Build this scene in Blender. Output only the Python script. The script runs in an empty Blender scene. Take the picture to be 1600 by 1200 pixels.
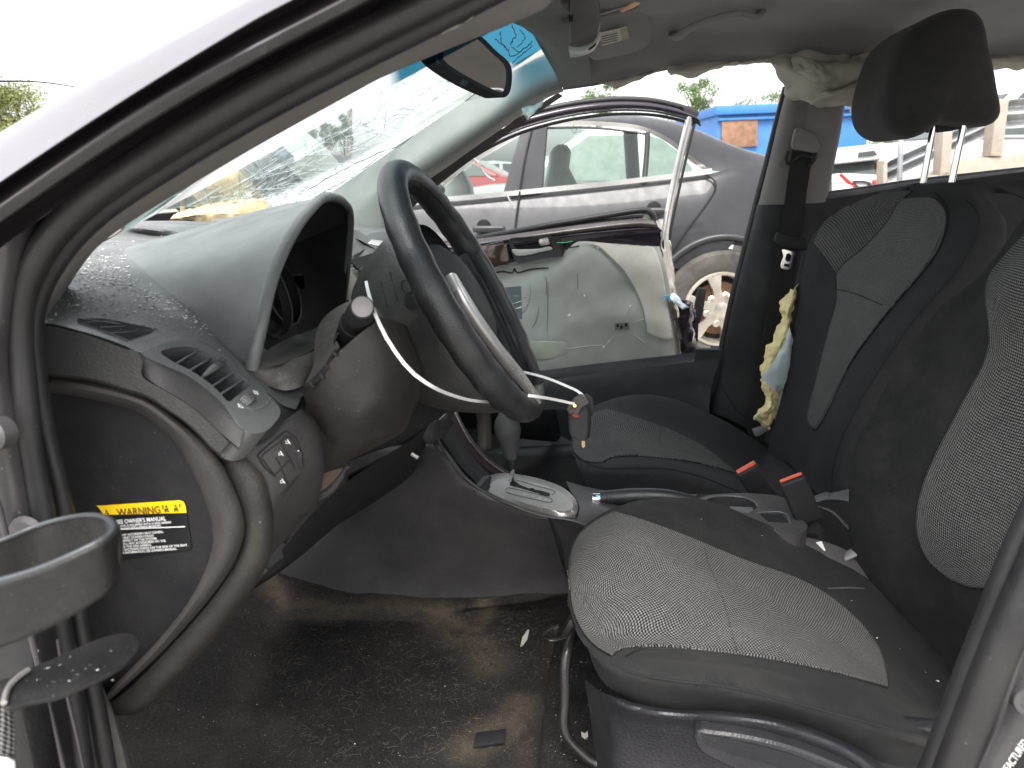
import bpy, bmesh, math, random
import numpy as np
from mathutils import Vector, Matrix
from mathutils.bvhtree import BVHTree
random.seed(7); rng = np.random.default_rng(7)
C = bpy.context.scene.collection
R = math.radians

# ---------------- camera, world, sun, exposure ----------------
# world frame = the wrecked car's frame: +X to its tail, +Y across to its passenger side, +Z up, ground at z = 0
F = 1164.0; TH = R(15.8); PSI = R(7.0); CZ = 1.05
cT, sT, cP, sP = math.cos(TH), math.sin(TH), math.cos(PSI), math.sin(PSI)
cam = bpy.data.cameras.new('camera'); cam_o = bpy.data.objects.new('camera', cam); C.objects.link(cam_o)
cam.sensor_width = 36; cam.lens = F/1600*36; cam.clip_start = 0.02; cam.clip_end = 2000
cam.dof.use_dof = True; cam.dof.focus_distance = 1.15; cam.dof.aperture_fstop = 11
cam_o.location = (0, 0, CZ); cam_o.rotation_euler = (R(90)-TH, 0, PSI)
bpy.context.scene.camera = cam_o
sc = bpy.context.scene
sc.view_settings.view_transform = 'Standard'; sc.view_settings.look = 'None'
sc.view_settings.exposure = 1.6; sc.view_settings.gamma = 1
sc.cycles.max_bounces = 8; sc.cycles.diffuse_bounces = 5; sc.cycles.transparent_max_bounces = 16
SUN_EL, SUN_ROT = R(58), R(200)
w = bpy.data.worlds.new('World'); sc.world = w; w.use_nodes = True
nt = w.node_tree; nt.nodes.clear()
sky = nt.nodes.new('ShaderNodeTexSky'); sky.sky_type = 'NISHITA'; sky.sun_disc = False
sky.sun_elevation = SUN_EL; sky.sun_rotation = SUN_ROT; sky.air_density = 1; sky.dust_density = 3
hs = nt.nodes.new('ShaderNodeHueSaturation'); hs.inputs['Saturation'].default_value = 0.10; hs.inputs['Value'].default_value = 1.6
bg = nt.nodes.new('ShaderNodeBackground'); bg.inputs['Strength'].default_value = 0.10
out = nt.nodes.new('ShaderNodeOutputWorld')
nt.links.new(sky.outputs[0], hs.inputs['Color']); nt.links.new(hs.outputs[0], bg.inputs['Color']); nt.links.new(bg.outputs[0], out.inputs['Surface'])
sun = bpy.data.lights.new('sun', 'SUN'); sun.energy = 1.3; sun.angle = R(25); sun.color = (1, .96, .9)
sun_o = bpy.data.objects.new('sun', sun); C.objects.link(sun_o)
# light comes from behind the camera and above
sd = Vector((-0.15, 0.62, -1.0)); sun_o.rotation_euler = sd.to_track_quat('-Z', 'Y').to_euler(); sun_o.location = (0, -3, 6)

# ---------------- geometry helpers ----------------
ORG = Vector((0, 0, CZ))
def ray(u, v):
    du, dv = (u-800)/F, (600-v)/F
    f = cT+dv*sT; z = -sT+dv*cT
    return Vector((du*cP-f*sP, du*sP+f*cP, z))
def W(u, v, Y):
    d = ray(u, v); return ORG+d*(Y/d.y)
def S(u, v, dist):                       # point at a horizontal distance in front of the photographer
    d = ray(u, v); du, dv = (u-800)/F, (600-v)/F
    return ORG+d*(dist/(cT+dv*sT))
def WZ(u, v, z):
    d = ray(u, v); return ORG+d*((z-CZ)/d.z)
def WP(u, v, p0, n):
    d = ray(u, v); return ORG+d*((Vector(p0)-ORG).dot(Vector(n))/d.dot(Vector(n)))
def vec(p):
    return p if isinstance(p, Vector) else W(*p)
def Yq(Y, pts): return [(a, b, Y) for a, b in pts]
def Dq(d, pts): return [S(a, b, d) for a, b in pts]
def cr(pts, n, closed=False):
    """n points evenly along a smooth curve through pts (a None between points marks a corner)"""
    segs = [[]]
    for p in pts:
        if p is None: segs.append([segs[-1][-1]])
        else: segs[-1].append(np.array(p, float))
    dense = []
    for s in segs:
        P = np.array(s)
        if closed: P = np.vstack([P, P[:1]])
        if len(P) == 2:
            q = np.linspace(0, 1, 12)[:, None]; d = P[0]*(1-q)+P[1]*q
        else:
            k = np.sqrt(np.maximum(np.linalg.norm(np.diff(P, axis=0), axis=1), 1e-9)); t = np.concatenate([[0], np.cumsum(k)])
            m = np.zeros_like(P)
            m[1:-1] = (P[2:]-P[:-2])/(t[2:]-t[:-2])[:, None]
            if closed:
                m[0] = m[-1] = (P[1]-P[-2])/(k[0]+k[-1])
            else:
                m[0] = (P[1]-P[0])/k[0]*1.5-m[1]*.5; m[-1] = (P[-1]-P[-2])/k[-1]*1.5-m[-2]*.5
            d = []
            for i in range(len(P)-1):
                h = k[i]
                for a in np.linspace(0, 1, 14)[:-1]:
                    d.append((2*a**3-3*a*a+1)*P[i]+(a**3-2*a*a+a)*h*m[i]+(-2*a**3+3*a*a)*P[i+1]+(a**3-a*a)*h*m[i+1])
            d.append(P[-1]); d = np.array(d)
        dense.append(d if not dense else d[1:])
    D = np.vstack(dense); L = np.concatenate([[0], np.cumsum(np.linalg.norm(np.diff(D, axis=0), axis=1))])
    s = np.linspace(0, L[-1], n+1)[:-1] if closed else np.linspace(0, L[-1], n)
    return np.stack([np.interp(s, L, D[:, c]) for c in range(D.shape[1])], 1)
def rowcr(pts, n, closed=False):
    return cr([None if p is None else vec(p) for p in pts], n, closed)

def obj(name, verts, faces, m, parent=None, uv=None, smooth=True, sharp=35, face_cam=False):
    me = bpy.data.meshes.new(name); me.from_pydata([tuple(v) for v in verts], [], [tuple(f) for f in faces])
    if uv is not None:
        l = me.uv_layers.new(name='UVMap'); idx = np.zeros(len(me.loops), int); me.loops.foreach_get('vertex_index', idx)
        l.data.foreach_set('uv', np.array(uv, float)[idx].ravel())
    if m: me.materials.append(m)
    if face_cam:
        t = sum((ORG-p.center).dot(p.normal)*p.area for p in me.polygons)
        if t < 0: me.flip_normals()
    if smooth:
        me.shade_smooth()
        if sharp: me.set_sharp_from_angle(angle=R(sharp))
    o = bpy.data.objects.new(name, me); C.objects.link(o)
    if parent: o.parent = parent
    return o
def thing(name, label, cat, group=None, kind=None):
    o = bpy.data.objects.new(name, None); C.objects.link(o); o.empty_display_size = .05
    return tag(o, label, cat, group, kind)
def tag(o, label=None, cat=None, group=None, kind=None):
    if label: o['label'] = label
    if cat: o['category'] = cat
    if group: o['group'] = group
    if kind: o['kind'] = kind
    return o
def solid(o, t, off=-1):
    s = o.modifiers.new('solid', 'SOLIDIFY'); s.thickness = t; s.offset = off; return o
def bev(o, wd, seg=2, ang=40):
    b = o.modifiers.new('bevel', 'BEVEL'); b.width = wd; b.segments = seg; b.limit_method = 'ANGLE'; b.angle_limit = R(ang); b.harden_normals = False; return o

def grid_mesh(G, closed_u=False):
    nv, nu = G.shape[:2]
    idx = np.arange(nv*nu).reshape(nv, nu); fs = []
    for j in range(nv-1):
        for i in range(nu if closed_u else nu-1):
            k = (i+1) % nu; fs.append((idx[j, i], idx[j, k], idx[j+1, k], idx[j+1, i]))
    du = np.zeros((nv, nu)); du[:, 1:] = np.cumsum(np.linalg.norm(np.diff(G, axis=1), axis=2), 1)
    dv = np.zeros((nv, nu)); dv[1:] = np.cumsum(np.linalg.norm(np.diff(G, axis=0), axis=2), 0)
    return G.reshape(-1, 3), fs, np.stack([du.ravel(), dv.ravel()], 1)
def skin(name, rows, m, parent=None, nu=40, nv=24, t=0, lin=False, closed=False, disp=None, sharp=40):
    """a sheet through several curves (each a list of (u, v, Y) or Vectors)"""
    Rr = [rowcr(r, nu, closed) for r in rows]
    A = np.array(Rr)                                   # rows x nu x 3
    if lin or len(rows) == 2:
        per = max(2, nv//max(1, len(rows)-1)); g = [A[0]]
        for k in range(len(rows)-1):
            for a in np.linspace(0, 1, per+1)[1:]: g.append(A[k]*(1-a)+A[k+1]*a)
        G = np.array(g)
    else:
        G = np.stack([cr(list(A[:, i]), nv) for i in range(A.shape[1])], 1)
    if disp is not None: G = disp(G)
    v, f, uv = grid_mesh(G, closed)
    o = obj(name, v, f, m, parent, uv, sharp=sharp, face_cam=True)
    if t: solid(o, t)
    return o
BV = {}
def bvh(o):
    if o.name not in BV:
        BV[o.name] = BVHTree.FromPolygons([v.co.copy() for v in o.data.vertices], [tuple(p.vertices) for p in o.data.polygons])
    return BV[o.name]
def hit(o, u, v):
    d = ray(u, v).normalized()
    for b in (o if isinstance(o, (list, tuple)) else [o]):
        h = bvh(b).ray_cast(ORG, d)
        if h[0] is not None:
            n = h[1]
            if n.dot(d) > 0: n = -n
            return h[0], n
    return None
def onto(o, u, v, off):
    h = hit(o, u, v)
    if h is None:
        best = None; d = ray(u, v).normalized()
        for b in (o if isinstance(o, (list, tuple)) else [o]):
            near = bvh(b).find_nearest(ORG+d*1.0)
            # closest surface point to the ray, by a short march
            for k in range(4):
                t = (near[0]-ORG).dot(d); near = bvh(b).find_nearest(ORG+d*t)
            if best is None or near[3] < best[3]: best = near
        n = best[1]
        if n.dot(d) > 0: n = -n
        return best[0]+n*off
    return h[0]+h[1]*off
def patch(name, base, rows, m, parent=None, nu=40, nv=20, off=.002, t=0, lin=False):
    """a panel lying on the surface of another mesh, its border given by curves"""
    A = np.array([cr(r, nu) for r in rows])
    if lin or len(rows) == 2:
        per = max(2, nv//max(1, len(rows)-1)); g = [A[0]]
        for k in range(len(rows)-1):
            for a in np.linspace(0, 1, per+1)[1:]: g.append(A[k]*(1-a)+A[k+1]*a)
        G2 = np.array(g)
    else:
        G2 = np.stack([cr(list(A[:, i]), nv) for i in range(A.shape[1])], 1)
    G = np.array([[onto(base, *p, off) for p in r] for r in G2])
    v, f, uv = grid_mesh(G)
    o = obj(name, v, f, m, parent, uv, face_cam=True)
    if t: solid(o, t)
    return o
def decal_line(name, base, pts, r, m, parent=None, n=40, off=0.0, closed=False):
    P = cr(pts, n, closed)
    return tube(name, [onto(base, a, b, off) for a, b in P], r, m, parent, n=None, seg=6, closed=closed)
def tube_geo(P, r, seg=10, closed=False, flat=None, cap=True):
    P = [Vector(p) for p in P]; n = len(P)
    rr = r if isinstance(r, (list, tuple, np.ndarray)) else [r]*n
    if len(rr) != n: rr = np.interp(np.linspace(0, 1, n), np.linspace(0, 1, len(rr)), rr)
    T = []
    for i in range(n):
        a = P[(i-1) % n] if (closed or i > 0) else P[0]; b = P[(i+1) % n] if (closed or i < n-1) else P[-1]
        T.append((b-a).normalized() if (b-a).length > 1e-9 else Vector((0, 0, 1)))
    up = Vector((0, 0, 1)) if abs(T[0].z) < .9 else Vector((0, 1, 0))
    X = T[0].cross(up).normalized(); vs = []; fs = []
    for i in range(n):
        X = (X-T[i]*X.dot(T[i])).normalized(); Yv = T[i].cross(X)
        for k in range(seg):
            a = 2*math.pi*k/seg; sx, sy = (1, 1) if flat is None else flat
            vs.append(P[i]+(X*math.cos(a)*sx+Yv*math.sin(a)*sy)*rr[i])
    for i in range(n if closed else n-1):
        for k in range(seg):
            a, b = i*seg, ((i+1) % n)*seg; fs.append((a+k, a+(k+1) % seg, b+(k+1) % seg, b+k))
    if cap and not closed:
        fs.append(tuple(range(seg))[::-1]); fs.append(tuple((n-1)*seg+k for k in range(seg)))
    return vs, fs
def tube(name, pts, r, m, parent=None, n=30, seg=10, closed=False, flat=None):
    P = rowcr(pts, n, closed) if n else pts
    v, f = tube_geo(P, r, seg, closed, flat)
    return obj(name, v, f, m, parent, sharp=50)
def ribbon(name, pts, wd, m, parent=None, n=30, nrm=None, t=.001, across=None):
    """a flat band along a path"""
    P = [Vector(p) for p in (rowcr(pts, n) if n else pts)]; v = []; f = []
    for i, p in enumerate(P):
        T = (P[min(i+1, len(P)-1)]-P[max(i-1, 0)]).normalized()
        N = (ORG-p).normalized() if nrm is None else Vector(nrm)
        X = across if across is not None else T.cross(N).normalized()
        N = X.cross(T).normalized()
        for a, b in ((-1, -1), (1, -1), (1, 1), (-1, 1)): v.append(p+X*wd/2*a+N*t/2*b)
        if i:
            q = 4*i
            for k in range(4): f.append((q-4+k, q-4+(k+1) % 4, q+(k+1) % 4, q+k))
    f += [(3, 2, 1, 0), tuple(4*(len(P)-1)+k for k in range(4))]
    return obj(name, v, f, m, parent, sharp=40)
def prism_geo(front, d):
    front = [Vector(p) for p in front]; n = len(front); d = Vector(d)
    v = front+[p+d for p in front]
    f = [tuple(range(n)), tuple(range(2*n-1, n-1, -1))]+[(i, i+n, (i+1) % n+n, (i+1) % n) for i in range(n)]
    return v, f
def plate(name, outline, d, m, parent=None, b=.0, sm=0, seg=2, tri=True):
    """a solid piece: an outline (u, v, Y or Vectors) given depth along vector d"""
    P = [vec(p) for p in outline if p is not None]
    if sm: P = [Vector(p) for p in rowcr(outline+([] if None not in outline else []), sm, True)]
    v, f = prism_geo(P, d)
    bm = bmesh.new(); vs = [bm.verts.new(p) for p in v]
    for q in f: bm.faces.new([vs[i] for i in q])
    bmesh.ops.recalc_face_normals(bm, faces=bm.faces)
    if b:
        es = [e for e in bm.edges if len(e.link_faces) == 2 and e.link_faces[0].normal.angle(e.link_faces[1].normal, 0) > R(40)]
        bmesh.ops.bevel(bm, geom=es, offset=b, segments=seg, affect='EDGES', profile=.6)
    bmesh.ops.triangulate(bm, faces=[q for q in bm.faces if len(q.verts) > 4])
    me = bpy.data.meshes.new(name); bm.to_mesh(me); bm.free(); me.materials.append(m)
    me.shade_smooth(); me.set_sharp_from_angle(angle=R(32))
    o = bpy.data.objects.new(name, me); C.objects.link(o)
    if parent: o.parent = parent
    return o
def ring(name, outer, inner, d, m, parent=None, n=48, sm=True, lip=0):
    """a frame with an opening: outer and inner outlines of the same turning sense"""
    A = rowcr(outer, n, True); B = rowcr(inner, n, True); d = np.array(d)
    # align the starting points
    k = int(np.argmin(np.linalg.norm(B-A[0], axis=1))); B = np.roll(B, -k, 0)
    G = np.array([A+d, A, A*.93+B*.07-d*lip, A*.12+B*.88-d*lip, B, B+d])
    v, f, uv = grid_mesh(G, True)
    return obj(name, v, f, m, parent, uv, sharp=30, face_cam=True)
def box(name, c, size, m, parent=None, rot=None, b=.002, seg=2):
    bm = bmesh.new(); bmesh.ops.create_cube(bm, size=1)
    M = (rot.to_4x4() if rot is not None else Matrix())
    for v in bm.verts: v.co = Vector((v.co.x*size[0], v.co.y*size[1], v.co.z*size[2]))
    if b: bmesh.ops.bevel(bm, geom=bm.edges[:], offset=min(b, min(size)*.45), segments=seg, affect='EDGES', profile=.5)
    bm.transform(Matrix.Translation(Vector(c)) @ M)
    me = bpy.data.meshes.new(name); bm.to_mesh(me); bm.free(); me.materials.append(m); me.shade_smooth(); me.set_sharp_from_angle(angle=R(32))
    o = bpy.data.objects.new(name, me); C.objects.link(o)
    if parent: o.parent = parent
    return o
def lathe(name, prof, c, ax, m, parent=None, seg=40, sx=1, up=(0, 0, 1), a0=0, a1=2*math.pi):
    """prof: list of (radius, height along ax)"""
    ax = Vector(ax).normalized(); X = ax.cross(Vector(up)).normalized(); Yv = ax.cross(X); c = Vector(c)
    full = abs(a1-a0-2*math.pi) < 1e-6; v = []; f = []
    ns = seg if full else seg+1
    for r, h in prof:
        for k in range(ns):
            a = a0+(a1-a0)*k/seg; v.append(c+ax*h+(X*math.cos(a)*sx+Yv*math.sin(a))*r)
    for j in range(len(prof)-1):
        for k in range(seg):
            q = (k+1) % ns; f.append((j*ns+k, j*ns+q, (j+1)*ns+q, (j+1)*ns+k))
    return obj(name, v, f, m, parent, sharp=35)
def merge(geos):
    v = []; f = []
    for a, b in geos:
        n = len(v); v += list(a); f += [tuple(i+n for i in q) for q in b]
    return v, f
def text_on(name, s, o0, ex, ey, size, m, parent=None, th=.0002, sx=1.0, align='LEFT'):
    cu = bpy.data.curves.new(name, 'FONT'); cu.body = s; cu.size = 1; cu.extrude = 0; cu.align_x = align
    t = bpy.data.objects.new(name, cu); C.objects.link(t)
    dg = bpy.context.evaluated_depsgraph_get(); me = bpy.data.meshes.new_from_object(t.evaluated_get(dg)); bpy.data.objects.remove(t)
    ex, ey = Vector(ex).normalized(), Vector(ey).normalized(); n = ex.cross(ey)
    for v in me.vertices: v.co = Vector(o0)+ex*v.co.x*size*sx+ey*v.co.y*size
    me.materials.clear(); me.materials.append(m); me.name = name
    o = bpy.data.objects.new(name, me); C.objects.link(o)
    if parent: o.parent = parent
    return o
def lumpy(G, amp, sc_, seed=0, axis=None):
    """pushes a grid of points along its normals by smooth noise"""
    from mathutils import noise
    N = np.zeros_like(G)
    a = np.gradient(G, axis=0); b = np.gradient(G, axis=1); n = np.cross(a, b); n /= np.maximum(np.linalg.norm(n, axis=2, keepdims=True), 1e-9)
    o = Vector((seed*7.3, seed*3.1, seed*1.7))
    h = np.array([[noise.fractal(Vector(p)*sc_+o, 1.0, 2.0, 3) for p in r] for r in G])
    return G+n*h[..., None]*amp

# ---------------- materials ----------------
def nodes(name):
    m = bpy.data.materials.new(name); m.use_nodes = True; t = m.node_tree
    return m, t, t.nodes['Principled BSDF']
def N(t, kind, **kw):
    n = t.nodes.new(kind)
    for k, v in kw.items():
        if k in n.inputs: n.inputs[k].default_value = v
        else: setattr(n, k, v)
    return n
def mixc(t, fac, a, b):
    n = t.nodes.new('ShaderNodeMix'); n.data_type = 'RGBA'
    for s, x in ((n.inputs[0], fac), (n.inputs[6], a), (n.inputs[7], b)):
        if hasattr(x, 'is_linked') or isinstance(x, bpy.types.NodeSocket): t.links.new(x, s)
        elif isinstance(x, (int, float)): s.default_value = x
        else: s.default_value = (*x, 1) if len(x) == 3 else x
    return n.outputs[2]
def ramp(t, src, a, b, va=0.0, vb=1.0):
    n = t.nodes.new('ShaderNodeMapRange'); n.clamp = True
    n.inputs[1].default_value = a; n.inputs[2].default_value = b; n.inputs[3].default_value = va; n.inputs[4].default_value = vb
    t.links.new(src, n.inputs[0]); return n.outputs[0]
def pm(name, col, rough=.55, metal=0, grain=None, var=.25, dust=None, scratch=0, coat=0, spec=.5, streak=None, sheen=0):
    """painted, moulded or sewn surface: base colour with soft variation, pressed grain, dust and specks"""
    m, t, p = nodes(name)
    tc = N(t, 'ShaderNodeTexCoord'); ob = tc.outputs['Object']
    n1 = N(t, 'ShaderNodeTexNoise', Scale=9.0, Detail=6.0, Roughness=.65); t.links.new(ob, n1.inputs['Vector'])
    c = mixc(t, ramp(t, n1.outputs[0], .3, .7), [x*(1-var) for x in col], [min(1, x*(1+var)) for x in col])
    rg = N(t, 'ShaderNodeTexNoise', Scale=24.0, Detail=5.0); t.links.new(ob, rg.inputs['Vector'])
    rw = .09 if rough > .3 else rough*.12
    ro = ramp(t, rg.outputs[0], .3, .7, max(.02, rough-rw), min(1, rough+rw))
    if dust:
        amt, dc = dust
        d1 = N(t, 'ShaderNodeTexNoise', Scale=5.0, Detail=9.0, Roughness=.75); t.links.new(ob, d1.inputs['Vector'])
        c = mixc(t, ramp(t, d1.outputs[0], .42, .75, 0, amt), c, dc)
        d2 = N(t, 'ShaderNodeTexNoise', Scale=420.0, Detail=2.0, Roughness=.6); t.links.new(ob, d2.inputs['Vector'])
        c = mixc(t, ramp(t, d2.outputs[0], .70, .76, 0, min(1, amt*2.0)), c, [min(1, x*2) for x in dc])
        d3 = N(t, 'ShaderNodeTexNoise', Scale=60.0, Detail=4.0, Roughness=.7); t.links.new(ob, d3.inputs['Vector'])
        c = mixc(t, ramp(t, d3.outputs[0], .66, .78, 0, amt), c, dc)
    t.links.new(c, p.inputs['Base Color']); t.links.new(ro, p.inputs['Roughness'])
    p.inputs['Metallic'].default_value = metal; p.inputs['Specular IOR Level'].default_value = spec
    p.inputs['Coat Weight'].default_value = coat; p.inputs['Coat Roughness'].default_value = .06
    if sheen: p.inputs['Sheen Weight'].default_value = sheen; p.inputs['Sheen Roughness'].default_value = .5
    hsum = None
    if grain:
        gs, gd = grain
        g = N(t, 'ShaderNodeTexVoronoi', Scale=gs*.8, feature='SMOOTH_F1'); t.links.new(ob, g.inputs['Vector'])
        b = N(t, 'ShaderNodeBump', Strength=.7, Distance=gd*1.1); t.links.new(g.outputs['Distance'], b.inputs['Height'])
        t.links.new(b.outputs[0], p.inputs['Normal'])
    return m
def weave(name, dark, light, per=.0042, kind='mesh', rough=.9, dust=.25):
    m, t, p = nodes(name)
    uv = N(t, 'ShaderNodeUVMap'); uv.uv_map = 'UVMap'
    sep = N(t, 'ShaderNodeSeparateXYZ'); t.links.new(uv.outputs[0], sep.inputs[0])
    # small wobble so that the threads are not ruled lines
    wn = N(t, 'ShaderNodeTexNoise', Scale=14.0, Detail=1.0); t.links.new(uv.outputs[0], wn.inputs['Vector'])
    wob = ramp(t, wn.outputs[0], 0, 1, -.0012, .0012)
    def M(op, a, b=None):
        n = t.nodes.new('ShaderNodeMath'); n.operation = op
        for k, x in enumerate((a, b)):
            if x is None: continue
            if isinstance(x, (int, float)): n.inputs[k].default_value = x
            else: t.links.new(x, n.inputs[k])
        return n.outputs[0]
    U = M('ADD', sep.outputs[0], wob); V = M('ADD', sep.outputs[1], wob)
    k = math.pi/per
    if kind == 'mesh':
        a = M('SINE', M('MULTIPLY', M('ADD', U, M('MULTIPLY', V, 1.15)), k)); b = M('SINE', M('MULTIPLY', M('SUBTRACT', U, M('MULTIPLY', V, 1.15)), k))
        h = M('MULTIPLY', a, b); f = ramp(t, h, -.10, .22)
    else:
        h = M('SINE', M('MULTIPLY', M('ADD', U, M('MULTIPLY', V, .6)), k*2)); f = ramp(t, h, -.6, .8)
    ob = N(t, 'ShaderNodeTexCoord').outputs['Object']
    n1 = N(t, 'ShaderNodeTexNoise', Scale=11.0, Detail=8.0, Roughness=.7); t.links.new(ob, n1.inputs['Vector'])
    n2 = N(t, 'ShaderNodeTexNoise', Scale=700.0, Detail=1.0); t.links.new(ob, n2.inputs['Vector'])
    li = mixc(t, ramp(t, n2.outputs[0], .3, .7), [x*.6 for x in light], [min(1, x*1.35) for x in light])
    c = mixc(t, f, dark, li)
    c = mixc(t, ramp(t, n1.outputs[0], .45, .8, 0, dust), c, (.30, .28, .25))
    t.links.new(c, p.inputs['Base Color']); p.inputs['Roughness'].default_value = rough; p.inputs['Specular IOR Level'].default_value = .14
    p.inputs['Sheen Weight'].default_value = .03
    bp = N(t, 'ShaderNodeBump', Strength=.6, Distance=.0008); t.links.new(h, bp.inputs['Height']); t.links.new(bp.outputs[0], p.inputs['Normal'])
    return m
def glass(name, tint=(1, 1, 1), gloss=.08, haze=0.0, hazec=(.8, .85, .85), rough=.02):
    m, t, p = nodes(name); t.nodes.remove(p); o = [n for n in t.nodes if n.type == 'OUTPUT_MATERIAL'][0]
    tr = N(t, 'ShaderNodeBsdfTransparent'); tr.inputs[0].default_value = (*tint, 1)
    gl = N(t, 'ShaderNodeBsdfGlossy'); gl.inputs['Roughness'].default_value = rough
    lw = N(t, 'ShaderNodeFresnel'); lw.inputs[0].default_value = 1.45
    mx = N(t, 'ShaderNodeMixShader'); t.links.new(lw.outputs[0], mx.inputs[0]); t.links.new(tr.outputs[0], mx.inputs[1]); t.links.new(gl.outputs[0], mx.inputs[2])
    last = mx.outputs[0]
    if haze:
        df = N(t, 'ShaderNodeBsdfTranslucent'); df.inputs[0].default_value = (*hazec, 1)
        m2 = N(t, 'ShaderNodeMixShader'); m2.inputs[0].default_value = haze
        t.links.new(last, m2.inputs[1]); t.links.new(df.outputs[0], m2.inputs[2]); last = m2.outputs[0]
    t.links.new(last, o.inputs['Surface']); return m, t, o, last

DU = (.32, .30, .27)
M_blackpl = pm('black_plastic', (.015, .015, .017), .6, grain=(900, .0004), dust=(.06, DU), spec=.3)
M_dash = pm('dash_plastic', (.11, .113, .115), .46, grain=(700, .0005), dust=(.10, DU), spec=.55)
M_hood = pm('instrument_hood_plastic', (.125, .130, .132), .42, grain=(1100, .0003), dust=(.08, DU), spec=.5)
M_dashmid = pm('dash_side_plastic', (.028, .027, .028), .6, grain=(900, .0003), dust=(.08, DU))
M_rimtrim = pm('end_panel_rim_plastic', (.040, .036, .035), .65, spec=.35, grain=(700, .0005), dust=(.06, DU))
M_panel = pm('end_panel_plastic', (.009, .009, .011), .7, spec=.3, grain=(1200, .0003), dust=(.06, DU))
M_knee = pm('knee_panel_plastic', (.024, .021, .020), .55, spec=.35, grain=(800, .0004), dust=(.14, DU))
M_dustpl = pm('dusty_shroud_plastic', (.045, .044, .042), .75, grain=(800, .0004), dust=(.5, DU))
M_console = pm('console_plastic', (.048, .046, .049), .45, grain=(900, .0004), dust=(.12, DU))
M_rubber = pm('rubber', (.015, .015, .017), .45, grain=(900, .0002), dust=(.06, DU))
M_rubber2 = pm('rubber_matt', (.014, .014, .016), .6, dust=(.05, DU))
M_trimgrey = pm('pillar_trim_warm_grey', (.16, .15, .145), .75, grain=(900, .0004), dust=(.06, (.4, .38, .35)), var=.08)
M_pillar = pm('pillar_trim_grey', (.20, .21, .20), .6, grain=(700, .0005), dust=(.08, (.4, .4, .38)), var=.08)
M_liner = pm('headliner_cloth', (.20, .195, .197), .95, grain=(1500, .0006), var=.10, sheen=.2)
M_paint = pm('silver_grey_paint', (.23, .215, .235), .34, metal=.55, coat=.6, var=.05, dust=(.08, (.5, .48, .45)))
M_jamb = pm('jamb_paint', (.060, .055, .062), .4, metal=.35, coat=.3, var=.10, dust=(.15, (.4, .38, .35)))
M_wheelrim = pm('steering_wheel_urethane', (.016, .017, .019), .40, grain=(900, .0004), dust=(.05, DU), spec=.6)
M_silver = pm('satin_silver_plastic', (.50, .48, .47), .32, metal=.7, var=.08)
M_chrome = pm('chrome', (.8, .8, .8), .12, metal=1, var=.03)
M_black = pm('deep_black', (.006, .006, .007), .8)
M_blacksteel = pm('black_painted_steel', (.012, .012, .012), .3, spec=.6, dust=(.15, DU))
M_foam = pm('yellow_foam', (.86, .74, .38), .95, grain=(160, .003), var=.18)
M_tanfoam = pm('tan_foam', (.44, .35, .22), .95, grain=(80, .004), var=.2)
M_airbag = pm('airbag_cloth', (.52, .49, .43), .95, grain=(1600, .0004), var=.08)
M_paper = pm('pale_blue_paper', (.62, .70, .74), .9, var=.05)
M_paper2 = pm('pale_green_paper', (.58, .74, .70), .9, var=.05)
M_white = pm('white_plastic', (.80, .80, .78), .4, var=.04)
M_red = pm('buckle_red', (.75, .12, .06), .4, var=.1)
M_yellow = pm('label_yellow', (.90, .62, .01), .5, var=.02)
M_labelblack = pm('label_black', (.010, .010, .012), .35, var=.02)
M_print = pm('label_print_white', (.85, .85, .85), .6, var=.02)
M_printdark = pm('label_print_dark', (.10, .05, .01), .6, var=.02)
M_mesh = weave('seat_mesh_cloth', (.010, .010, .011), (.185, .183, .18), .0037, dust=.10)
M_mesh2 = weave('seat_mesh_cloth_dark', (.020, .020, .022), (.13, .128, .122), .0062, dust=.12)
M_bolster = weave('seat_bolster_cloth', (.015, .0152, .0158), (.030, .030, .031), .0016, kind='rib', dust=.08)
M_bolster2 = weave('seat_side_cloth', (.026, .026, .028), (.048, .048, .050), .0020, kind='rib', dust=.05)
M_belt = weave('belt_webbing', (.014, .014, .014), (.035, .035, .035), .002, kind='rib', dust=.04)
# ================= ground and yard (setting) =================
def ground():
    m, t, p = nodes('yard_gravel'); ob = N(t, 'ShaderNodeTexCoord').outputs['Object']
    a = N(t, 'ShaderNodeTexNoise', Scale=.35, Detail=8.0, Roughness=.7); t.links.new(ob, a.inputs['Vector'])
    b = N(t, 'ShaderNodeTexNoise', Scale=30.0, Detail=6.0, Roughness=.8); t.links.new(ob, b.inputs['Vector'])
    c = mixc(t, ramp(t, a.outputs[0], .35, .65), (.31, .295, .27), (.39, .375, .345)); c = mixc(t, ramp(t, b.outputs[0], .4, .7, 0, .5), c, (.20, .18, .15))
    t.links.new(c, p.inputs['Base Color']); p.inputs['Roughness'].default_value = .95
    v = []; f = []; n = 24; L = 700
    for j in range(n+1):
        for i in range(n+1): v.append((-L+2*L*i/n, -L+2*L*j/n, 0))
    for j in range(n):
        for i in range(n): q = j*(n+1)+i; f.append((q, q+1, q+n+2, q+n+1))
    o = obj('ground', v, f, m); o['kind'] = 'structure'
ground()

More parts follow.
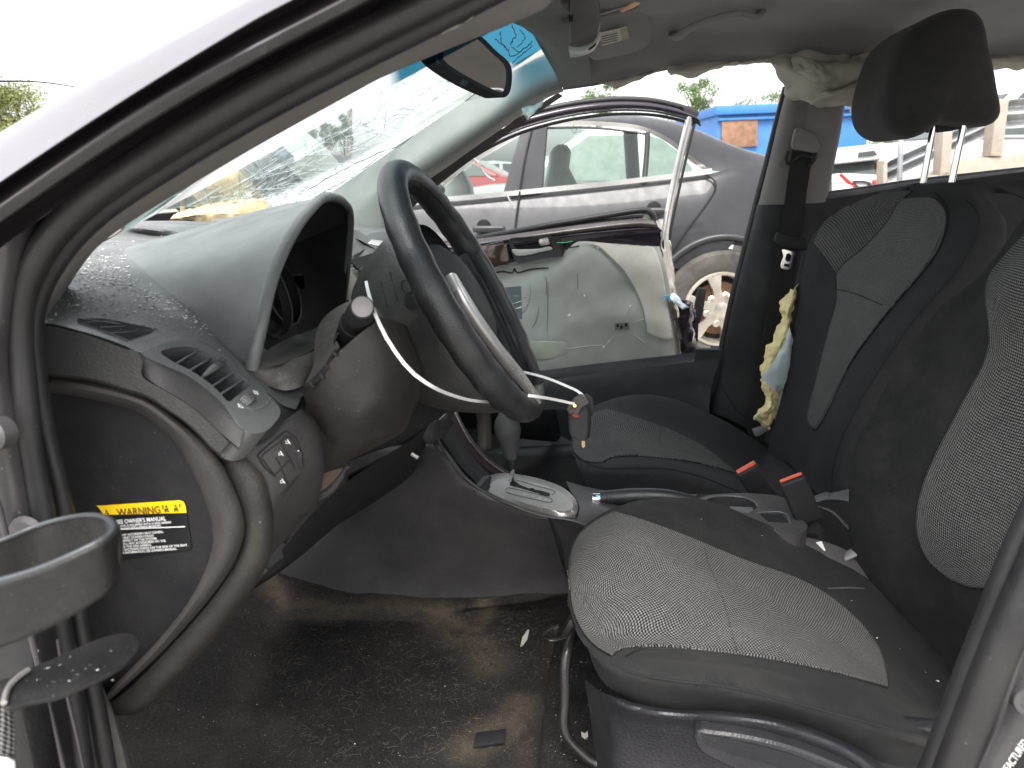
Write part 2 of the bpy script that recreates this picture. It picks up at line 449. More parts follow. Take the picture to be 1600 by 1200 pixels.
# ================= body shell of the wrecked car =================
body = thing('wrecked_car', 'silver grey wrecked car body around the open doorway, its pillars, rubber seals and headliner', 'car body')
L0 = Yq(.47, [(620, -110), (420, 0), (378, 21), (140, 133), (0, 210), (-150, 300), (-330, 420)])
L1 = Yq(.39, [(650, -100), (455, 0), (378, 42), (196, 154), (0, 284), (-150, 390), (-330, 530)])
L2 = Yq(.40, [(690, -90), (530, 0), (378, 80), (196, 184), (0, 318), (-150, 420), (-330, 560)])
L3 = Yq(.41, [(700, -72), (572, 0), (378, 103), (196, 211), (0, 346), (-100, 418), (-330, 590)])
L4 = Yq(.44, [(740, -60), (560, 42), (378, 133), (196, 245), (60, 345), (0, 390), (-330, 640)])
L0b = Yq(.60, [(640, -90), (440, 20), (398, 41), (160, 153), (0, 236), (-150, 325), (-330, 440)])
skin('pillar_panel', [L0b, L0, [Vector(vec(a)*.5+vec(b)*.5)+Vector((0, -.012, .004)) for a, b in zip(L0, L1)], L1], M_paint, body, nu=60, nv=20)
M_gap = pm('glazing_channel_rubber', (.060, .054, .058), .5)
skin('glazing_channel', [L1, [(a, b+12, .425) for a, b, _ in L1], L2], M_gap, body, nu=60, nv=10)
skin('door_flange', [L2, [vec(a)*.5+vec(b)*.5+Vector((0, -.006, 0)) for a, b in zip(L2, [(700, -72, .41), (572, 0, .41), (378, 103, .41), (196, 211, .41), (0, 346, .41), (-130, 440, .41), (-330, 590, .41)])], L3], M_paint, body, nu=60, nv=10)
skin('seal_channel', [L3, [(a, b+10, .46) for a, b, _ in L3], L4], M_gap, body, nu=60, nv=10)
T1 = Yq(.45, [(800, -60), (700, -10), (560, 58), (378, 155), (196, 268), (110, 335), (62, 395), (38, 450), (30, 500), (30, 540), (38, 620), (46, 700), (62, 782), (80, 900), (92, 976), (118, 1130), (135, 1260)])
T2 = Yq(.475, [(800, -30), (700, 22), (560, 92), (378, 190), (196, 303), (125, 360), (82, 415), (58, 465), (50, 510), (52, 560), (60, 620), (76, 700), (96, 782), (110, 880), (124, 976), (154, 1130), (176, 1260)])
t1 = tube('door_seal', T1, .0088, M_rubber, body, n=110, seg=14)
t2 = tube('door_seal', T2, .0078, M_rubber, body, n=110, seg=14)
tube('seal_lip', [(a+10, b+8, .462) for a, b, _ in T1], .0035, M_rubber2, body, n=110, seg=8)
Dl = Yq(.485, [(900, -75), (800, -12), (690, 45), (560, 106), (378, 206), (196, 318), (130, 373), (84, 430), (58, 485), (50, 520)])
El = Yq(.535, [(960, -60), (868, -5), (845, 17), (688, 82), (600, 120), (560, 141), (378, 242), (196, 352), (142, 396), (104, 440), (78, 485), (66, 518)])
El2 = Yq(.60, [(960, -80), (845, 0), (688, 66), (600, 104), (560, 125), (378, 230), (196, 344), (148, 390), (112, 440), (90, 485), (76, 520)])
skin('pillar_trim', [Dl, [vec(a)*.5+vec(b)*.5+Vector((0, -.004, 0)) for a, b in zip(Dl, El)], El, El2], M_trimgrey, body, nu=70, nv=16)
skin('torn_liner_edge', [[(684, 44, .478), (694, 40, .478), (720, 27, .478), (758, 2, .478), (800, -22, .478)], [(690, 50, .474), (702, 47, .474), (730, 33, .474), (775, 6, .474), (820, -18, .474)]], pm('torn_liner_backing', (.55, .52, .46), .95), body, nu=24, nv=3, disp=lambda G: lumpy(G, .004, 60, 2))
skin('pillar_inner', [[(a, b, .475) for a, b, _ in L4], [vec(a)*.5+vec(b)*.5+Vector((0, .02, 0)) for a, b in zip(L4, [(900, -75, .5), (690, 45, .5), (560, 106, .5), (378, 206, .5), (150, 355, .5), (70, 450, .5), (-100, 700, .5)])], [(900, -75, .5), (690, 45, .5), (560, 106, .5), (378, 206, .5), (150, 355, .5), (70, 450, .5), (-100, 700, .5)]], M_rubber2, body, nu=50, nv=8)
# jamb of the front door opening
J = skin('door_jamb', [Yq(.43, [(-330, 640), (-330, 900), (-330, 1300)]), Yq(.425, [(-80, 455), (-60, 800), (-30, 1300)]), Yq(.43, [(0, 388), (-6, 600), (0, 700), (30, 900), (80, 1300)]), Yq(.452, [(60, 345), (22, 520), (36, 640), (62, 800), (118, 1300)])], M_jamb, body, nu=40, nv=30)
tube('jamb_flange', Yq(.415, [(-20, 740), (0, 800), (25, 900), (52, 1007), (75, 1100), (104, 1220)]), .0022, M_jamb, body, n=40)
tube('jamb_seam', Yq(.425, [(90, 1000), (105, 1088), (120, 1150), (136, 1230)]), .0012, M_jamb, body, n=20)
lathe('hinge_bolt', [(0, .012), (.008, .012), (.0105, .010), (.011, 0)], W(8, 675, .428), (-.1, -1, .1), M_jamb, body, 20)
lathe('hinge_boss', [(0, .004), (.012, .004), (.015, 0)], W(42, 838, .43), (0, -1, .1), M_gap, body, 20)
skin('sill_trim', [Yq(.49, [(140, 1040), (165, 1130), (185, 1260)]), Yq(.50, [(150, 1050), (178, 1120), (215, 1260)]), Yq(.56, [(176, 1108), (190, 1150), (222, 1260)])], M_dustpl, body, nu=20, nv=10)
skin('jamb_shade_sheet', [Yq(.418, [(-60, 875), (-60, 1100), (-60, 1300)]), Yq(.416, [(0, 878), (20, 1050), (50, 1300)]), Yq(.42, [(30, 905), (66, 1060), (100, 1300)]), Yq(.445, [(78, 890), (100, 1050), (130, 1300)])], M_rubber2, body, nu=20, nv=12)  # dark sheet added over the lower jamb to stand in for its shade
# B pillar beside the driver's seat
B1 = [Vector((.38, .50, 1.28)), Vector((.33, .47, 1.08))]+Yq(.45, [(1665, 690), (1640, 750), (1602, 830), (1572, 900), (1542, 980), (1514, 1050), (1486, 1125), (1458, 1200), (1432, 1270)])
B2 = [Vector((.41, .49, 1.28)), Vector((.36, .46, 1.08))]+Yq(.43, [(1700, 700), (1668, 780), (1614, 900), (1582, 970), (1549, 1050), (1520, 1125), (1491, 1200), (1465, 1270)])
tube('door_seal', B1, .0085, M_rubber, body, n=50, seg=14); tube('door_seal', B2, .0112, M_rubber, body, n=50, seg=14)
tube('seal_lip', [(a+17, b+4, .447) for a, b, _ in B1[2:]], .003, M_rubber2, body, n=50, seg=8)
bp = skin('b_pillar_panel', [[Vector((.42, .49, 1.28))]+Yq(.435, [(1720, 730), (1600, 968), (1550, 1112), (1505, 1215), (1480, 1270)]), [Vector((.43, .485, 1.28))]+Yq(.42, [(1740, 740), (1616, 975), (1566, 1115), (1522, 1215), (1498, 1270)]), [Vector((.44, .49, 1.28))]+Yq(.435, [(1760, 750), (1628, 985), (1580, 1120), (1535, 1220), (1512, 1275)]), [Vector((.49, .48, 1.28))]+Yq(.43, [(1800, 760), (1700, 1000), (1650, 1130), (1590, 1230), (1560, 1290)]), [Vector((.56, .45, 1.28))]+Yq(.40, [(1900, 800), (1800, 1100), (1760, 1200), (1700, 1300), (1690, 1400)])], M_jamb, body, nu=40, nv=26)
lathe('striker_bolt', [(0, .010), (.0045, .010), (.005, .012), (.0085, .012), (.0095, .009), (.0095, 0)], W(1597, 1084, .432), (-.15, -1, .2), M_jamb, body, 24)
# certification label on the pillar, lettering along its edge
lb = patch('pillar_label', bp, [[(1572, 1205), (1606, 1158)], [(1592, 1230), (1640, 1178)]], M_labelblack, body, 10, 6, .0012)
o0 = onto(bp, 1571, 1209, .002); ex = onto(bp, 1600, 1168, .002)-o0; ey = (onto(bp, 1571, 1209, .002)-onto(bp, 1590, 1224, .002))
text_on('label_lettering', 'UFACTURED', o0-ey*.05, ex, ey, .0062, M_print, lb, sx=.8)
# rocker, floor pan, bulkhead and roof: the shell that the cabin sits in
M_pan = pm('shell_steel', (.03, .03, .032), .6)
box('floor_pan', (.45, 1.2, .265), (3.0, 1.66, .03), M_pan, body, b=0)
box('bulkhead', (-1.14, 1.2, .62), (.03, 1.64, .66), M_black, body, b=0)
box('rear_roof_rail', (1.2, .47, 1.27), (1.7, .06, .08), M_paint, body, b=.02)
box('rocker', (.55, .46, .20), (2.9, .10, .16), M_paint, body, b=.02)
box('rocker', (.55, 1.98, .20), (2.9, .10, .16), M_paint, body, b=.02)
box('footwell_side', (-.90, .60, .62), (.46, .02, .62), M_black, body, b=0)
box('footwell_side', (-.80, 1.97, .60), (.60, .02, .60), M_blackpl, body, b=0)
box('inner_side', (.45, 1.99, .38), (3.2, .02, .26), M_blackpl, body, b=0)
box('inner_side', (1.0, 1.985, .45), (1.5, .02, .30), M_blackpl, body, b=0)
# headliner, as seen from below
def wv(x, y, z): return Vector((x, y, z))
HLe = Yq(1.93, [(877, 137), (920, 131), (960, 124), (1060, 102), (1160, 93), (1220, 93), (1320, 92), (1400, 89), (1500, 88), (1600, 86), (1800, 84), (2100, 84)])
hx = [rowcr(HLe, 12)[i][0] for i in range(12)]
HL = [HLe, Yq(1.89, [(866, 112), (915, 112), (960, 106), (1060, 88), (1160, 82), (1220, 80), (1320, 78), (1400, 75), (1500, 73), (1600, 71), (1800, 70), (2100, 70)]),
      Yq(1.78, [(835, 58), (890, 55), (960, 50), (1060, 42), (1160, 38), (1220, 38), (1320, 38), (1400, 38), (1500, 38), (1600, 38), (1800, 38), (2100, 38)]),
      [wv(x-.06, 1.30, CZ+.315) for x in hx], [wv(x-.06, .85, CZ+.30) for x in hx], [wv(x-.10, .55, CZ+.25) for x in hx]]
liner = skin('headliner', HL, M_liner, body, nu=90, nv=60)
RO = [[p+Vector((0, .06, .0)) for p in map(vec, HLe)], [p+Vector((0, -.05, .07)) for p in map(vec, HLe)], [wv(x-.06, 1.3, CZ+.37) for x in hx], [wv(x-.1, .55, CZ+.31) for x in hx]]
skin('roof_skin', RO, M_paint, body, nu=40, nv=20)
# header of the windscreen: cloth edge of the headliner turned down to the glass
skin('header_trim', [[(877, 137, 1.93), (852, 76, 1.80), (822, 46, 1.6), (800, 34, 1.40), (760, -10, 1.1)], [(900, 132, 1.92), (880, 80, 1.78), (850, 50, 1.58), (830, 30, 1.40), (800, -12, 1.1)], [(925, 128, 1.90), (915, 60, 1.75), (900, 30, 1.55), (880, 10, 1.38), (860, -30, 1.1)]], pm('header_cloth', (.19, .195, .18), .95, grain=(1500, .0005), var=.06), body, nu=30, nv=12)
# far A pillar trim
pa = skin('pillar_trim', [Yq(2.00, [(850, 75), (824, 88), (744, 136), (640, 203), (520, 300), (470, 345)]),
                     Yq(1.955, [(862, 95), (830, 108), (752, 155), (650, 225), (545, 315), (500, 362)]),
                     Yq(1.93, [(872, 118), (838, 130), (770, 175), (668, 240), (585, 305), (540, 370)]),
                     Yq(1.95, [(879, 139), (845, 150), (790, 186), (700, 247), (622, 305), (598, 372)]),
                     Yq(2.02, [(881, 143), (850, 156), (800, 190), (712, 252), (634, 312), (608, 376)])], M_pillar, body, nu=50, nv=26)
skin('torn_pillar_cloth', [[(815, 168, 1.95), (835, 162, 1.95), (855, 150, 1.95)], [(818, 180, 1.93), (840, 170, 1.94), (848, 160, 1.95)], [(824, 187, 1.94), (832, 180, 1.93), (838, 172, 1.95)]], M_airbag, body, nu=16, nv=12, disp=lambda G: lumpy(G, .008, 60, 4))
# outer sheet of that pillar and its seal, seen beyond the trim
skin('pillar_flange', [Yq(2.03, [(872, 145), (800, 191), (712, 252), (650, 300), (612, 345), (604, 385)]), Yq(2.05, [(880, 150), (806, 200), (722, 260), (664, 306), (622, 350), (612, 390)])], M_gap, body, nu=30, nv=4)
# far B pillar: upper trim, lower trim, belt housing
bpu = skin('b_pillar_trim', [Yq(1.98, [(1229, 140), (1216, 190), (1202, 250), (1184, 322)]), Yq(1.95, [(1236, 140), (1224, 190), (1210, 250), (1193, 322)]), Yq(1.935, [(1250, 140), (1240, 190), (1226, 250), (1212, 322)]), Yq(1.93, [(1290, 140), (1280, 200), (1268, 260), (1255, 320)]), Yq(1.94, [(1318, 150), (1308, 210), (1298, 260), (1287, 316)]), Yq(1.97, [(1323, 150), (1313, 210), (1303, 260), (1291, 316)])], M_trimgrey, body, nu=30, nv=30)
bpl = skin('b_pillar_lower_trim', [Yq(2.00, [(1182, 320), (1165, 390), (1145, 470), (1130, 545), (1118, 600), (1100, 640)]), Yq(1.95, [(1188, 320), (1172, 390), (1152, 470), (1138, 540), (1128, 600), (1112, 645)]), Yq(1.925, [(1205, 320), (1195, 390), (1178, 470), (1165, 550), (1162, 610), (1150, 660)]), Yq(1.925, [(1262, 318), (1250, 400), (1236, 480), (1222, 560), (1215, 640), (1210, 700)]), Yq(1.95, [(1290, 316), (1280, 400), (1270, 480), (1260, 560), (1255, 640), (1250, 720)])], M_blackpl, body, nu=40, nv=30)
tube('door_seal', Yq(2.0, [(1228, 136), (1214, 190), (1199, 250), (1180, 322), (1162, 395), (1143, 470), (1127, 545), (1117, 590)]), .008, M_rubber, body, n=50, seg=10)
tube('trim_seam', [onto(bpl, a, b, .001) for a, b in cr([(1122, 590), (1150, 640), (1172, 655), (1182, 672)], 12)], .0015, M_black, body, n=None)
rec = patch('belt_guide_recess', bpu, [[(1240, 195), (1234, 230), (1216, 258)], [(1244, 168), (1240, 205), (1222, 262)], [(1262, 160), (1258, 200), (1240, 262)]], pm('recess_grey', (.12, .115, .11), .7), body, 20, 10, .0015)
# door opening's lower edge on the far side, with dark inner panel below it
skin('sill_trim', [Yq(2.02, [(815, 583), (950, 566), (1050, 555), (1125, 545)]), Yq(2.0, [(815, 596), (950, 578), (1050, 567), (1125, 556)]), Yq(1.97, [(815, 602), (950, 584), (1050, 572), (1125, 561)]), Yq(1.95, [(800, 640), (950, 640), (1050, 625), (1110, 612)]), Yq(1.90, [(780, 700), (950, 690), (1050, 680), (1110, 670)])], M_blackpl, body, nu=40, nv=30)
box('sill_clip', W(1126, 550, 2.01), (.05, .03, .03), M_blackpl, body, b=.004)
# rear door, black inner panel behind the seats
rdt = Yq(1.96, [(1284, 304), (1340, 297), (1420, 285), (1500, 276), (1600, 265), (1720, 254)])
skin('rear_door_panel', [[(a, b+2, 2.03) for a, b, _ in rdt], rdt, [(a, b+16, 1.94) for a, b, _ in rdt], [(a, b+24, 1.95) for a, b, _ in rdt], [(a, b+300, 1.95) for a, b, _ in rdt], [(a, b+480, 1.95) for a, b, _ in rdt]], M_blackpl, body, nu=30, nv=40)
tube('glass_run_strip', [(a, b-2, 1.985) for a, b, _ in rdt], .004, pm('run_strip', (.10, .10, .11), .3), body, n=30)
box('rear_bulkhead', (2.3, 1.2, .75), (.05, 1.6, .9), M_black, body, b=0)

# ================= floor carpet (setting) =================
def carpet_mat():
    m, t, p = nodes('dirty_carpet'); ob = N(t, 'ShaderNodeTexCoord').outputs['Object']
    a = N(t, 'ShaderNodeTexNoise', Scale=260.0, Detail=6.0, Roughness=.8); t.links.new(ob, a.inputs['Vector'])
    b = N(t, 'ShaderNodeTexNoise', Scale=5.0, Detail=9.0, Roughness=.72); t.links.new(ob, b.inputs['Vector'])
    s = N(t, 'ShaderNodeTexNoise', Scale=380.0, Detail=1.0); t.links.new(ob, s.inputs['Vector'])
    l = N(t, 'ShaderNodeTexNoise', Scale=40.0, Detail=9.0, Roughness=.9); t.links.new(ob, l.inputs['Vector'])
    c = mixc(t, ramp(t, a.outputs[0], .3, .75), (.011, .0105, .011), (.050, .047, .046))
    at = N(t, 'ShaderNodeAttribute'); at.attribute_name = 'dirt'
    mu = N(t, 'ShaderNodeMath', operation='MULTIPLY'); t.links.new(at.outputs['Fac'], mu.inputs[0]); t.links.new(ramp(t, l.outputs[0], .32, .68, .1, 1), mu.inputs[1])
    c = mixc(t, mu.outputs[0], c, (.165, .130, .098))
    c = mixc(t, ramp(t, b.outputs[0], .5, .8, 0, .25), c, (.062, .056, .052))
    c = mixc(t, ramp(t, s.outputs[0], .71, .75, 0, .7), c, (.22, .18, .15))
    t.links.new(c, p.inputs['Base Color']); p.inputs['Roughness'].default_value = 1; p.inputs['Specular IOR Level'].default_value = .1
    p.inputs['Sheen Weight'].default_value = 0
    bp_ = N(t, 'ShaderNodeBump', Strength=.9, Distance=.004); t.links.new(a.outputs[0], bp_.inputs['Height']); t.links.new(bp_.outputs[0], p.inputs['Normal'])
    return m
M_carpet = carpet_mat()
ZF = .30
def zc(u, v, z=ZF): return WZ(u, v, z)
crow = [Yq(1.15, [(180, 700), (390, 870), (500, 905), (700, 915), (885, 908), (1050, 900)]),
        Yq(1.13, [(180, 830), (390, 893), (500, 925), (700, 936), (885, 928), (1050, 920)]),
        [zc(a, b, ZF+.012) for a, b in [(150, 900), (380, 952), (520, 958), (690, 962), (760, 950), (900, 936)]],
        [zc(a, b) for a, b in [(150, 920), (370, 972), (520, 974), (690, 980), (790, 975), (930, 960)]],
        [zc(a, b) for a, b in [(120, 1000), (350, 1050), (520, 1050), (690, 1050), (850, 1050), (1000, 1050)]],
        [zc(a, b) for a, b in [(100, 1130), (330, 1130), (520, 1130), (690, 1130), (850, 1130), (1050, 1130)]],
        [zc(a, b) for a, b in [(60, 1260), (330, 1260), (520, 1260), (690, 1260), (850, 1260), (1100, 1260)]],
        [zc(a, b) for a, b in [(60, 1500), (330, 1500), (520, 1500), (690, 1500), (850, 1500), (1100, 1500)]]]
carpet = skin('floor', crow, M_carpet, None, nu=120, nv=110, disp=lambda G: lumpy(G, .008, 9, 5)); carpet['kind'] = 'structure'
# settled brown dust along the folds of the carpet (worn-in dirt, kept as a vertex mask)
me = carpet.data; at = me.attributes.new('dirt', 'FLOAT', 'POINT')
def seg_d(px, py, pts):
    d = 1e9
    for (ax, ay), (bx, by) in zip(pts[:-1], pts[1:]):
        vx, vy = bx-ax, by-ay; tt = max(0, min(1, ((px-ax)*vx+(py-ay)*vy)/(vx*vx+vy*vy))); d = min(d, math.hypot(px-ax-tt*vx, py-ay-tt*vy))
    return d
def flat(p): return (p.x, p.y)
dl = [([flat(zc(*q)) for q in pl], wd, am) for pl, wd, am in [
    ([(400, 925), (450, 960), (600, 962), (690, 968), (745, 985), (775, 940), (830, 905), (880, 885)], .016, .95),
    ([(440, 960), (400, 1030), (340, 1200)], .028, .22), ([(690, 980), (750, 1010), (760, 1040)], .035, .65),
    ([(730, 1170), (800, 1130), (820, 1100)], .026, .8), ([(880, 960), (830, 1100), (815, 1200)], .02, .25), ([(200, 1180), (420, 1150)], .05, .2)]]
vals = []
for vtx in me.vertices:
    s = 0
    for pl, wd, am in dl: s = max(s, am*math.exp(-(seg_d(vtx.co.x, vtx.co.y, pl)/wd)**2))
    vals.append(s)
at.data.foreach_set('value', vals)
# raised mat over the seat cross-member
ma = skin('seat_mount_mat', [[zc(868, 1000, ZF+.02), zc(850, 1100, ZF+.02), zc(838, 1280, ZF+.02)], [zc(880, 990, ZF+.032), zc(866, 1100, ZF+.032), zc(856, 1280, ZF+.032)], [zc(1000, 990, ZF+.034), zc(1000, 1100, ZF+.034), zc(1010, 1280, ZF+.034)]], M_carpet, None, nu=40, nv=24, disp=lambda G: lumpy(G, .006, 14, 9)); tag(ma, kind='structure')
# far footwell carpet and tunnel
fc = box('far_floor', (-.1, 1.62, .30), (2.0, .62, .03), M_carpet, None, b=.01); tag(fc, kind='structure')
# hairs and grit in the carpet
def hairs():
    m = pm('pale_hair', (.17, .14, .11), .8, var=.4); geos = []
    for k in range(1500):
        if k < 800: u, v = random.uniform(430, 900), random.uniform(938, 1190)
        else: u, v = random.gauss(720, 110), random.gauss(985, 50)
        h = hit(carpet, u, v)
        if h is None: continue
        p, n = h; L = random.uniform(.004, .016); a = random.uniform(0, 6.28); d = Vector((math.cos(a), math.sin(a), random.uniform(.0, .5))).normalized(); b = random.uniform(-.6, .6)
        q = Vector((-d.y, d.x, 0)); P = [p+n*.002+d*L*t+q*L*b*t*t for t in (0, .33, .66, 1)]
        geos.append(tube_geo(P, random.uniform(.00008, .00018), 3, cap=False))
    v, f = merge(geos); o = obj('hair_litter', v, f, m, None, sharp=None)
    tag(o, 'pale animal hairs matted into the dark floor carpet', 'hair', kind='stuff')
    geos = []
    for k in range(300):
        u, v = random.uniform(200, 900), random.uniform(900, 1195)
        if k % 3 == 0: u, v = random.uniform(860, 940), random.uniform(1010, 1190)
        h = hit([ma, carpet] if u > 850 else carpet, u, v)
        if h is None: continue
        p = h[0]; s = random.uniform(.0004, .0013)*(2 if random.random() < .04 else 1)
        vs = [p+Vector((random.uniform(-s, s), random.uniform(-s, s), random.uniform(0, s))) for _ in range(4)]
        geos.append((vs, [(0, 1, 2), (0, 2, 3), (0, 3, 1), (1, 3, 2)]))
    v, f = merge(geos); o = obj('grit', v, f, pm('grit_pale', (.5, .47, .42), .7, var=.4), None, smooth=False)
    tag(o, 'pale grit and glass crumbs scattered over the floor carpet', 'grit', kind='stuff')
hairs()
def flake(label, pts, z, m, cat='scrap', nm='paint_flake'):
    o = plate(nm, [zc(a, b, z) for a, b in pts], (0, 0, -.0012), m); tag(o, label, cat); return o
M_flk = pm('pale_flake', (.55, .53, .47), .7, var=.12)
flake('slim white leaf-shaped flake on the carpet near the console', [(813, 1010), (816, 996), (824, 984), (827, 984), (824, 998), (817, 1008)], ZF+.006, M_flk)
flake('ragged white scrap on the mat beside the black bar', [(908, 1143), (914, 1146), (918, 1142), (919, 1150), (914, 1154), (909, 1150)], ZF+.042, M_flk)
pad = thing('carpet_clip', 'square dark grey rubber clip with short post on the carpet', 'clip')
pb = zc(762, 1153, ZF+.006)
plate('base', [zc(739, 1165, ZF+.008), zc(744, 1144, ZF+.008), zc(791, 1138, ZF+.008), zc(789, 1158, ZF+.008)], (0, 0, -.004), M_rubber, pad, b=.001)
lathe('post', [(0, .012), (.004, .012), (.005, 0)], zc(763, 1148, ZF+.008), (0, 0, 1), M_rubber, pad, 14)
# ================= dashboard =================
dash = thing('dashboard', 'charcoal dashboard with hooded instrument binnacle, air vents and dusty top', 'dashboard')
r0 = [(-60, 540, .50), (20, 520, .50), (52, 503, .50), (122, 516, .50), (190, 538, .50), (221, 551, .507), (249, 539, .534), (275, 531, .557), (305, 533, .576), (333, 545, .586), (366, 566, .591), (392, 588, .590), (419, 615, .586), (440, 632, .60), (462, 640, .62)]
r1 = [(-60, 520, .53), (20, 498, .53), (60, 490, .53), (120, 500, .53), (170, 512, .53), (215, 522, .535), (250, 526, .555), (280, 524, .575), (310, 528, .592), (338, 538, .603), (370, 558, .607), (396, 580, .606), (424, 606, .603), (446, 618, .615), (470, 622, .63)]
r2 = [(-40, 470, .62), (60, 455, .60), (100, 450, .60), (140, 450, .60), (180, 457, .60), (220, 468, .60), (255, 480, .60), (285, 492, .605), (310, 506, .61), (335, 522, .62), (360, 544, .625), (380, 562, .63), (400, 580, .632), (424, 592, .64), (470, 606, .66)]
r3 = [(-20, 440, .72), (80, 415, .70), (120, 410, .70), (150, 408, .70), (180, 410, .70), (210, 414, .70), (240, 420, .70), (265, 426, .70), (290, 432, .71), (310, 440, .72), (328, 450, .73), (344, 462, .74), (356, 474, .75), (366, 484, .76), (374, 494, .77)]
r4 = [(0, 420, .86), (100, 392, .82), (130, 388, .82), (155, 385, .82), (180, 384, .82), (200, 385, .82), (225, 387, .825), (248, 389, .83), (270, 390, .84), (290, 392, .85), (308, 395, .86), (322, 399, .87), (336, 404, .88), (348, 410, .89), (358, 418, .90)]
r5 = [(20, 400, .98), (120, 372, .95), (145, 366, .95), (165, 361, .95), (190, 361, .96), (215, 365, 1.0), (240, 369, 1.02), (262, 371, 1.02), (285, 373, 1.02), (305, 374, 1.02), (322, 375, 1.03), (338, 377, 1.03), (352, 380, 1.04), (366, 384, 1.04), (380, 390, 1.04)]
r6 = [(60, 378, 1.02), (140, 360, 1.0), (160, 357, 1.0), (180, 355.5, 1.0), (205, 355, 1.0), (230, 356, 1.02), (255, 358, 1.03), (278, 361, 1.04), (300, 364, 1.05), (320, 366, 1.06), (340, 368, 1.06), (358, 370, 1.07), (374, 373, 1.07), (388, 376, 1.08), (400, 380, 1.08)]
r7 = [(100, 356, 1.22), (160, 348, 1.20), (180, 346.5, 1.20), (205, 345.5, 1.20), (230, 345, 1.20), (255, 345, 1.20), (280, 345, 1.20), (305, 346, 1.21), (330, 347, 1.22), (355, 348, 1.22), (380, 350, 1.22), (400, 351, 1.23), (420, 352, 1.24), (440, 354, 1.24), (460, 356, 1.24)]
top = skin('top_pad', [r0, r1, r2, r3, r4, r5, r6, r7], M_dash, dash, nu=90, nv=90, sharp=60)
# far half of the top pad, up to the far pillar, with the glass side of it behind
top2 = skin('top_pad', [[(330, 347, 1.22), (420, 345, 1.24), (500, 352, 1.26), (556, 372, 1.28), (600, 398, 1.30), (625, 420, 1.3)],
                [(330, 345, 1.35), (420, 340, 1.38), (500, 345, 1.42), (556, 362, 1.46), (612, 382, 1.5), (640, 400, 1.5)],
                [(330, 342, 1.6), (420, 334, 1.65), (500, 338, 1.7), (556, 356, 1.72), (620, 366, 1.75), (650, 385, 1.75)],
                [(330, 338, 1.9), (420, 330, 1.9), (500, 332, 1.92), (556, 350, 1.93), (610, 358, 1.93), (650, 372, 1.93)]], M_dash, dash, nu=40, nv=40)
skin('passenger_fascia', [[(640, 385, 1.75), (660, 380, 1.93)], [(630, 420, 1.32), (700, 400, 1.93)], [(640, 500, 1.36), (720, 480, 1.93)], [(650, 590, 1.4), (740, 590, 1.93)], [(600, 650, 1.4), (700, 650, 1.93)]], M_blackpl, dash, nu=24, nv=30)
# dusting of white specks on the top pad
def specks():
    geos = []
    for k in range(1500):
        a = random.random()
        if a < .55: u, v = random.gauss(130, 45), random.gauss(430, 28)
        elif a < .75: u, v = random.uniform(80, 330), random.uniform(345, 520)
        else:
            tt = random.random(); u, v = 150+240*tt+random.gauss(0, 6), 425+130*tt+30*math.sin(tt*3)*-.3+random.gauss(0, 6)
        h = hit([top], u, v)
        if h is None or h[0].y > 1.25: continue
        p = h[0]; s = random.uniform(.0003, .0011)*(2 if random.random() < .06 else 1)
        vs = [p+Vector((random.uniform(-s, s)*2, random.uniform(-s, s)*2, random.uniform(0, s))) for _ in range(4)]
        geos.append((vs, [(0, 1, 2), (0, 2, 3), (0, 3, 1), (1, 3, 2)]))
    v, f = merge(geos); o = obj('dust_crumbs', v, f, pm('crumb_white', (.75, .75, .72), .4), None, smooth=False)
    tag(o, 'white glass dust and crumbs sprinkled over the dashboard top', 'glass crumbs', kind='stuff')
specks()
# demister grille
dg = [(121, 500), (135, 499), (180, 503), (243, 516), (236, 520), (200, 532), (192, 529), (150, 511)]
dm = patch('demister_grille', top, [[(120, 500), (160, 499), (200, 506), (241, 515)], [(122, 502), (155, 505), (200, 513), (238, 519)], [(128, 504), (150, 512), (180, 525), (199, 532), (204, 531)]], M_black, dash, 24, 10, .0008)
for a, b in (((134, 505), (186, 503)), ((156, 513), (226, 510)), ((172, 522), (234, 518)), ((121, 499), (246, 515)), ((122, 503), (200, 534))):
    tube('slat', [onto(top, *a, .0008), onto(top, (a[0]+b[0])/2, (a[1]+b[1])/2, .0008), onto(top, *b, .0008)], .00045, M_dash, dm, n=8, seg=6)
# textured band under the top pad
bt = [(52, 503), (122, 516), (190, 540), (221, 555), (220, 585), (252, 606), (298, 634), (340, 672), (358, 690)]
bb = [(58, 585), (140, 594), (200, 611), (235, 623), (262, 640), (285, 655), (310, 677), (330, 699), (343, 709)]
M_band = pm('band_textured_plastic', (.030, .030, .031), .62, grain=(700, .0007), dust=(.05, DU))
skin('textured_band', [Yq(.503, [(0, 503)]+bt), Yq(.498, [(0, 507)]+[(a*.95+c*.05, b*.95+d*.05) for (a, b), (c, d) in zip(bt, bb)]), Yq(.498, [(0, 572)]+[(a*.05+c*.95, b*.05+d*.95) for (a, b), (c, d) in zip(bt, bb)]), Yq(.508, [(0, 577)]+[(a-1, b+2) for a, b in bb])], M_band, dash, nu=60, nv=21, lin=True)
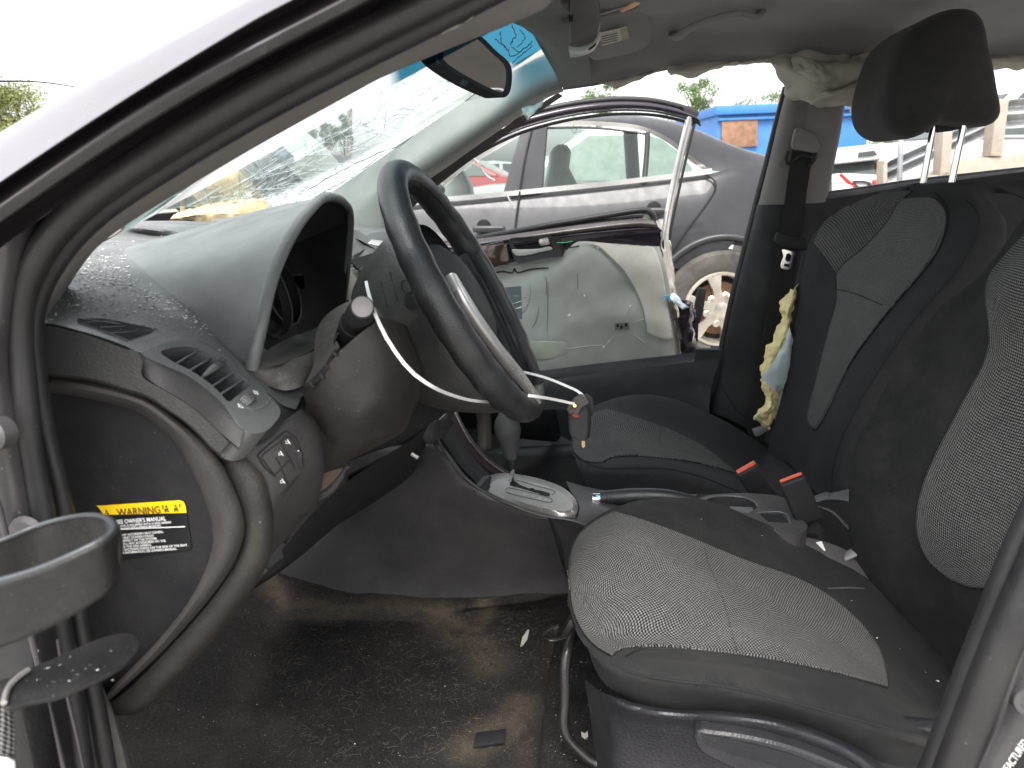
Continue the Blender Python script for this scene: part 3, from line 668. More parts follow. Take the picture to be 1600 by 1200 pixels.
# end panel: raised rim, sunk face
ro = [(40, 582), (63, 586), (140, 596), (224, 619), (280, 658), (332, 706), (360, 758), (376, 801), (378, 836), (360, 885), (315, 948), (245, 1025), (168, 1095), (150, 1112)]
ri = [(40, 598), (66, 605), (140, 618), (210, 635), (245, 656), (280, 688), (299, 722), (318, 762), (334, 810), (334, 858), (304, 927), (250, 998), (170, 1080), (152, 1098)]
mid = [((a+c)/2, (b+d)/2) for (a, b), (c, d) in zip(ro, ri)]
ep = skin('end_panel_rim', [Yq(.528, [(a+3, b-1) for a, b in ro]), Yq(.512, ro), Yq(.502, mid), Yq(.508, ri), Yq(.520, [(a-4, b+5) for a, b in ri])], M_rimtrim, dash, nu=80, nv=16)
face = skin('end_panel', [Yq(.520, [(a-3, b+4) for a, b in ri]), [((a*2+100)/3, (b*2+850)/3, .520) for a, b in ri], [((a+200)/3, (b+1700)/3, .522) for a, b in ri]], M_panel, dash, nu=60, nv=16)
lo = [(350, 697), (371, 698), (396, 720), (413, 744), (423, 782), (425, 815), (416, 875), (367, 951), (297, 1032), (224, 1105), (170, 1114)]
li = [(343, 712), (350, 735), (366, 765), (378, 800), (380, 836), (374, 860), (362, 886), (317, 949), (247, 1026), (190, 1080), (160, 1104)]
skin('kick_trim', [Yq(.54, [(a-4, b) for a, b in li]), Yq(.522, [(a+3, b) for a, b in li]), [((a*2+c*3)/5, (b*2+d*3)/5, .522) for (a, b), (c, d) in zip(li, lo)], Yq(.535, lo), Yq(.57, [(a+3, b+4) for a, b in lo])], M_knee, dash, nu=60, nv=16)
plate('end_panel', [(a, b, .5235) for a, b in [(50, 590), (150, 612), (240, 648), (300, 716), (330, 800), (332, 860), (302, 930), (240, 1005), (160, 1085), (120, 1000), (70, 780)]], (0, .006, 0), M_panel, dash)
# warning label on the end panel
def P2(u, v, off=.0012): return onto(face, u, v, off)
lab = thing('warning_label', 'yellow and black airbag warning label on the end panel of the dashboard', 'warning label')
# label corners in the photograph: (143,790) (290,780) (301,858) (160,868)
def LQ(s, t_, off=.0012):
    a = (143+147*s, 791-11*s); b = (160+141*s, 869-11*s); return P2(a[0]*(1-t_)+b[0]*t_, a[1]*(1-t_)+b[1]*t_, off)
rect = [(.0, .12), (.015, .03), (.06, 0), (.94, 0), (.985, .03), (1, .12), (1, .93), (.985, .985), (.95, 1), (.05, 1), (.015, .985), (0, .93)]
nrm = (LQ(1, 0)-LQ(0, 0)).cross(LQ(0, 1)-LQ(0, 0)).normalized(); nrm = nrm if nrm.dot(ORG-LQ(.5, .5)) > 0 else -nrm
plate('label_sheet', [LQ(*q) for q in rect], -nrm*.0008, M_labelblack, lab)
plate('yellow_band', [LQ(s, t_, .0016) for s, t_ in [(.0, .12), (.015, .03), (.06, 0), (.94, 0), (.985, .03), (1, .12), (1, .255), (0, .255)]], -nrm*.0003, M_yellow, lab)
ex = LQ(1, 0)-LQ(0, 0); wid = ex.length; ex.normalize(); eyv = nrm.cross(ex); hgt = (LQ(0, 1)-LQ(0, 0)).length
def LT(name, s, x0, x1, yb, yt, m, bold=.012):
    cu = bpy.data.curves.new(name, 'FONT'); cu.body = s; cu.size = 1; cu.offset = bold
    t = bpy.data.objects.new(name, cu); C.objects.link(t)
    me = bpy.data.meshes.new_from_object(t.evaluated_get(bpy.context.evaluated_depsgraph_get())); bpy.data.objects.remove(t)
    xs = [v.co.x for v in me.vertices]; a, b = min(xs), max(xs)
    for v in me.vertices: v.co = LQ(x0+(x1-x0)*(v.co.x-a)/(b-a), yb+(yt-yb)*v.co.y/.70, .0024)
    me.materials.clear(); me.materials.append(m); me.name = name
    o = bpy.data.objects.new(name, me); C.objects.link(o); o.parent = lab; return o
LT('word_warning', 'WARNING', .275, .735, .215, .07, M_printdark)
plate('warning_triangle', [LQ(.13, .225, .0022), LQ(.165, .065, .0022), LQ(.20, .225, .0022)], -nrm*.0002, M_printdark, lab)
LT('exclamation_mark', '!', .161, .169, .205, .12, M_yellow, .02)
for x in (.775, .875):
    q = [(x+.025+.012*math.cos(a), .095+.022*math.sin(a)) for a in np.linspace(0, 6.28, 9)[:-1]]
    plate('pictogram', [LQ(a, b, .0022) for a, b in q], -nrm*.0002, M_printdark, lab)
    plate('pictogram', [LQ(a, b, .0022) for a, b in [(x+.005, .14), (x+.045, .13), (x+.04, .17), (x+.055, .21), (x+.042, .21), (x+.025, .18), (x+.012, .21), (x, .21)]], -nrm*.0002, M_printdark, lab)
plate('pictogram', [LQ(a, b, .0022) for a, b in [(.757, .06), (.768, .06), (.77, .15), (.759, .15)]], -nrm*.0002, M_printdark, lab)
plate('pictogram', [LQ(a, b, .0022) for a, b in [(.94, .06), (.951, .06), (.951, .14), (.94, .14)]], -nrm*.0002, M_printdark, lab)
LT('print_line', "SEE OWNER'S MANUAL", .25, .78, .365, .285, M_print, .012)
LT('print_line', 'THIS CAR IS EQUIPPED WITH A SIDE AIRBAG', .21, .83, .43, .388, M_print)
LT('print_line', 'IN SEAT WITH AIRBAG MARKING.', .28, .72, .485, .443, M_print)
plate('print_rule', [LQ(.05, .515, .0022), LQ(.97, .515, .0022), LQ(.97, .53, .0022), LQ(.05, .53, .0022)], -nrm*.0002, M_print, lab)
for k, (s_, xe_) in enumerate([('DO NOT USE ANY ACCESSORY SEAT COVERS.', .73), ('USING OTHER SEAT COVERS COULD', .62), ('REDUCE THE EFFECT OF THE SYSTEM.', .65), ('DO NOT INSTALL ANY ACCESSORIES ON THE', .74), ('SIDE OR NEAR THE SIDE AIRBAG.', .58), ('DO NOT USE EXCESSIVE FORCE ON THE SIDE OF THE SEAT.', .97), ("FOR FURTHER INFORMATION, SEE OWNER'S MANUAL.", .85)]):
    LT('print_line', s_, .07, xe_, .61+k*.059, .568+k*.059, M_print)
# side air vent
vent = thing('side_air_vent', 'angled side air vent with slats and centre knob in the dashboard end', 'air vent')
fpl = W(221, 553, .505); fn = (W(382, 666, .515)-fpl).cross(W(305, 533, .575)-fpl).normalized(); fn = fn if fn.z > 0 else -fn
def FP(u, v, off=0): return WP(u, v, fpl+fn*off, fn)
eb = [(220, 585), (252, 606), (298, 634), (340, 672), (373, 700)]
e1 = [(221, 553), (258, 571), (298, 590), (345, 628), (382, 672)]
skin('housing_side', [Yq(.512, [(a, b+3) for a, b in eb]), Yq(.503, eb), [vec((a, b, .503))*.08+FP(c, d)*.92+Vector((0, -.0015, 0)) for (a, b), (c, d) in zip(eb, e1)], [FP(c, d) for c, d in e1]], M_dashmid, vent, nu=40, nv=16, lin=True)
fo = [FP(*q) for q in [(221, 553), (232, 546), (249, 539), (275, 531), (305, 533), (333, 545), (366, 566), (392, 588), (419, 616), (438, 640), (430, 660), (408, 676), (382, 672), (345, 628), (298, 590), (258, 571)]]
fi = [FP(*q) for q in [(251, 551), (262, 545), (280, 542), (305, 543), (330, 554), (352, 568), (372, 583), (391, 600), (380, 611), (368, 620), (357, 627), (343, 613), (325, 597), (297, 578), (272, 566)]]
ring('housing_face', fo, fi, -fn*.030, M_dash, vent, n=96, lip=0)
plate('duct', [p-fn*.028 for p in fo], -fn*.004, M_black, vent)
for a, b in (((273, 567), (309, 546)), ((294, 578), (332, 556)), ((313, 589), (351, 568)), ((330, 602), (366, 579)), ((344, 614), (380, 591))):
    A = FP(*a, -.002); B = FP(*b, -.002); w_ = (FP(a[0]+3, a[1]+2, -.002)-A)
    plate('slat', [A, B, B+w_, A+w_], -fn*.016-w_*2.0, M_dash, vent, b=.0004)
A = FP(318, 588); B = FP(347, 568)
tube('knob', [A+fn*.001, A*.6+B*.4+fn*.003, A*.3+B*.7+fn*.003, B+fn*.001], [.0016, .0036, .0038, .0034], M_dash, vent, n=14, seg=12, flat=(1, .7))
for k in range(5): tube('knob_rib', [A*(.5-.1*k)+B*(.5+.1*k)+fn*.0062+Vector((-.0025, 0, .0015)), A*(.5-.1*k)+B*(.5+.1*k)+fn*.0062+Vector((.0025, 0, -.0015))], .0004, M_rimtrim, vent, n=4, seg=6)
# thumb wheel and its two symbols
cw = FP(387, 625); wx = (FP(399, 617)-FP(375, 633)).normalized()
lathe('thumb_wheel', [(.001, -.0045), (.008, -.004), (.0085, 0), (.008, .004), (.001, .0045)], cw-fn*.003, wx.cross(fn), M_dash, vent, 26)
for k in range(9):
    a = R(-60+15*k); tube('wheel_rib', [cw-fn*.003+(fn*math.cos(a)+wx*math.sin(a))*.0087+wx.cross(fn)*q for q in (-.0035, .0035)], .0003, M_rimtrim, vent, n=3, seg=5)
for (u, v) in ((376, 634), (400, 613)):
    pc = FP(u, v, .0006); e2 = wx.cross(fn).normalized()
    for (x, y) in ((-1, 0), (1, 0), (0, 1), (0, -1)):
        plate('symbol', [pc+wx*(x*.0018)+e2*(y*.0018)+wx*q[0]*.0009+e2*q[1]*.0009 for q in ((-1, -1), (1, -1), (1, 1), (-1, 1))], -fn*.0003, M_print, vent)
tube('face_edge', [FP(423, 622), FP(414, 634), FP(398, 640), FP(376, 634)], .0011, M_hood, vent, n=14, seg=6)
# lower right end of the vent, rolling under towards the column
skin('housing_end', [[FP(419, 614, -.001), (445, 622, .64), (476, 604, .66)], [FP(437, 638, -.001), (458, 636, .63), (480, 616, .66)], [FP(431, 659, -.002), (456, 654, .60), (478, 634, .65)], [FP(410, 676, -.002), (440, 672, .565), (474, 648, .63)], [FP(384, 673, -.002), (425, 686, .55), (468, 660, .62)], [(373, 701, .512), (395, 699, .53), (460, 668, .63)]], M_dashmid, dash, nu=30, nv=24)
# instrument hood
tail = (143, 412)
def hrow(mid, end, Yt, Ym, Ye, extra=None):
    return [(tail[0], tail[1]+extra if extra else tail[1], Yt)]+[(a, b, y) for a, b, y in mid]+[(end[0], end[1], Ye)]
HR = [[(150, 424, .665), (178, 446, .655), (250, 472, .635), (320, 516, .62), (372, 560, .61), (392, 576, .60)],
      [(146, 418, .68), (190, 436, .665), (260, 456, .645), (325, 482, .63), (378, 508, .615), (404, 520, .605)],
      [(143, 413, .70), (195, 424, .685), (265, 430, .67), (330, 436, .655), (385, 440, .65), (424, 434, .64)],
      [(142, 409, .73), (200, 408, .72), (270, 402, .715), (340, 392, .71), (400, 380, .70), (453, 368, .69)],
      [(144, 406, .76), (205, 391, .77), (280, 373, .78), (355, 352, .78), (425, 337, .78), (482, 328, .76)],
      [(148, 404, .80), (208, 384, .83), (290, 361, .87), (370, 338, .90), (440, 320, .90), (508, 308, .88)],
      [(160, 404, .90), (220, 388, .95), (310, 366, 1.0), (390, 344, 1.02), (460, 326, 1.02), (535, 316, .99)],
      [(168, 408, .88), (232, 396, .97), (340, 376, 1.08), (420, 356, 1.09), (490, 344, 1.09), (546, 345, 1.04)]]
hood = skin('instrument_hood', HR, M_hood, dash, nu=70, nv=80, sharp=70)
rimp = [r[-1] for r in HR]
# rolled front lip of the hood
tube('hood_lip', [vec(p)+Vector((.001, 0, 0)) for p in rimp]+[W(536, 470, 1.06)], [.0058]*10, M_hood, dash, n=60, seg=12)
hcen = sum((vec(p) for p in rimp), Vector())/len(rimp)+Vector((0, 0, -.04))
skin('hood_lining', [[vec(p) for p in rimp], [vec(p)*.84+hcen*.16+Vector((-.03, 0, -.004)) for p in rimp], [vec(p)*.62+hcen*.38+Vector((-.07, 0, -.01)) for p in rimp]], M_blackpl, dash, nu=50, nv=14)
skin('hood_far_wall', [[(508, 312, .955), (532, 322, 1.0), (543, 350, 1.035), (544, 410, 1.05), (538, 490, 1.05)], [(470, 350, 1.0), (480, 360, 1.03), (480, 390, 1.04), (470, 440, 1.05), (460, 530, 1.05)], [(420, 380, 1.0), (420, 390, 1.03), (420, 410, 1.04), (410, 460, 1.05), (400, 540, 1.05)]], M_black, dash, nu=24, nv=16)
cl = thing('instrument_cluster', 'dark instrument cluster deep inside the dashboard hood', 'instrument cluster')
box('dial_panel', W(455, 470, .85)+Vector((-.07, .01, -.03)), (.02, .24, .10), M_black, cl, rot=Matrix.Rotation(R(-20), 3, 'Y'), b=.01)
lathe('dial_ring', [(.045, 0), (.047, .012), (.043, .012)], W(455, 470, .76)+Vector((-.035, 0, .0)), (1, 0, .3), M_blackpl, cl, 30)
lathe('dial_ring', [(.045, 0), (.047, .012), (.043, .012)], W(470, 460, .93)+Vector((-.035, 0, .0)), (1, 0, .3), M_blackpl, cl, 30)
plate('lens_glint', [(462, 432, .97), (470, 428, .97), (474, 430, .97), (476, 452, .97), (470, 450, .97), (462, 440, .97)], (-.002, 0, 0), pm('clear_lens', (.30, .34, .36), .1), cl)
# shelf below the cluster, shroud arch, dusty wings
shelf = skin('cluster_shelf', [[(396, 566, .60), (405, 556, .62), (447, 530, .72), (497, 510, .86), (545, 478, .98)], [(398, 572, .60), (412, 564, .61), (450, 545, .70), (497, 522, .80), (548, 490, .95)], [(400, 578, .60), (428, 572, .60), (461, 560, .64), (498, 540, .72), (550, 500, .9)]], M_dustpl, dash, nu=30, nv=16)
skin('column_surround', [[(380, 556, .60), (388, 562, .60), (402, 574, .60), (428, 571, .61), (461, 560, .635), (500, 545, .68)], [(388, 572, .60), (402, 586, .60), (420, 592, .60), (440, 590, .60), (466, 578, .62), (500, 565, .66)], [(396, 584, .60), (410, 598, .60), (428, 606, .60), (445, 610, .60), (466, 606, .61), (482, 596, .63)]], M_dustpl, dash, nu=30, nv=20)
arch = skin('column_shroud_upper', [[(476, 600, .615), (489, 570, .63), (493, 524, .66), (503, 500, .70), (520, 484, .74), (540, 473, .78), (560, 466, .84), (590, 455, .88)],
                [(480, 601, .60), (497, 575, .615), (503, 530, .64), (512, 506, .67), (526, 491, .70), (545, 480, .74), (565, 474, .80), (592, 465, .86)],
                [(484, 598, .598), (508, 572, .605), (516, 540, .62), (519, 518, .64), (532, 500, .665), (550, 489, .70), (572, 482, .76), (596, 480, .82)],
                [(492, 592, .60), (512, 570, .605), (530, 545, .61), (523, 524, .63), (538, 500, .66), (556, 492, .68), (580, 490, .72), (600, 500, .78)]], M_dustpl, dash, nu=50, nv=24)
tube('shroud_gap', [(478, 603, .60), (496, 592, .60), (511, 574, .60), (522, 556, .605), (532, 545, .61)], [.0018, .0034, .0030, .0030, .002], M_black, dash, n=20, seg=8)
for (u, v) in ((487, 600), (503, 587), (512, 572), (524, 552)): box('clip_tab', W(u, v, .598), (.006, .004, .003), M_blackpl, dash, rot=Matrix.Rotation(R(50), 3, 'Y'), b=.0006)
knee = skin('knee_panel', [[(470, 606, .62), (478, 630, .625), (496, 680, .64), (503, 740, .66)],
                   [(500, 585, .60), (512, 622, .60), (528, 672, .615), (545, 719, .66)],
                   [(535, 545, .60), (556, 590, .60), (574, 650, .61), (590, 697, .67)],
                   [(585, 505, .62), (610, 560, .62), (625, 615, .64), (630, 674, .70)],
                   [(612, 500, .68), (640, 555, .68), (655, 595, .72), (642, 650, .78)],
                   [(640, 510, .80), (660, 560, .82), (668, 598, .84), (653, 632, .84)],
                   [(680, 520, .90), (690, 560, .92), (686, 590, .92), (670, 600, .90)]], M_knee, dash, nu=50, nv=60)
skin('knee_panel_underside', [[(503, 740, .66), (545, 719, .66), (590, 697, .67), (630, 674, .70), (642, 650, .78), (653, 632, .84), (670, 600, .90)],
                              [(500, 742, .80), (540, 722, .84), (588, 705, .88), (630, 690, .92), (660, 670, .95), (690, 650, 1.0), (700, 640, 1.04)]], M_blackpl, dash, nu=30, nv=6)
# switch panel
sw = skin('switch_panel', [[(360, 700, .535), (374, 700, .53), (420, 672, .555), (463, 644, .60), (472, 640, .63)],
                 [(366, 706, .53), (378, 706, .527), (430, 684, .545), (480, 656, .595), (490, 660, .63)],
                 [(390, 725, .53), (400, 722, .53), (440, 705, .545), (494, 685, .59), (501, 690, .63)],
                 [(410, 750, .535), (420, 750, .535), (455, 745, .55), (500, 735, .59), (505, 740, .63)],
                 [(418, 800, .54), (426, 800, .54), (450, 798, .56), (488, 785, .60), (494, 790, .63)],
                 [(410, 850, .55), (420, 850, .55), (440, 835, .57), (462, 820, .61), (470, 815, .64)],
                 [(398, 890, .56), (405, 885, .56), (420, 870, .58), (440, 850, .62), (446, 850, .66)]], M_dashmid, dash, nu=40, nv=50)
def swl(pts, r=.0006, m=M_black, nm='switch_outline', cl=False, off=.0002): tube(nm, [onto(sw, a, b, off) for a, b in cr(pts, 26, cl)], r, m, sw, n=None, seg=6, closed=cl)
swl([(403, 715), (404, 709), (445, 674), None, (448, 674), (462, 685), (470, 705), (472, 725)], .0009); swl([(403, 712), (412, 728), (430, 744)], .0009)
swl([(409, 716), (411, 710), (438, 690), None, (450, 681), (460, 692), (467, 707), (466, 720)]); swl([(409, 716), (418, 728), (429, 742), None, (452, 719)])
swl([(438, 690), (446, 705), (456, 722), (460, 732)]); swl([(431, 715), (440, 730)]); swl([(440, 733), (448, 752), (450, 760)]); swl([(436, 782), (470, 738)])
swl([(436, 773), (446, 763), (466, 741)])
for s, u, v, d in (('bulb_symbol', 448, 690, 0), ('car_symbol', 437, 708, 0), ('dimmer_symbol', 466, 711, 0), ('lamp_symbol', 440, 751, 0)):
    for k in range(4):
        a = k*1.6; swl([(u+2.6*math.cos(a), v+3*math.sin(a)), (u+3.2*math.cos(a+1.1)+k*.6, v+3*math.sin(a+1.2)+k*1.6)], .00035, M_print, s, off=.0006)
swl([(465, 704), (468, 714)], .0007, M_print, 'dimmer_symbol', off=.0006)
box('switch', onto(sw, 466, 718, .001), (.006, .003, .014), M_blackpl, sw, b=.001)
# fuse pocket with its bright edge
skin('pocket', [[(499, 742, .66), (520, 735, .68), (548, 728, .7)], [(488, 778, .66), (505, 770, .68), (530, 745, .7)]], pm('pocket_tan', (.16, .12, .10), .6), dash, nu=12, nv=6)
tube('pocket_edge', [(487, 781, .645), (496, 778, .645), (515, 766, .65), (531, 748, .66), (540, 728, .67)], [.0022, .0042, .0040, .0030, .0015], M_rimtrim, dash, n=24, seg=8)
# dark structure under the column
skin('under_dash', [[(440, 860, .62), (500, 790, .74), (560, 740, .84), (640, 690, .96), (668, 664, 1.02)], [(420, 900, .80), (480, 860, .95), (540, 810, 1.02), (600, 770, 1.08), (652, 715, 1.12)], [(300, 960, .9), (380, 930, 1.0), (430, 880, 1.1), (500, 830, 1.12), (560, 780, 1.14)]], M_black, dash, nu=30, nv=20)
skin('lower_cover', [[(545, 745, .92), (600, 715, .97), (650, 690, 1.02), (660, 700, 1.04)], [(540, 765, .94), (600, 738, .98), (645, 715, 1.03), (652, 722, 1.05)], [(530, 800, .96), (575, 785, 1.0), (630, 750, 1.05), (648, 735, 1.07)], [(520, 818, 1.0), (560, 800, 1.04), (610, 768, 1.08), (640, 745, 1.10)]], M_black, dash, nu=30, nv=16, t=.004)
tube('cover_edge', [(522, 818, .995), (560, 797, 1.03), (610, 766, 1.07), (642, 742, 1.09), (650, 722, 1.045), (640, 712, 1.03)], .0016, M_blackpl, dash, n=30, seg=6)
box('metal_clip', W(645, 710, 1.02), (.020, .004, .006), M_silver, dash, rot=Matrix.Rotation(R(35), 3, 'Y'), b=.001)
# stalk
st = thing('indicator_stalk', 'black indicator stalk with dusty pale end beside the column', 'stalk')
sb = W(549, 534, .665); s1 = W(556, 505, .64); s2 = W(562, 492, .62); s3 = W(566, 480, .60)
tube('stalk_base', [sb+(sb-s1)*.3, sb, s1], [.0150, .0158, .0145], M_rubber2, st, n=14, seg=24)
tube('stalk_body', [s1, s2, s3], [.0128, .0125, .0102], M_blackpl, st, n=14, seg=24)
ax = (s3-s2).normalized(); lathe('stalk_end', [(0, .0035), (.005, .003), (.0085, .0012), (.0100, -.002)], s3, (ax+(ORG-s3).normalized()*.6), pm('stalk_end_grey', (.26, .24, .24), .6), st, 28)
tube('stalk_collar', [(528, 520, .625), (523, 535, .62), (532, 553, .612), (548, 559, .61), (566, 553, .61), (576, 538, .615), (580, 520, .62)], .0012, M_blackpl, st, n=30, seg=6)
# centre air vents beyond the wheel
cv = thing('centre_air_vent', 'pair of dark centre air vents beyond the steering wheel', 'air vent')
bez = pm('centre_bezel_grey', (.10, .105, .105), .45)
skin('bezel', [[(520, 388, 1.22), (562, 372, 1.3), (598, 362, 1.36), (628, 378, 1.40)], [(530, 415, 1.2), (575, 392, 1.28), (604, 378, 1.34), (632, 395, 1.38)], [(545, 436, 1.18), (590, 412, 1.26), (615, 400, 1.32), (640, 420, 1.36)], [(558, 452, 1.17), (600, 430, 1.24), (630, 420, 1.3), (650, 450, 1.34)], [(600, 490, 1.17), (630, 470, 1.24), (650, 460, 1.3), (670, 490, 1.34)]], bez, cv, nu=24, nv=20)
for q in ([(544, 410, 1.19), (585, 397, 1.265), (592, 408, 1.262), (604, 416, 1.258), (572, 438, 1.19)], [(598, 402, 1.275), (614, 390, 1.32), (620, 396, 1.32), (608, 408, 1.275)]):
    o = plate('duct', [vec(p)+Vector((.004, -.004, .004)) for p in q], (-.004, .006, -.004), M_black, cv, b=0)
for a, b in (((548, 416), (588, 403)), ((556, 425), (594, 411)), ((564, 433), (600, 417))):
    tube('slat', [W(*a, 1.185), W(*b, 1.255)], .0022, M_dash, cv, n=4, seg=8)
tube('slat', [W(603, 402, 1.27), W(616, 393, 1.31)], .002, M_silver, cv, n=4, seg=8)
tube('knob', [W(562, 424, 1.18), W(590, 408, 1.24)], [.003, .006, .003], M_blackpl, cv, n=10, seg=10)
# pale centre fascia between the column and the vents
skin('centre_fascia', [[(545, 415, 1.12), (560, 440, 1.13), (585, 470, 1.15), (600, 500, 1.16)], [(530, 448, 1.10), (545, 470, 1.10), (565, 475, 1.12), (590, 510, 1.13)]], pm('fascia_silver_grey', (.30, .30, .28), .45), dash, nu=16, nv=6)
skin('top_cover', [[(545, 362, 1.26), (560, 360, 1.34), (570, 368, 1.38)], [(548, 392, 1.22), (565, 388, 1.27), (584, 376, 1.34)], [(550, 400, 1.2), (556, 396, 1.24), (560, 392, 1.26)]], M_hood, dash, nu=14, nv=10)
plate('broken_trim', [(574, 380, 1.26), (580, 374, 1.27), (598, 376, 1.28), (604, 382, 1.27), (590, 384, 1.26)], (.0, .004, -.002), M_silver, dash, b=.001)

# ================= steering wheel =================
swh = thing('steering_wheel', 'black moulded steering wheel with silver spoke trim, seen from its edge', 'steering wheel')
def camv(x, y, z): return Vector((x*cP-y*sP, x*sP+y*cP, z))
WC = ORG+camv(-.0539, .9035, -.139)
wn = camv(math.cos(R(29.7))*math.cos(R(-4.8)), math.cos(R(29.7))*math.sin(R(-4.8)), math.sin(R(29.7)))
wl = wn.cross(Vector((0, 0, 1))).normalized(); wl = wl if wl.y > 0 else -wl       # across, towards the passenger
wu = wn.cross(wl); wu = wu if wu.z > 0 else -wu
def WW(a, b, h): return WC+wl*a+wu*b+wn*h
nR = 120; RR = .159; prof = []
ringP = []; rad = []
for k in range(nR):
    a = 2*math.pi*k/nR; ringP.append(WW(RR*math.cos(a), RR*math.sin(a), 0))
    g = max(0, math.cos(2*(a-R(10)))); rad.append(.0168+.0012*g+.0006*math.sin(a*26)*(1 if math.sin(a) < .75 and abs(math.cos(a)) > .5 else 0))
v, f = tube_geo(ringP, rad, 20, True); rim = obj('rim', v, f, M_wheelrim, swh, sharp=80)
for s in (-1, 1):
    tube('rim_seam', [WW((RR+s*.0145)*math.cos(2*math.pi*k/nR), (RR+s*.0145)*math.sin(2*math.pi*k/nR), .0078-.002*s) for k in range(nR)], .0005, M_black, swh, n=None, seg=5, closed=True)
# back shell of the hub: a deep moulded bowl
secs = []
for h, ra, rb, oy in ((-.125, .035, .040, -.005), (-.120, .068, .075, -.008), (-.09, .092, .100, -.012), (-.055, .108, .118, -.016), (-.028, .118, .125, -.02), (-.012, .112, .118, -.02)):
    row = []
    for k in range(49):
        a = 2*math.pi*k/48; e = .75; cc, ss = math.cos(a), math.sin(a)
        row.append(WW(ra*math.copysign(abs(cc)**e, cc), oy+rb*math.copysign(abs(ss)**e, ss), h))
    secs.append(row)
G = np.array(secs); G = np.stack([cr(list(G[:, i]), 20) for i in range(49)], 1); G[:, -1] = G[:, 0]
v, f, uv = grid_mesh(G); bs = obj('hub_back_shell', v, f, pm('hub_shell_plastic', (.026, .028, .029), .48, grain=(480, .0005), dust=(.10, DU)), swh, uv, face_cam=True)
pad = lathe('hub_pad', [(0, .012), (.03, .011), (.055, .006), (.072, -.004), (.078, -.014), (.078, -.03)], WW(0, -.005, 0), wn, pm('hub_pad_plastic', (.020, .020, .022), .7, grain=(350, .001), dust=(.1, DU)), swh, 48)
for s in (-1, 1):
    q = [(.082, .035), (.125, .040), (.163, .034), (.160, -.005), (.128, -.02), (.10, -.07), (.066, -.115), (.035, -.160), (.020, -.156), (.035, -.10), (.07, -.06), (.085, -.02)]
    plate('spoke', [WW(s*a, b, .002) for a, b in q], -wn*.022, M_blackpl, swh, b=.003)
    q = [(.092, .030), (.108, .034), (.118, .0), (.112, -.03), (.092, -.075), (.064, -.118), (.044, -.155), (.030, -.150), (.045, -.105), (.072, -.064), (.088, -.02)]
    plate('spoke_trim', [WW(s*a*1.10, b, .020) for a, b in q], -wn*.009, M_silver if s < 0 else M_blackpl, swh, b=.0025)
hc = hit(bs, 645, 470)
if hc: lathe('screw_recess', [(0, .0012), (.0085, .0012), (.0105, .0005)], hc[0], hc[1], M_black, swh, 20)
hc = hit(bs, 636, 448)
if hc: tube('screw_cap', [hc[0]+hc[1].orthogonal().normalized()*.006*math.cos(a)+hc[1].cross(hc[1].orthogonal().normalized())*.008*math.sin(a)+hc[1]*.0005 for a in np.linspace(0, 6.1, 20)], .0005, M_black, swh, n=None, seg=5)
for px in ([(610, 425), (622, 470)], [(596, 440), (606, 480)]):
    tube('shell_slot', [onto(bs, a, b, .0003) for a, b in px], .0012, M_black, swh, n=None, seg=6)

# ================= cable tie and key =================
tie = thing('cable_tie', 'long white plastic cable tie looped round the steering column, holding the key', 'cable tie')
def tiem(pts, n=40): return ribbon('strap', pts, .0031, M_white, tie, n=n, t=.0013)
tiem([(572, 440, .74), (577, 462, .66), (588, 495, .60), (608, 535, .585), (640, 578, .59), (672, 602, .60), (705, 617, .66), (740, 626, .74), (778, 628, .82), (800, 624, .87)])
tiem([(790, 578, .95), (816, 581, .92), (852, 590, .90), (885, 603, .88), (905, 613, .86), (916, 626, .855)], 30)
tiem([(826, 618, .72), (842, 620, .74), (870, 625, .80), (897, 631, .84)], 20)
key = thing('car_key', 'black car key fob with red panic button hanging from the white cable tie', 'key')
kc = W(903, 662, .85)
plate('fob', [W(a, b, .85) for a, b in [(887, 634), (893, 628), (905, 626), (914, 630), (918, 642), (919, 665), (917, 686), (914, 690), (905, 689), (893, 684), (888, 676), (887, 655)]], (.004, .012, 0), M_blackpl, key, b=.0025, seg=3)
plate('fob_ring', [W(a, b, .868) for a, b in [(908, 620), (918, 617), (926, 624), (928, 640), (926, 651), (919, 651), (921, 640), (917, 628), (910, 628)]], (0, .008, 0), M_blackpl, key, b=.002)
plate('torn_strap', [W(a, b, .843) for a, b in [(885, 640), (890, 632), (897, 622), (908, 616), (916, 622), (920, 630), (908, 638), (902, 650), (896, 645), (891, 648)]], (0, .004, 0), pm('worn_leather', (.05, .045, .04), .8, grain=(300, .001)), key, b=.001)
lathe('rivet', [(0, .0016), (.0020, .0014), (.0028, 0)], W(898, 634, .842), (0, -1, .3), pm('brass', (.75, .55, .22), .25, metal=1), key, 16)
plate('panic_button', [W(a, b, .848) for a, b in [(893, 647), (899, 645), (904, 648), (904, 652), (899, 653), (894, 650)]], (0, .003, 0), pm('panic_red', (.30, .03, .02), .5), key, b=.0006)
plate('key_blade', [W(a, b, .857) for a, b in [(909, 686), (914, 686), (914, 698), (911, 700), (909, 697)]], (0, .002, 0), pm('worn_brass_blade', (.45, .32, .18), .4, metal=.8), key)
tube('fob_seam', [W(891, 640, .848), W(890, 665, .848), W(893, 680, .848)], .0005, M_black, key, n=8, seg=5)

# ================= centre stack and console =================
con = thing('centre_console', 'charcoal centre console with tall smooth side panel and silver gear surround', 'console')
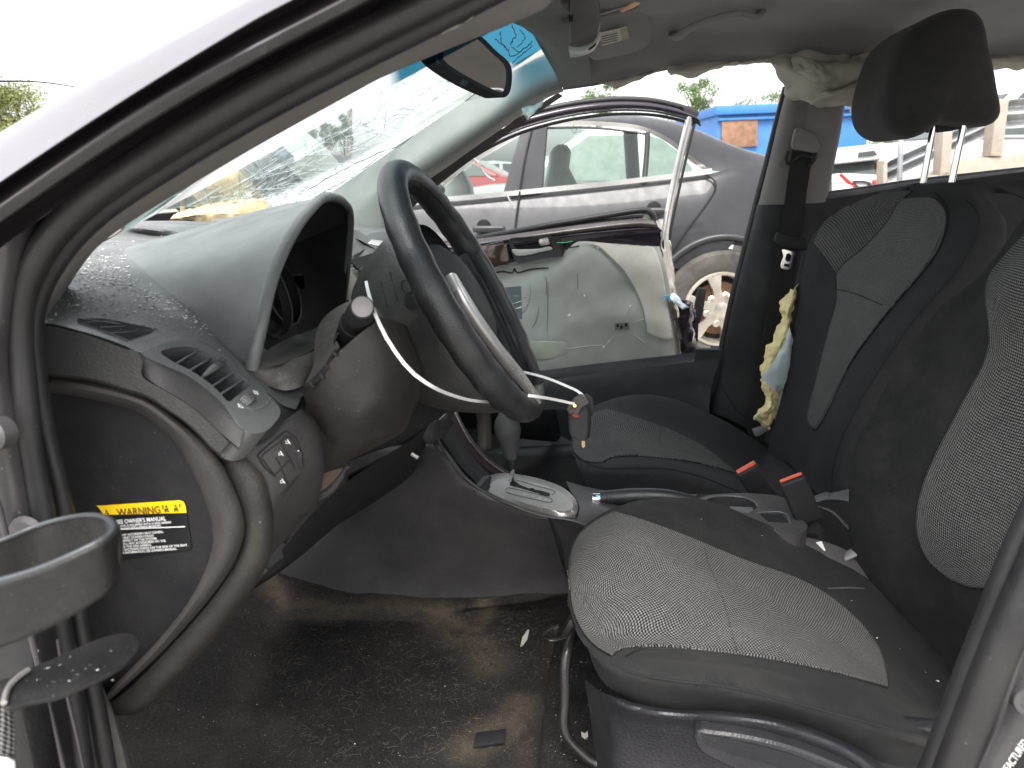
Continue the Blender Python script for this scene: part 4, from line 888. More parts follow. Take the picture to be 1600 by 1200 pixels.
# console side, smooth concave panel
A0 = [(390, 868, 1.14), (450, 850, 1.13), (520, 820, 1.12), (570, 790, 1.11), (625, 745, 1.10), (655, 715, 1.09), (668, 690, 1.09), (674, 684, 1.10)]
tc_ = [(666, 664, 1.10), (680, 690, 1.08), (700, 720, 1.07), (722, 745, 1.06), (748, 765, 1.06), (790, 786, 1.05), (830, 802, 1.05), (858, 808, 1.05), (898, 815, 1.05), (925, 824, 1.05)]
bc_ = [(330, 850, 1.22), (350, 880, 1.20), (380, 897, 1.17), (430, 912, 1.15), (500, 926, 1.14), (600, 935, 1.135), (700, 936, 1.13), (800, 933, 1.13), (885, 928, 1.13), (925, 925, 1.13)]
def mx2(a, b, f_, bulge=0): return [(p[0]*(1-f_)+q[0]*f_, p[1]*(1-f_)+q[1]*f_, p[2]*(1-f_)+q[2]*f_+bulge) for p, q in zip(a, b)]
tcs = [(560, 700, 1.14), (620, 700, 1.12), (664, 690, 1.10), (690, 705, 1.08), (722, 745, 1.065), (750, 767, 1.06), (790, 787, 1.055), (840, 805, 1.05), (892, 814, 1.05), (925, 824, 1.05)]
cside = skin('side_panel', [[(a+4, b-4, c+.02) for a, b, c in tcs], tcs, mx2(tcs, bc_, .06, -.002), mx2(tcs, bc_, .4, .012), mx2(tcs, bc_, .75, .014), bc_], M_console, con, nu=80, nv=60, t=.003)
skin('rear_side_panel', [[(862, 812, 1.047), (900, 816, 1.047), (930, 826, 1.05), (1000, 850, 1.06)], [(880, 860, 1.09), (905, 862, 1.09), (940, 865, 1.09), (1000, 880, 1.09)], [(888, 930, 1.13), (910, 930, 1.13), (950, 925, 1.13), (1000, 925, 1.13)]], M_console, con, nu=20, nv=20)
tube('panel_gap', [(858, 808, 1.044), (868, 840, 1.062), (878, 875, 1.085), (886, 903, 1.10)], [.0016, .002, .0022, .001], M_black, con, n=20, seg=6)
tube('panel_edge', [(a, b-1, c-.002) for a, b, c in [(676, 672, 1.09), (700, 716, 1.07), (722, 742, 1.062), (748, 764, 1.06), (790, 786, 1.052), (840, 805, 1.048), (892, 814, 1.048), (915, 822, 1.05)]], .0022, pm('edge_worn', (.055, .055, .055), .4), con, n=50, seg=8)
# recess behind the panel edge, and the slim far strut
skin('storage_recess', [[(672, 660, 1.12), (700, 700, 1.11), (725, 735, 1.11), (760, 768, 1.11)], [(700, 640, 1.2), (722, 690, 1.2), (748, 725, 1.2), (775, 752, 1.2)]], M_black, con, nu=16, nv=8)
M_strut = pm('console_strut', (.050, .038, .042), .4)
skin('far_strut', [[(698, 640, 1.255), (712, 680, 1.25), (735, 712, 1.24), (765, 738, 1.235), (795, 750, 1.23)], [(704, 632, 1.25), (722, 672, 1.245), (748, 708, 1.24), (778, 733, 1.235), (808, 748, 1.23)], [(706, 630, 1.25), (726, 672, 1.24), (755, 712, 1.235), (785, 735, 1.23), (812, 746, 1.228)]], M_strut, con, nu=30, nv=6, t=.004)
tube('strut_edge', [(705, 631, 1.248), (718, 660, 1.243), (735, 690, 1.24), (760, 718, 1.235), (795, 742, 1.23)], .0013, M_silver, con, n=30, seg=6)
skin('tunnel_side', [[(640, 700, 1.28), (760, 745, 1.27), (900, 765, 1.27), (1000, 790, 1.27)], [(640, 760, 1.34), (760, 790, 1.34), (900, 800, 1.34), (1000, 830, 1.34)]], M_black, con, nu=10, nv=6)
# gear surround: an oval plate, pale dusty face in a silver rim
GZ = W(840, 790, 1.10).z; zg = GZ
def GP(u, v, dz=0): return WZ(u, v, zg+dz)
ov = [(752, 780), (754, 762), (764, 744), (785, 739), (815, 742), (850, 750), (880, 762), (898, 778), (904, 793), (898, 804), (876, 808), (840, 801), (800, 791), (768, 785)]
inn = [(763, 771), (765, 758), (773, 748), (790, 744), (815, 746), (848, 754), (876, 766), (890, 779), (896, 788), (891, 795), (874, 796), (842, 790), (806, 780), (774, 773)]
M_gface = pm('gear_plate_grey', (.34, .34, .33), .5, dust=(.3, (.45, .44, .42)))
gp_o = [GP(a, b) for a, b in ov]; gp_i = [GP(a, b+2, .008) for a, b in inn]
ring('gear_surround', [p for p in gp_o], gp_i, (0, 0, -.012), M_silver, con, n=60)
gface = plate('gear_plate', [GP(a, b+2, .0075) for a, b in inn], (0, 0, -.006), M_gface, con, b=0, sm=60)
def ggate(nm, q, m, dz, d=.001): return plate(nm, [GP(a, b, dz) for a, b in q], (0, 0, -d), m, con, b=.0)
ggate('gate_slot', [(796, 752), (804, 751), (812, 757), (826, 763), (832, 762), (838, 766), (838, 770), (826, 766), (812, 762), (797, 758)], M_black, .0082)
ggate('gate_slot', [(838, 765), (848, 767), (860, 771), (858, 775), (846, 773), (838, 769)], M_black, .0082)
for q in ([(794, 751), (806, 750), (834, 758), (866, 767), (862, 773)], [(790, 765), (795, 762), (830, 770), (860, 778), (860, 785), (830, 779), (800, 772), (790, 768)]):
    tube('gate_edge', [GP(a, b, .0085) for a, b in q], .0006, M_dash, con, n=30, seg=5)
for (c_, u, v) in (('P', 797, 769), ('R', 818, 773), ('N', 831, 776), ('D', 842, 779), ('2', 851, 781), ('L', 857, 783)):
    text_on('gear_letter', c_, GP(u, v, .0088), (1, .1, 0), (-.1, 1, 0), .006, M_print, con)
skin('console_front_lip', [[(738, 765, 1.06), (742, 770, 1.055)], [(756, 744, 1.12), (766, 742, 1.13)]], M_rubber, con, nu=6, nv=4)
skin('console_top', [[(900, 815, 1.05), (960, 830, 1.06), (1100, 880, 1.07)], [(905, 790, 1.10), (960, 800, 1.1), (1100, 840, 1.1)], [(890, 765, 1.20), (960, 776, 1.2), (1100, 790, 1.2)], [(885, 752, 1.28), (960, 768, 1.28), (1100, 772, 1.28)]], M_console, con, nu=24, nv=16)
# gear lever
gl = thing('gear_lever', 'black automatic gear lever with leather-like knob on a chrome shaft', 'gear lever')
gb = GP(801, 756, .004)
def G3(u, v): return W(u, v, 1.165)
tube('shaft', [gb, G3(800, 738), G3(800, 728)], .0052, M_chrome, gl, n=8, seg=16)
tube('collar', [G3(800, 731), G3(798, 714)], [.0078, .0088], M_rubber, gl, n=6, seg=16)
tube('knob', [G3(798, 716), G3(797, 700), G3(795, 685), G3(793, 670), G3(790, 660), G3(787, 652), G3(784, 646), G3(781, 643)], [.0095, .0135, .0155, .0180, .0210, .0200, .0150, .004], pm('knob_leather', (.045, .046, .048), .55, grain=(700, .0004), dust=(.1, DU)), gl, n=30, seg=24, flat=(1.05, .9))
tube('knob_stitching', [G3(776, 643), G3(790, 642), G3(803, 648), G3(811, 655)], .0016, M_dash, gl, n=16, seg=6)
# climate controls at the foot of the centre stack
cs = thing('climate_controls', 'dark round heater knobs at the foot of the centre stack behind the column', 'control panel')
skin('control_face', [[(640, 610, 1.02), (672, 590, 1.06), (700, 585, 1.12), (716, 600, 1.16)], [(650, 650, 1.01), (680, 640, 1.04), (700, 630, 1.1), (716, 630, 1.14)], [(655, 678, 1.02), (672, 684, 1.04), (690, 672, 1.09), (706, 655, 1.14)], [(660, 690, 1.06), (676, 694, 1.09), (696, 680, 1.13), (710, 660, 1.16)]], M_console, cs, nu=20, nv=20)
for (u, v, Y, r_) in ((672, 630, 1.035, .022), (699, 618, 1.11, .018)):
    lathe('knob', [(0, .020), (r_*.8, .020), (r_*.86, .017), (r_, .0), (r_*1.25, -.002)], W(u, v, Y), (1, -.35, .35), M_blackpl, cs, 36)
    lathe('knob_ring', [(r_*1.18, .0), (r_*1.24, .0025), (r_*1.30, .0)], W(u, v, Y), (1, -.35, .35), M_silver, cs, 36)
plate('button', [(684, 655, 1.05), (696, 643, 1.09), (700, 648, 1.09), (698, 655, 1.08), (688, 664, 1.05), (683, 662, 1.045)], (-.004, .004, 0), M_rubber, cs, b=.001)
tube('button_mark', [(687, 655, 1.048), (695, 647, 1.085)], .0010, M_print, cs, n=4, seg=5)
# handbrake
hb = thing('handbrake', 'black ribbed handbrake lever with chrome button between the seats', 'handbrake')
hp = [(938, 778, 1.15), (960, 777, 1.15), (1000, 775, 1.15), (1040, 776, 1.15), (1085, 784, 1.15)]
tube('grip', hp, [.0115, .0135, .0130, .0120, .010], M_wheelrim, hb, n=30, seg=20)
tube('button', [W(926, 779, 1.15), W(932, 779, 1.15), W(940, 778, 1.15)], .0088, M_chrome, hb, n=8, seg=20)
for k in range(14):
    u = 948+k*6; c_ = W(u, 779, 1.15); tube('grip_rib', [c_+Vector((0, .0136*math.cos(a), .0136*math.sin(a))) for a in np.linspace(2.0, 4.2, 8)], .0005, M_black, hb, n=None, seg=5)
# rear of the console: cup holders, tray, bin
cz = W(1150, 775, 1.18).z
def KP(u, v, dz=0): return WZ(u, v, cz+dz)
ck = thing('cup_holder', 'black cup holder tray between the front seats behind the handbrake', 'cup holder')
ring('tray', [KP(a, b) for a, b in [(1080, 800), (1090, 780), (1120, 772), (1180, 771), (1225, 778), (1240, 800), (1262, 822), (1240, 835), (1180, 822), (1120, 815)]], [KP(a, b) for a, b in [(1093, 790), (1105, 779), (1130, 775), (1160, 777), (1178, 784), (1183, 791), (1172, 800), (1150, 803), (1120, 802), (1100, 798)]], (0, 0, -.03), M_console, ck, n=60)
plate('tray_floor', [KP(a, b, -.028) for a, b in [(1060, 800), (1090, 772), (1240, 772), (1290, 830), (1240, 850), (1100, 840)]], (0, 0, -.004), M_black, ck)
tube('cup_ring', [KP(a, b, .0005) for a, b in [(1093, 790), (1105, 779), (1130, 775), (1160, 777), (1178, 784), (1183, 791)]], .0016, M_dash, ck, n=30, seg=6)
plate('divider', [KP(a, b, .002) for a, b in [(1140, 791), (1176, 792), (1178, 797), (1170, 801), (1140, 796)]], (0, 0, -.006), M_dash, ck, b=.001)
plate('coin_slot', [KP(a, b, .001) for a, b in [(1188, 803), (1222, 803), (1232, 816), (1200, 814)]], (0, 0, -.001), M_black, ck)
tube('slot_edge', [KP(a, b, .002) for a, b in [(1184, 801), (1224, 801), (1234, 817)]], .0012, M_dash, ck, n=14, seg=6)
cb = skin('console_rear', [[(1190, 822, 1.09), (1240, 835, 1.09), (1300, 850, 1.09), (1360, 880, 1.09)], [(1200, 850, 1.07), (1260, 870, 1.07), (1320, 890, 1.07), (1370, 910, 1.07)], [(1200, 900, 1.07), (1260, 930, 1.07), (1320, 950, 1.07), (1370, 970, 1.07)]], M_console, ck, nu=16, nv=12)
tube('bin_rim', [(1278, 792, 1.12), (1300, 800, 1.11), (1318, 818, 1.10), (1332, 833, 1.09)], .0030, M_rubber, ck, n=24, seg=8)
skin('bin_side', [[(1262, 790, 1.28), (1300, 780, 1.28), (1350, 790, 1.28)], [(1262, 860, 1.28), (1310, 870, 1.28), (1350, 880, 1.28)]], M_black, ck, nu=8, nv=6)
skin('seat_hinge_cover', [[(1272, 775, 1.36), (1292, 768, 1.36), (1300, 770, 1.35), (1340, 760, 1.35)], [(1276, 785, 1.33), (1296, 778, 1.33), (1310, 788, 1.33), (1345, 780, 1.33)], [(1280, 792, 1.35), (1300, 800, 1.34), (1320, 820, 1.34), (1350, 810, 1.34)]], M_dash, ck, nu=16, nv=12)
tube('hinge_bar', [(1308, 876, 1.085), (1330, 866, 1.085), (1356, 850, 1.085), (1370, 842, 1.085)], [.008, .010, .010, .009], M_silver if 0 else pm('hinge_grey', (.16, .16, .16), .45), ck, n=14, seg=10, flat=(1, .6))
plate('paper_tag', [(1275, 848, 1.06), (1284, 846, 1.06), (1290, 860, 1.06), (1288, 861, 1.06)], (.0, .001, 0), M_white, ck)
# dim far side of the front passenger footwell
skin('heater_duct', [[(741, 630, 1.5), (745, 668, 1.5), (746, 705, 1.5)], [(755, 628, 1.48), (758, 668, 1.48), (758, 705, 1.48)], [(768, 630, 1.5), (768, 668, 1.5), (768, 706, 1.5)]], pm('duct_tan_grey', (.11, .095, .085), .4), dash, nu=12, nv=8, t=.003)
skin('glovebox_underside', [[(700, 612, 1.45), (780, 640, 1.45), (860, 640, 1.9), (900, 640, 1.9)], [(700, 660, 1.7), (780, 680, 1.7), (860, 690, 1.9), (900, 690, 1.9)]], M_black, dash, nu=12, nv=8)
skin('inner_sill', [[(700, 700, 1.92), (800, 698, 1.92), (1000, 680, 1.92)], [(700, 712, 1.88), (800, 708, 1.88), (1000, 690, 1.88)], [(700, 740, 1.87), (800, 735, 1.87), (1000, 720, 1.87)]], M_blackpl, body, nu=14, nv=12)
# ================= driver's seat =================
ds = thing('driver_seat', 'near black and grey mesh driver seat with worn cushion and height lever', 'car seat')
CU = [[(898, 905, 1.07), (912, 850, 1.07), (962, 815, 1.08), (1035, 800, 1.09), (1120, 815, 1.09), (1220, 850, 1.09), (1320, 905, 1.09), (1420, 985, 1.09), (1510, 1085, 1.07)],
      [(893, 885, 1.03), (905, 835, 1.05), (950, 797, 1.06), (1030, 778, 1.07), (1110, 783, 1.07), (1210, 823, 1.07), (1310, 879, 1.07), (1400, 940, 1.07), (1510, 1060, 1.05)],
      [(889, 880, .98), (900, 842, 1.0), (940, 808, 1.02), (1010, 793, 1.03), (1100, 818, 1.02), (1190, 855, 1.02), (1290, 900, 1.02), (1400, 965, 1.02), (1515, 1085, 1.0)],
      [(888, 890, .93), (900, 860, .95), (932, 828, .98), (985, 812, .99), (1090, 850, .98), (1180, 882, .98), (1280, 925, .98), (1400, 1000, .98), (1512, 1110, .96)],
      [(888, 905, .85), (902, 890, .87), (935, 875, .88), (1000, 875, .89), (1090, 905, .88), (1180, 940, .88), (1280, 985, .88), (1400, 1050, .88), (1505, 1140, .88)],
      [(889, 935, .78), (905, 938, .79), (940, 940, .80), (1000, 945, .80), (1090, 965, .80), (1180, 990, .79), (1280, 1025, .79), (1390, 1075, .79), (1495, 1150, .79)],
      [(893, 960, .73), (912, 985, .73), (948, 1000, .735), (1005, 1008, .735), (1095, 1017, .735), (1180, 1032, .73), (1270, 1052, .73), (1380, 1088, .73), (1490, 1155, .73)],
      [(898, 975, .70), (920, 1008, .68), (955, 1026, .67), (1010, 1030, .665), (1095, 1036, .66), (1180, 1052, .66), (1270, 1074, .66), (1370, 1105, .66), (1480, 1160, .66)],
      [(904, 990, .69), (926, 1022, .66), (962, 1044, .645), (1015, 1056, .635), (1095, 1066, .63), (1180, 1084, .63), (1270, 1108, .63), (1370, 1136, .63), (1475, 1168, .63)],
      [(912, 1005, .69), (932, 1040, .66), (970, 1066, .645), (1020, 1084, .64), (1095, 1094, .64), (1180, 1112, .64), (1270, 1140, .64), (1370, 1165, .64), (1470, 1185, .64)],
      [(925, 1040, .70), (942, 1070, .67), (975, 1092, .655), (1020, 1108, .65), (1095, 1124, .65), (1180, 1145, .65), (1270, 1170, .65), (1370, 1190, .65), (1460, 1210, .65)]]
cush = skin('cushion', CU, M_bolster, ds, nu=100, nv=110, sharp=70, disp=lambda G: lumpy(G, .004, 12, 3))
fr = skin('cushion_front', [[(898, 905, 1.07), (893, 885, 1.03), (889, 880, .98), (888, 890, .93), (888, 905, .85), (889, 935, .78), (893, 960, .73), (898, 975, .70), (912, 1005, .69), (925, 1040, .70)],
                            [(925, 960, 1.09), (925, 940, 1.06), (920, 940, 1.0), (915, 950, .95), (915, 960, .9), (912, 975, .84), (910, 990, .79), (912, 1005, .75), (922, 1030, .73), (935, 1062, .72)]], M_bolster2, ds, nu=50, nv=10)
ins = patch('cushion_insert', cush, [[(891, 905), (892, 868), (905, 836), (935, 812), (958, 800)],
            [(891, 935), (905, 890), (940, 860), (980, 845), (1045, 828)],
            [(893, 952), (930, 930), (980, 915), (1060, 900), (1160, 875)],
            [(898, 968), (945, 965), (1030, 952), (1130, 940), (1262, 912)],
            [(912, 993), (965, 992), (1060, 985), (1190, 985), (1330, 960)],
            [(930, 1012), (985, 1010), (1090, 1012), (1230, 1025), (1372, 1012)],
            [(955, 1027), (985, 1013), (1100, 1018), (1250, 1040), (1386, 1074)]], M_mesh, ds, 110, 90, .0025, t=.002)
tube('cushion_seam', [onto(cush, a, b, .001) for a, b in cr([(960, 801), (1045, 829), (1160, 876), (1262, 913), (1330, 960), (1372, 1010), (1387, 1072)], 60)], .0012, M_black, ds, n=None, seg=6)
tube('cushion_seam', [onto(cush, a, b, .0005) for a, b in cr([(898, 975), (912, 1003), (940, 1030), (985, 1050), (1045, 1062), (1130, 1072), (1230, 1095), (1330, 1122), (1400, 1140), (1460, 1150)], 70)], .0014, M_black, ds, n=None, seg=6)
tube('cushion_seam', [onto(cush, a, b, .0005) for a, b in cr([(975, 1028), (1000, 1016), (1050, 1014), (1100, 1018), (1180, 1028), (1250, 1041), (1320, 1058), (1386, 1076)], 50)], .0012, M_black, ds, n=None, seg=6)
tube('cushion_seam', [onto(cush, a, b, .003) for a, b in cr([(1100, 858), (1105, 880), (1125, 930), (1140, 980), (1150, 1020)], 30)], .0007, M_mesh, ds, n=None, seg=6)
tube('cushion_seam', [onto(cush, a, b, .001) for a, b in cr([(1293, 920), (1325, 919), (1350, 920)], 14)], .0010, M_dustpl, ds, n=None, seg=6)
cgeo = []
for (u, v, s) in ((1370, 1000, .0022), (1462, 1065, .0030), (1479, 1080, .002), (1489, 1094, .0028), (1176, 985, .001), (1240, 1010, .0009), (1405, 1015, .0008), (1330, 940, .0009), (1095, 812, .001), (1190, 838, .001), (1446, 1052, .0012)):
    p = onto(cush, u, v, .0015); cgeo.append(([p+Vector((random.uniform(-s, s), random.uniform(-s, s), random.uniform(0, s))) for _ in range(6)], [(0, 1, 2), (0, 2, 3), (0, 3, 1), (1, 3, 4), (3, 4, 5), (2, 3, 5)]))
v, f = merge(cgeo); o = obj('seat_crumbs', v, f, pm('crumb_glass', (.8, .82, .8), .3), None, smooth=False)
tag(o, 'white glass crumbs lying on the cushion of the driver seat', 'glass crumbs', kind='stuff')
# moulded side skirt of the seat
M_skirt = pm('seat_skirt_plastic', (.016, .016, .019), .42, grain=(480, .0006), dust=(.06, DU))
sk = skin('side_skirt', [[(922, 1072, .72), (938, 1080, .68), (958, 1088, .645), (1000, 1100, .635), (1060, 1109, .63), (1140, 1112, .625), (1220, 1124, .625), (1300, 1150, .625), (1360, 1182, .625), (1400, 1220, .63)],
                         [(914, 1062, .715), (940, 1084, .67), (962, 1097, .635), (1000, 1109, .622), (1060, 1118, .615), (1140, 1122, .61), (1220, 1136, .61), (1295, 1162, .61), (1350, 1195, .61), (1385, 1235, .61)],
                         [(918, 1090, .715), (942, 1110, .67), (960, 1122, .645), (1000, 1132, .632), (1060, 1140, .625), (1140, 1148, .62), (1215, 1165, .62), (1285, 1190, .62), (1335, 1220, .62), (1370, 1260, .62)],
                         [(925, 1140, .715), (943, 1160, .68), (960, 1170, .65), (1000, 1180, .64), (1060, 1190, .635), (1140, 1195, .63), (1210, 1210, .63), (1270, 1225, .63), (1320, 1250, .63), (1360, 1290, .63)],
                         [(938, 1230, .715), (948, 1240, .68), (960, 1250, .65), (1000, 1255, .64), (1060, 1260, .635), (1140, 1260, .63), (1210, 1270, .63), (1270, 1280, .63), (1320, 1290, .63), (1360, 1320, .63)]], M_skirt, ds, nu=80, nv=50)
hd = plate('height_lever', [(1084, 1146, .600), (1092, 1141, .600), (1105, 1143, .600), (1160, 1150, .600), (1230, 1166, .600), (1300, 1192, .600), (1350, 1218, .600), (1340, 1260, .600), (1250, 1230, .600), (1180, 1215, .600), (1120, 1192, .600), (1092, 1175, .600), (1084, 1160, .600)], (.004, .022, 0), M_skirt, ds, b=.006, seg=3, sm=50)
patch('lever_dish', hd, [[(1096, 1147), (1150, 1156), (1230, 1176), (1300, 1204)], [(1103, 1163), (1150, 1180), (1210, 1196), (1270, 1222)]], M_blackpl, hd, 30, 6, .0008)
# side of the cushion running up to the backrest, lap belt anchor
box('seat_pedestal', W(1180, 1100, .86)+Vector((-.02, 0, -.12)), (.36, .40, .10), M_black, ds, b=.01)
box('recline_plate', W(1428, 1165, .66), (.10, .02, .06), M_skirt, ds, b=.008)
# backrest
BK = [[(1720, 260, 1.10), (1650, 400, 1.10), (1590, 500, 1.10), (1480, 620, 1.10), (1420, 720, 1.10), (1400, 800, 1.10), (1400, 870, 1.10), (1450, 960, 1.10), (1540, 1060, 1.08)],
      [(1680, 230, 1.09), (1606, 335, 1.09), (1532, 432, 1.09), (1466, 485, 1.09), (1385, 605, 1.09), (1338, 700, 1.09), (1328, 790, 1.09), (1337, 872, 1.09), (1405, 965, 1.08), (1520, 1070, 1.05)],
      [(1700, 230, 1.06), (1612, 350, 1.06), (1545, 438, 1.06), (1490, 515, 1.06), (1405, 640, 1.06), (1358, 730, 1.06), (1346, 800, 1.06), (1356, 880, 1.06), (1415, 985, 1.05), (1520, 1090, 1.03)],
      [(1760, 230, .98), (1640, 375, .98), (1565, 450, .98), (1548, 545, .98), (1500, 640, .98), (1450, 740, .98), (1434, 815, .98), (1450, 900, .98), (1490, 1000, .98), (1560, 1100, .98)],
      [(1900, 230, .86), (1780, 380, .86), (1700, 480, .86), (1680, 600, .86), (1640, 700, .86), (1590, 800, .86), (1560, 880, .86), (1550, 940, .86), (1560, 1010, .86), (1600, 1100, .88)],
      [(2060, 230, .72), (1960, 380, .72), (1900, 480, .72), (1860, 600, .72), (1800, 700, .72), (1740, 800, .72), (1690, 880, .72), (1660, 940, .72), (1650, 1010, .72), (1660, 1100, .74)],
      [(2200, 230, .66), (2060, 380, .66), (1980, 480, .66), (1930, 600, .66), (1870, 700, .66), (1800, 800, .66), (1750, 880, .66), (1720, 940, .66), (1700, 1010, .66), (1690, 1100, .68)]]
back = skin('backrest', [[vec(p) for p in r] for r in BK], M_bolster, ds, nu=80, nv=80, sharp=70); solid(back, .02)
bi = patch('backrest_insert', back, [[(1640, 330), (1572, 400), (1543, 445), (1546, 545), (1500, 640), (1450, 740), (1433, 812), (1444, 862), (1472, 893)],
            [(1700, 330), (1640, 420), (1600, 500), (1590, 600), (1550, 700), (1500, 790), (1478, 850), (1478, 885), (1492, 907)],
            [(1800, 330), (1720, 420), (1680, 520), (1650, 620), (1610, 720), (1560, 810), (1530, 870), (1520, 905), (1525, 918)],
            [(1900, 330), (1820, 420), (1770, 520), (1730, 620), (1680, 720), (1630, 810), (1590, 870), (1575, 900), (1572, 914)]], M_mesh, ds, 90, 70, .0025, t=.002)
tube('backrest_seam', [onto(back, a, b, .001) for a, b in cr([(1574, 398), (1543, 445), (1546, 545), (1500, 640), (1450, 740), (1433, 812), (1446, 866), (1478, 898), (1525, 919), (1572, 915)], 60)], .0012, M_black, ds, n=None, seg=6)
tube('backrest_seam', [onto(back, a, b, .001) for a, b in cr([(1545, 560), (1570, 568), (1600, 578)], 10)], .0010, M_black, ds, n=None, seg=6)
# tilt bar and slide bracket under the cushion
tb = thing('seat_slide_bar', 'bent black steel slide bar under the front of the driver seat', 'bar')
tube('bar', [(900, 985, .86), (892, 1000, .82), (887, 1015, .80), (883, 1040, .79), (883, 1090, .78), (881, 1130, .77), (886, 1150, .765), (905, 1172, .76), (930, 1192, .755), (950, 1198, .75)], .0062, M_blacksteel, tb, n=50, seg=16)
tube('bracket', [(905, 985, .92), (885, 994, .92), (862, 999, .92), (850, 992, .92), (860, 982, .92), (874, 978, .92)], .0042, M_blacksteel, tb, n=24, seg=8, flat=(1, .5))
box('bracket_plate', W(892, 978, .93), (.016, .02, .03), M_blacksteel, tb, rot=Matrix.Rotation(R(25), 3, 'Y'), b=.002)
box('bracket_tab', W(868, 984, .92), (.006, .008, .012), M_blacksteel, tb, b=.001)

# ================= passenger seat =================
ps = thing('passenger_seat', 'far dark grey mesh passenger seat with raised headrest and torn side', 'car seat')
PC = [[(905, 690, 1.80), (912, 655, 1.82), (945, 640, 1.83), (1000, 632, 1.84), (1060, 640, 1.84), (1130, 670, 1.84), (1190, 705, 1.84), (1240, 750, 1.84)],
      [(897, 675, 1.76), (906, 650, 1.78), (940, 629, 1.80), (990, 617, 1.81), (1045, 622, 1.82), (1115, 650, 1.82), (1180, 688, 1.82), (1245, 740, 1.82)],
      [(893, 685, 1.68), (903, 664, 1.70), (932, 645, 1.72), (975, 641, 1.74), (1035, 662, 1.74), (1095, 684, 1.74), (1160, 715, 1.74), (1235, 765, 1.74)],
      [(893, 700, 1.58), (906, 690, 1.60), (940, 682, 1.62), (985, 682, 1.63), (1040, 692, 1.63), (1095, 706, 1.63), (1155, 733, 1.63), (1225, 780, 1.63)],
      [(896, 712, 1.47), (915, 715, 1.48), (950, 710, 1.50), (990, 706, 1.50), (1045, 710, 1.50), (1095, 724, 1.50), (1150, 746, 1.50), (1220, 790, 1.50)],
      [(899, 718, 1.41), (922, 723, 1.40), (955, 724, 1.395), (995, 722, 1.39), (1045, 724, 1.39), (1095, 736, 1.39), (1150, 760, 1.39), (1215, 800, 1.39)],
      [(902, 724, 1.385), (925, 732, 1.375), (958, 735, 1.365), (998, 734, 1.36), (1045, 738, 1.36), (1095, 750, 1.36), (1150, 774, 1.36), (1215, 812, 1.36)],
      [(908, 745, 1.38), (930, 752, 1.37), (960, 757, 1.365), (1000, 760, 1.36), (1045, 765, 1.36), (1095, 776, 1.36), (1150, 800, 1.36), (1210, 830, 1.36)],
      [(920, 790, 1.38), (940, 800, 1.37), (965, 805, 1.365), (1000, 810, 1.36), (1045, 815, 1.36), (1095, 830, 1.36), (1150, 850, 1.36), (1210, 870, 1.36)]]
pc = skin('cushion', PC, M_bolster2, ps, nu=70, nv=80, sharp=70)
patch('cushion_insert', pc, [[(896, 690), (903, 664), (925, 648), (948, 640)], [(896, 704), (925, 685), (975, 668), (1035, 668)], [(900, 712), (940, 700), (1010, 688), (1095, 696)], [(915, 722), (955, 713), (1040, 706), (1130, 722)], [(940, 724), (975, 713), (1075, 722), (1155, 742)]], M_mesh2, ps, 60, 40, .003, t=.002)
tube('cushion_seam', [onto(pc, a, b, .001) for a, b in cr([(898, 712), (915, 724), (945, 732), (1000, 731), (1050, 734), (1100, 747), (1160, 772)], 40)], .0014, M_black, ps, n=None, seg=6)
tube('cushion_seam', [onto(pc, a, b, .002) for a, b in cr([(1035, 668), (1030, 690), (1042, 708)], 14)], .0014, M_black, ps, n=None, seg=6)
skin('cushion_front', [[(905, 690, 1.80), (893, 700, 1.58), (896, 712, 1.47), (902, 724, 1.385), (920, 790, 1.38)], [(925, 740, 1.80), (915, 740, 1.6), (915, 745, 1.5), (915, 760, 1.42), (930, 800, 1.40)]], M_bolster2, ps, nu=20, nv=5)
box('seat_pedestal', W(1060, 800, 1.6), (.38, .36, .10), M_black, ps, b=.01)
PB = [[(1330, 330, 1.84), (1290, 375, 1.84), (1275, 430, 1.84), (1262, 520, 1.84), (1250, 600, 1.84), (1235, 680, 1.84), (1230, 720, 1.84)],
      [(1312, 328, 1.82), (1271, 368, 1.82), (1252, 425, 1.82), (1240, 500, 1.82), (1228, 590, 1.82), (1208, 668, 1.82), (1200, 705, 1.82)],
      [(1330, 322, 1.79), (1285, 362, 1.78), (1268, 420, 1.77), (1256, 500, 1.77), (1240, 590, 1.77), (1220, 670, 1.77), (1212, 715, 1.77)],
      [(1352, 312, 1.74), (1318, 360, 1.73), (1308, 425, 1.71), (1295, 490, 1.70), (1272, 580, 1.70), (1250, 660, 1.70), (1235, 725, 1.70)],
      [(1400, 297, 1.62), (1390, 370, 1.60), (1365, 450, 1.59), (1325, 540, 1.59), (1290, 620, 1.59), (1262, 690, 1.59), (1250, 745, 1.59)],
      [(1455, 291, 1.47), (1470, 345, 1.47), (1448, 415, 1.46), (1385, 495, 1.46), (1322, 580, 1.46), (1285, 670, 1.46), (1270, 765, 1.46)],
      [(1482, 290, 1.43), (1500, 340, 1.42), (1478, 415, 1.41), (1408, 500, 1.41), (1340, 590, 1.41), (1300, 680, 1.41), (1285, 775, 1.41)],
      [(1512, 292, 1.40), (1535, 335, 1.385), (1515, 400, 1.38), (1450, 480, 1.38), (1375, 580, 1.38), (1330, 680, 1.38), (1310, 780, 1.38)],
      [(1535, 298, 1.40), (1562, 338, 1.385), (1550, 400, 1.38), (1500, 480, 1.38), (1430, 580, 1.38), (1380, 680, 1.38), (1350, 780, 1.38)],
      [(1545, 306, 1.42), (1572, 348, 1.40), (1565, 410, 1.40), (1540, 480, 1.40), (1480, 580, 1.40), (1430, 680, 1.40), (1400, 780, 1.40)]]
PBt = []
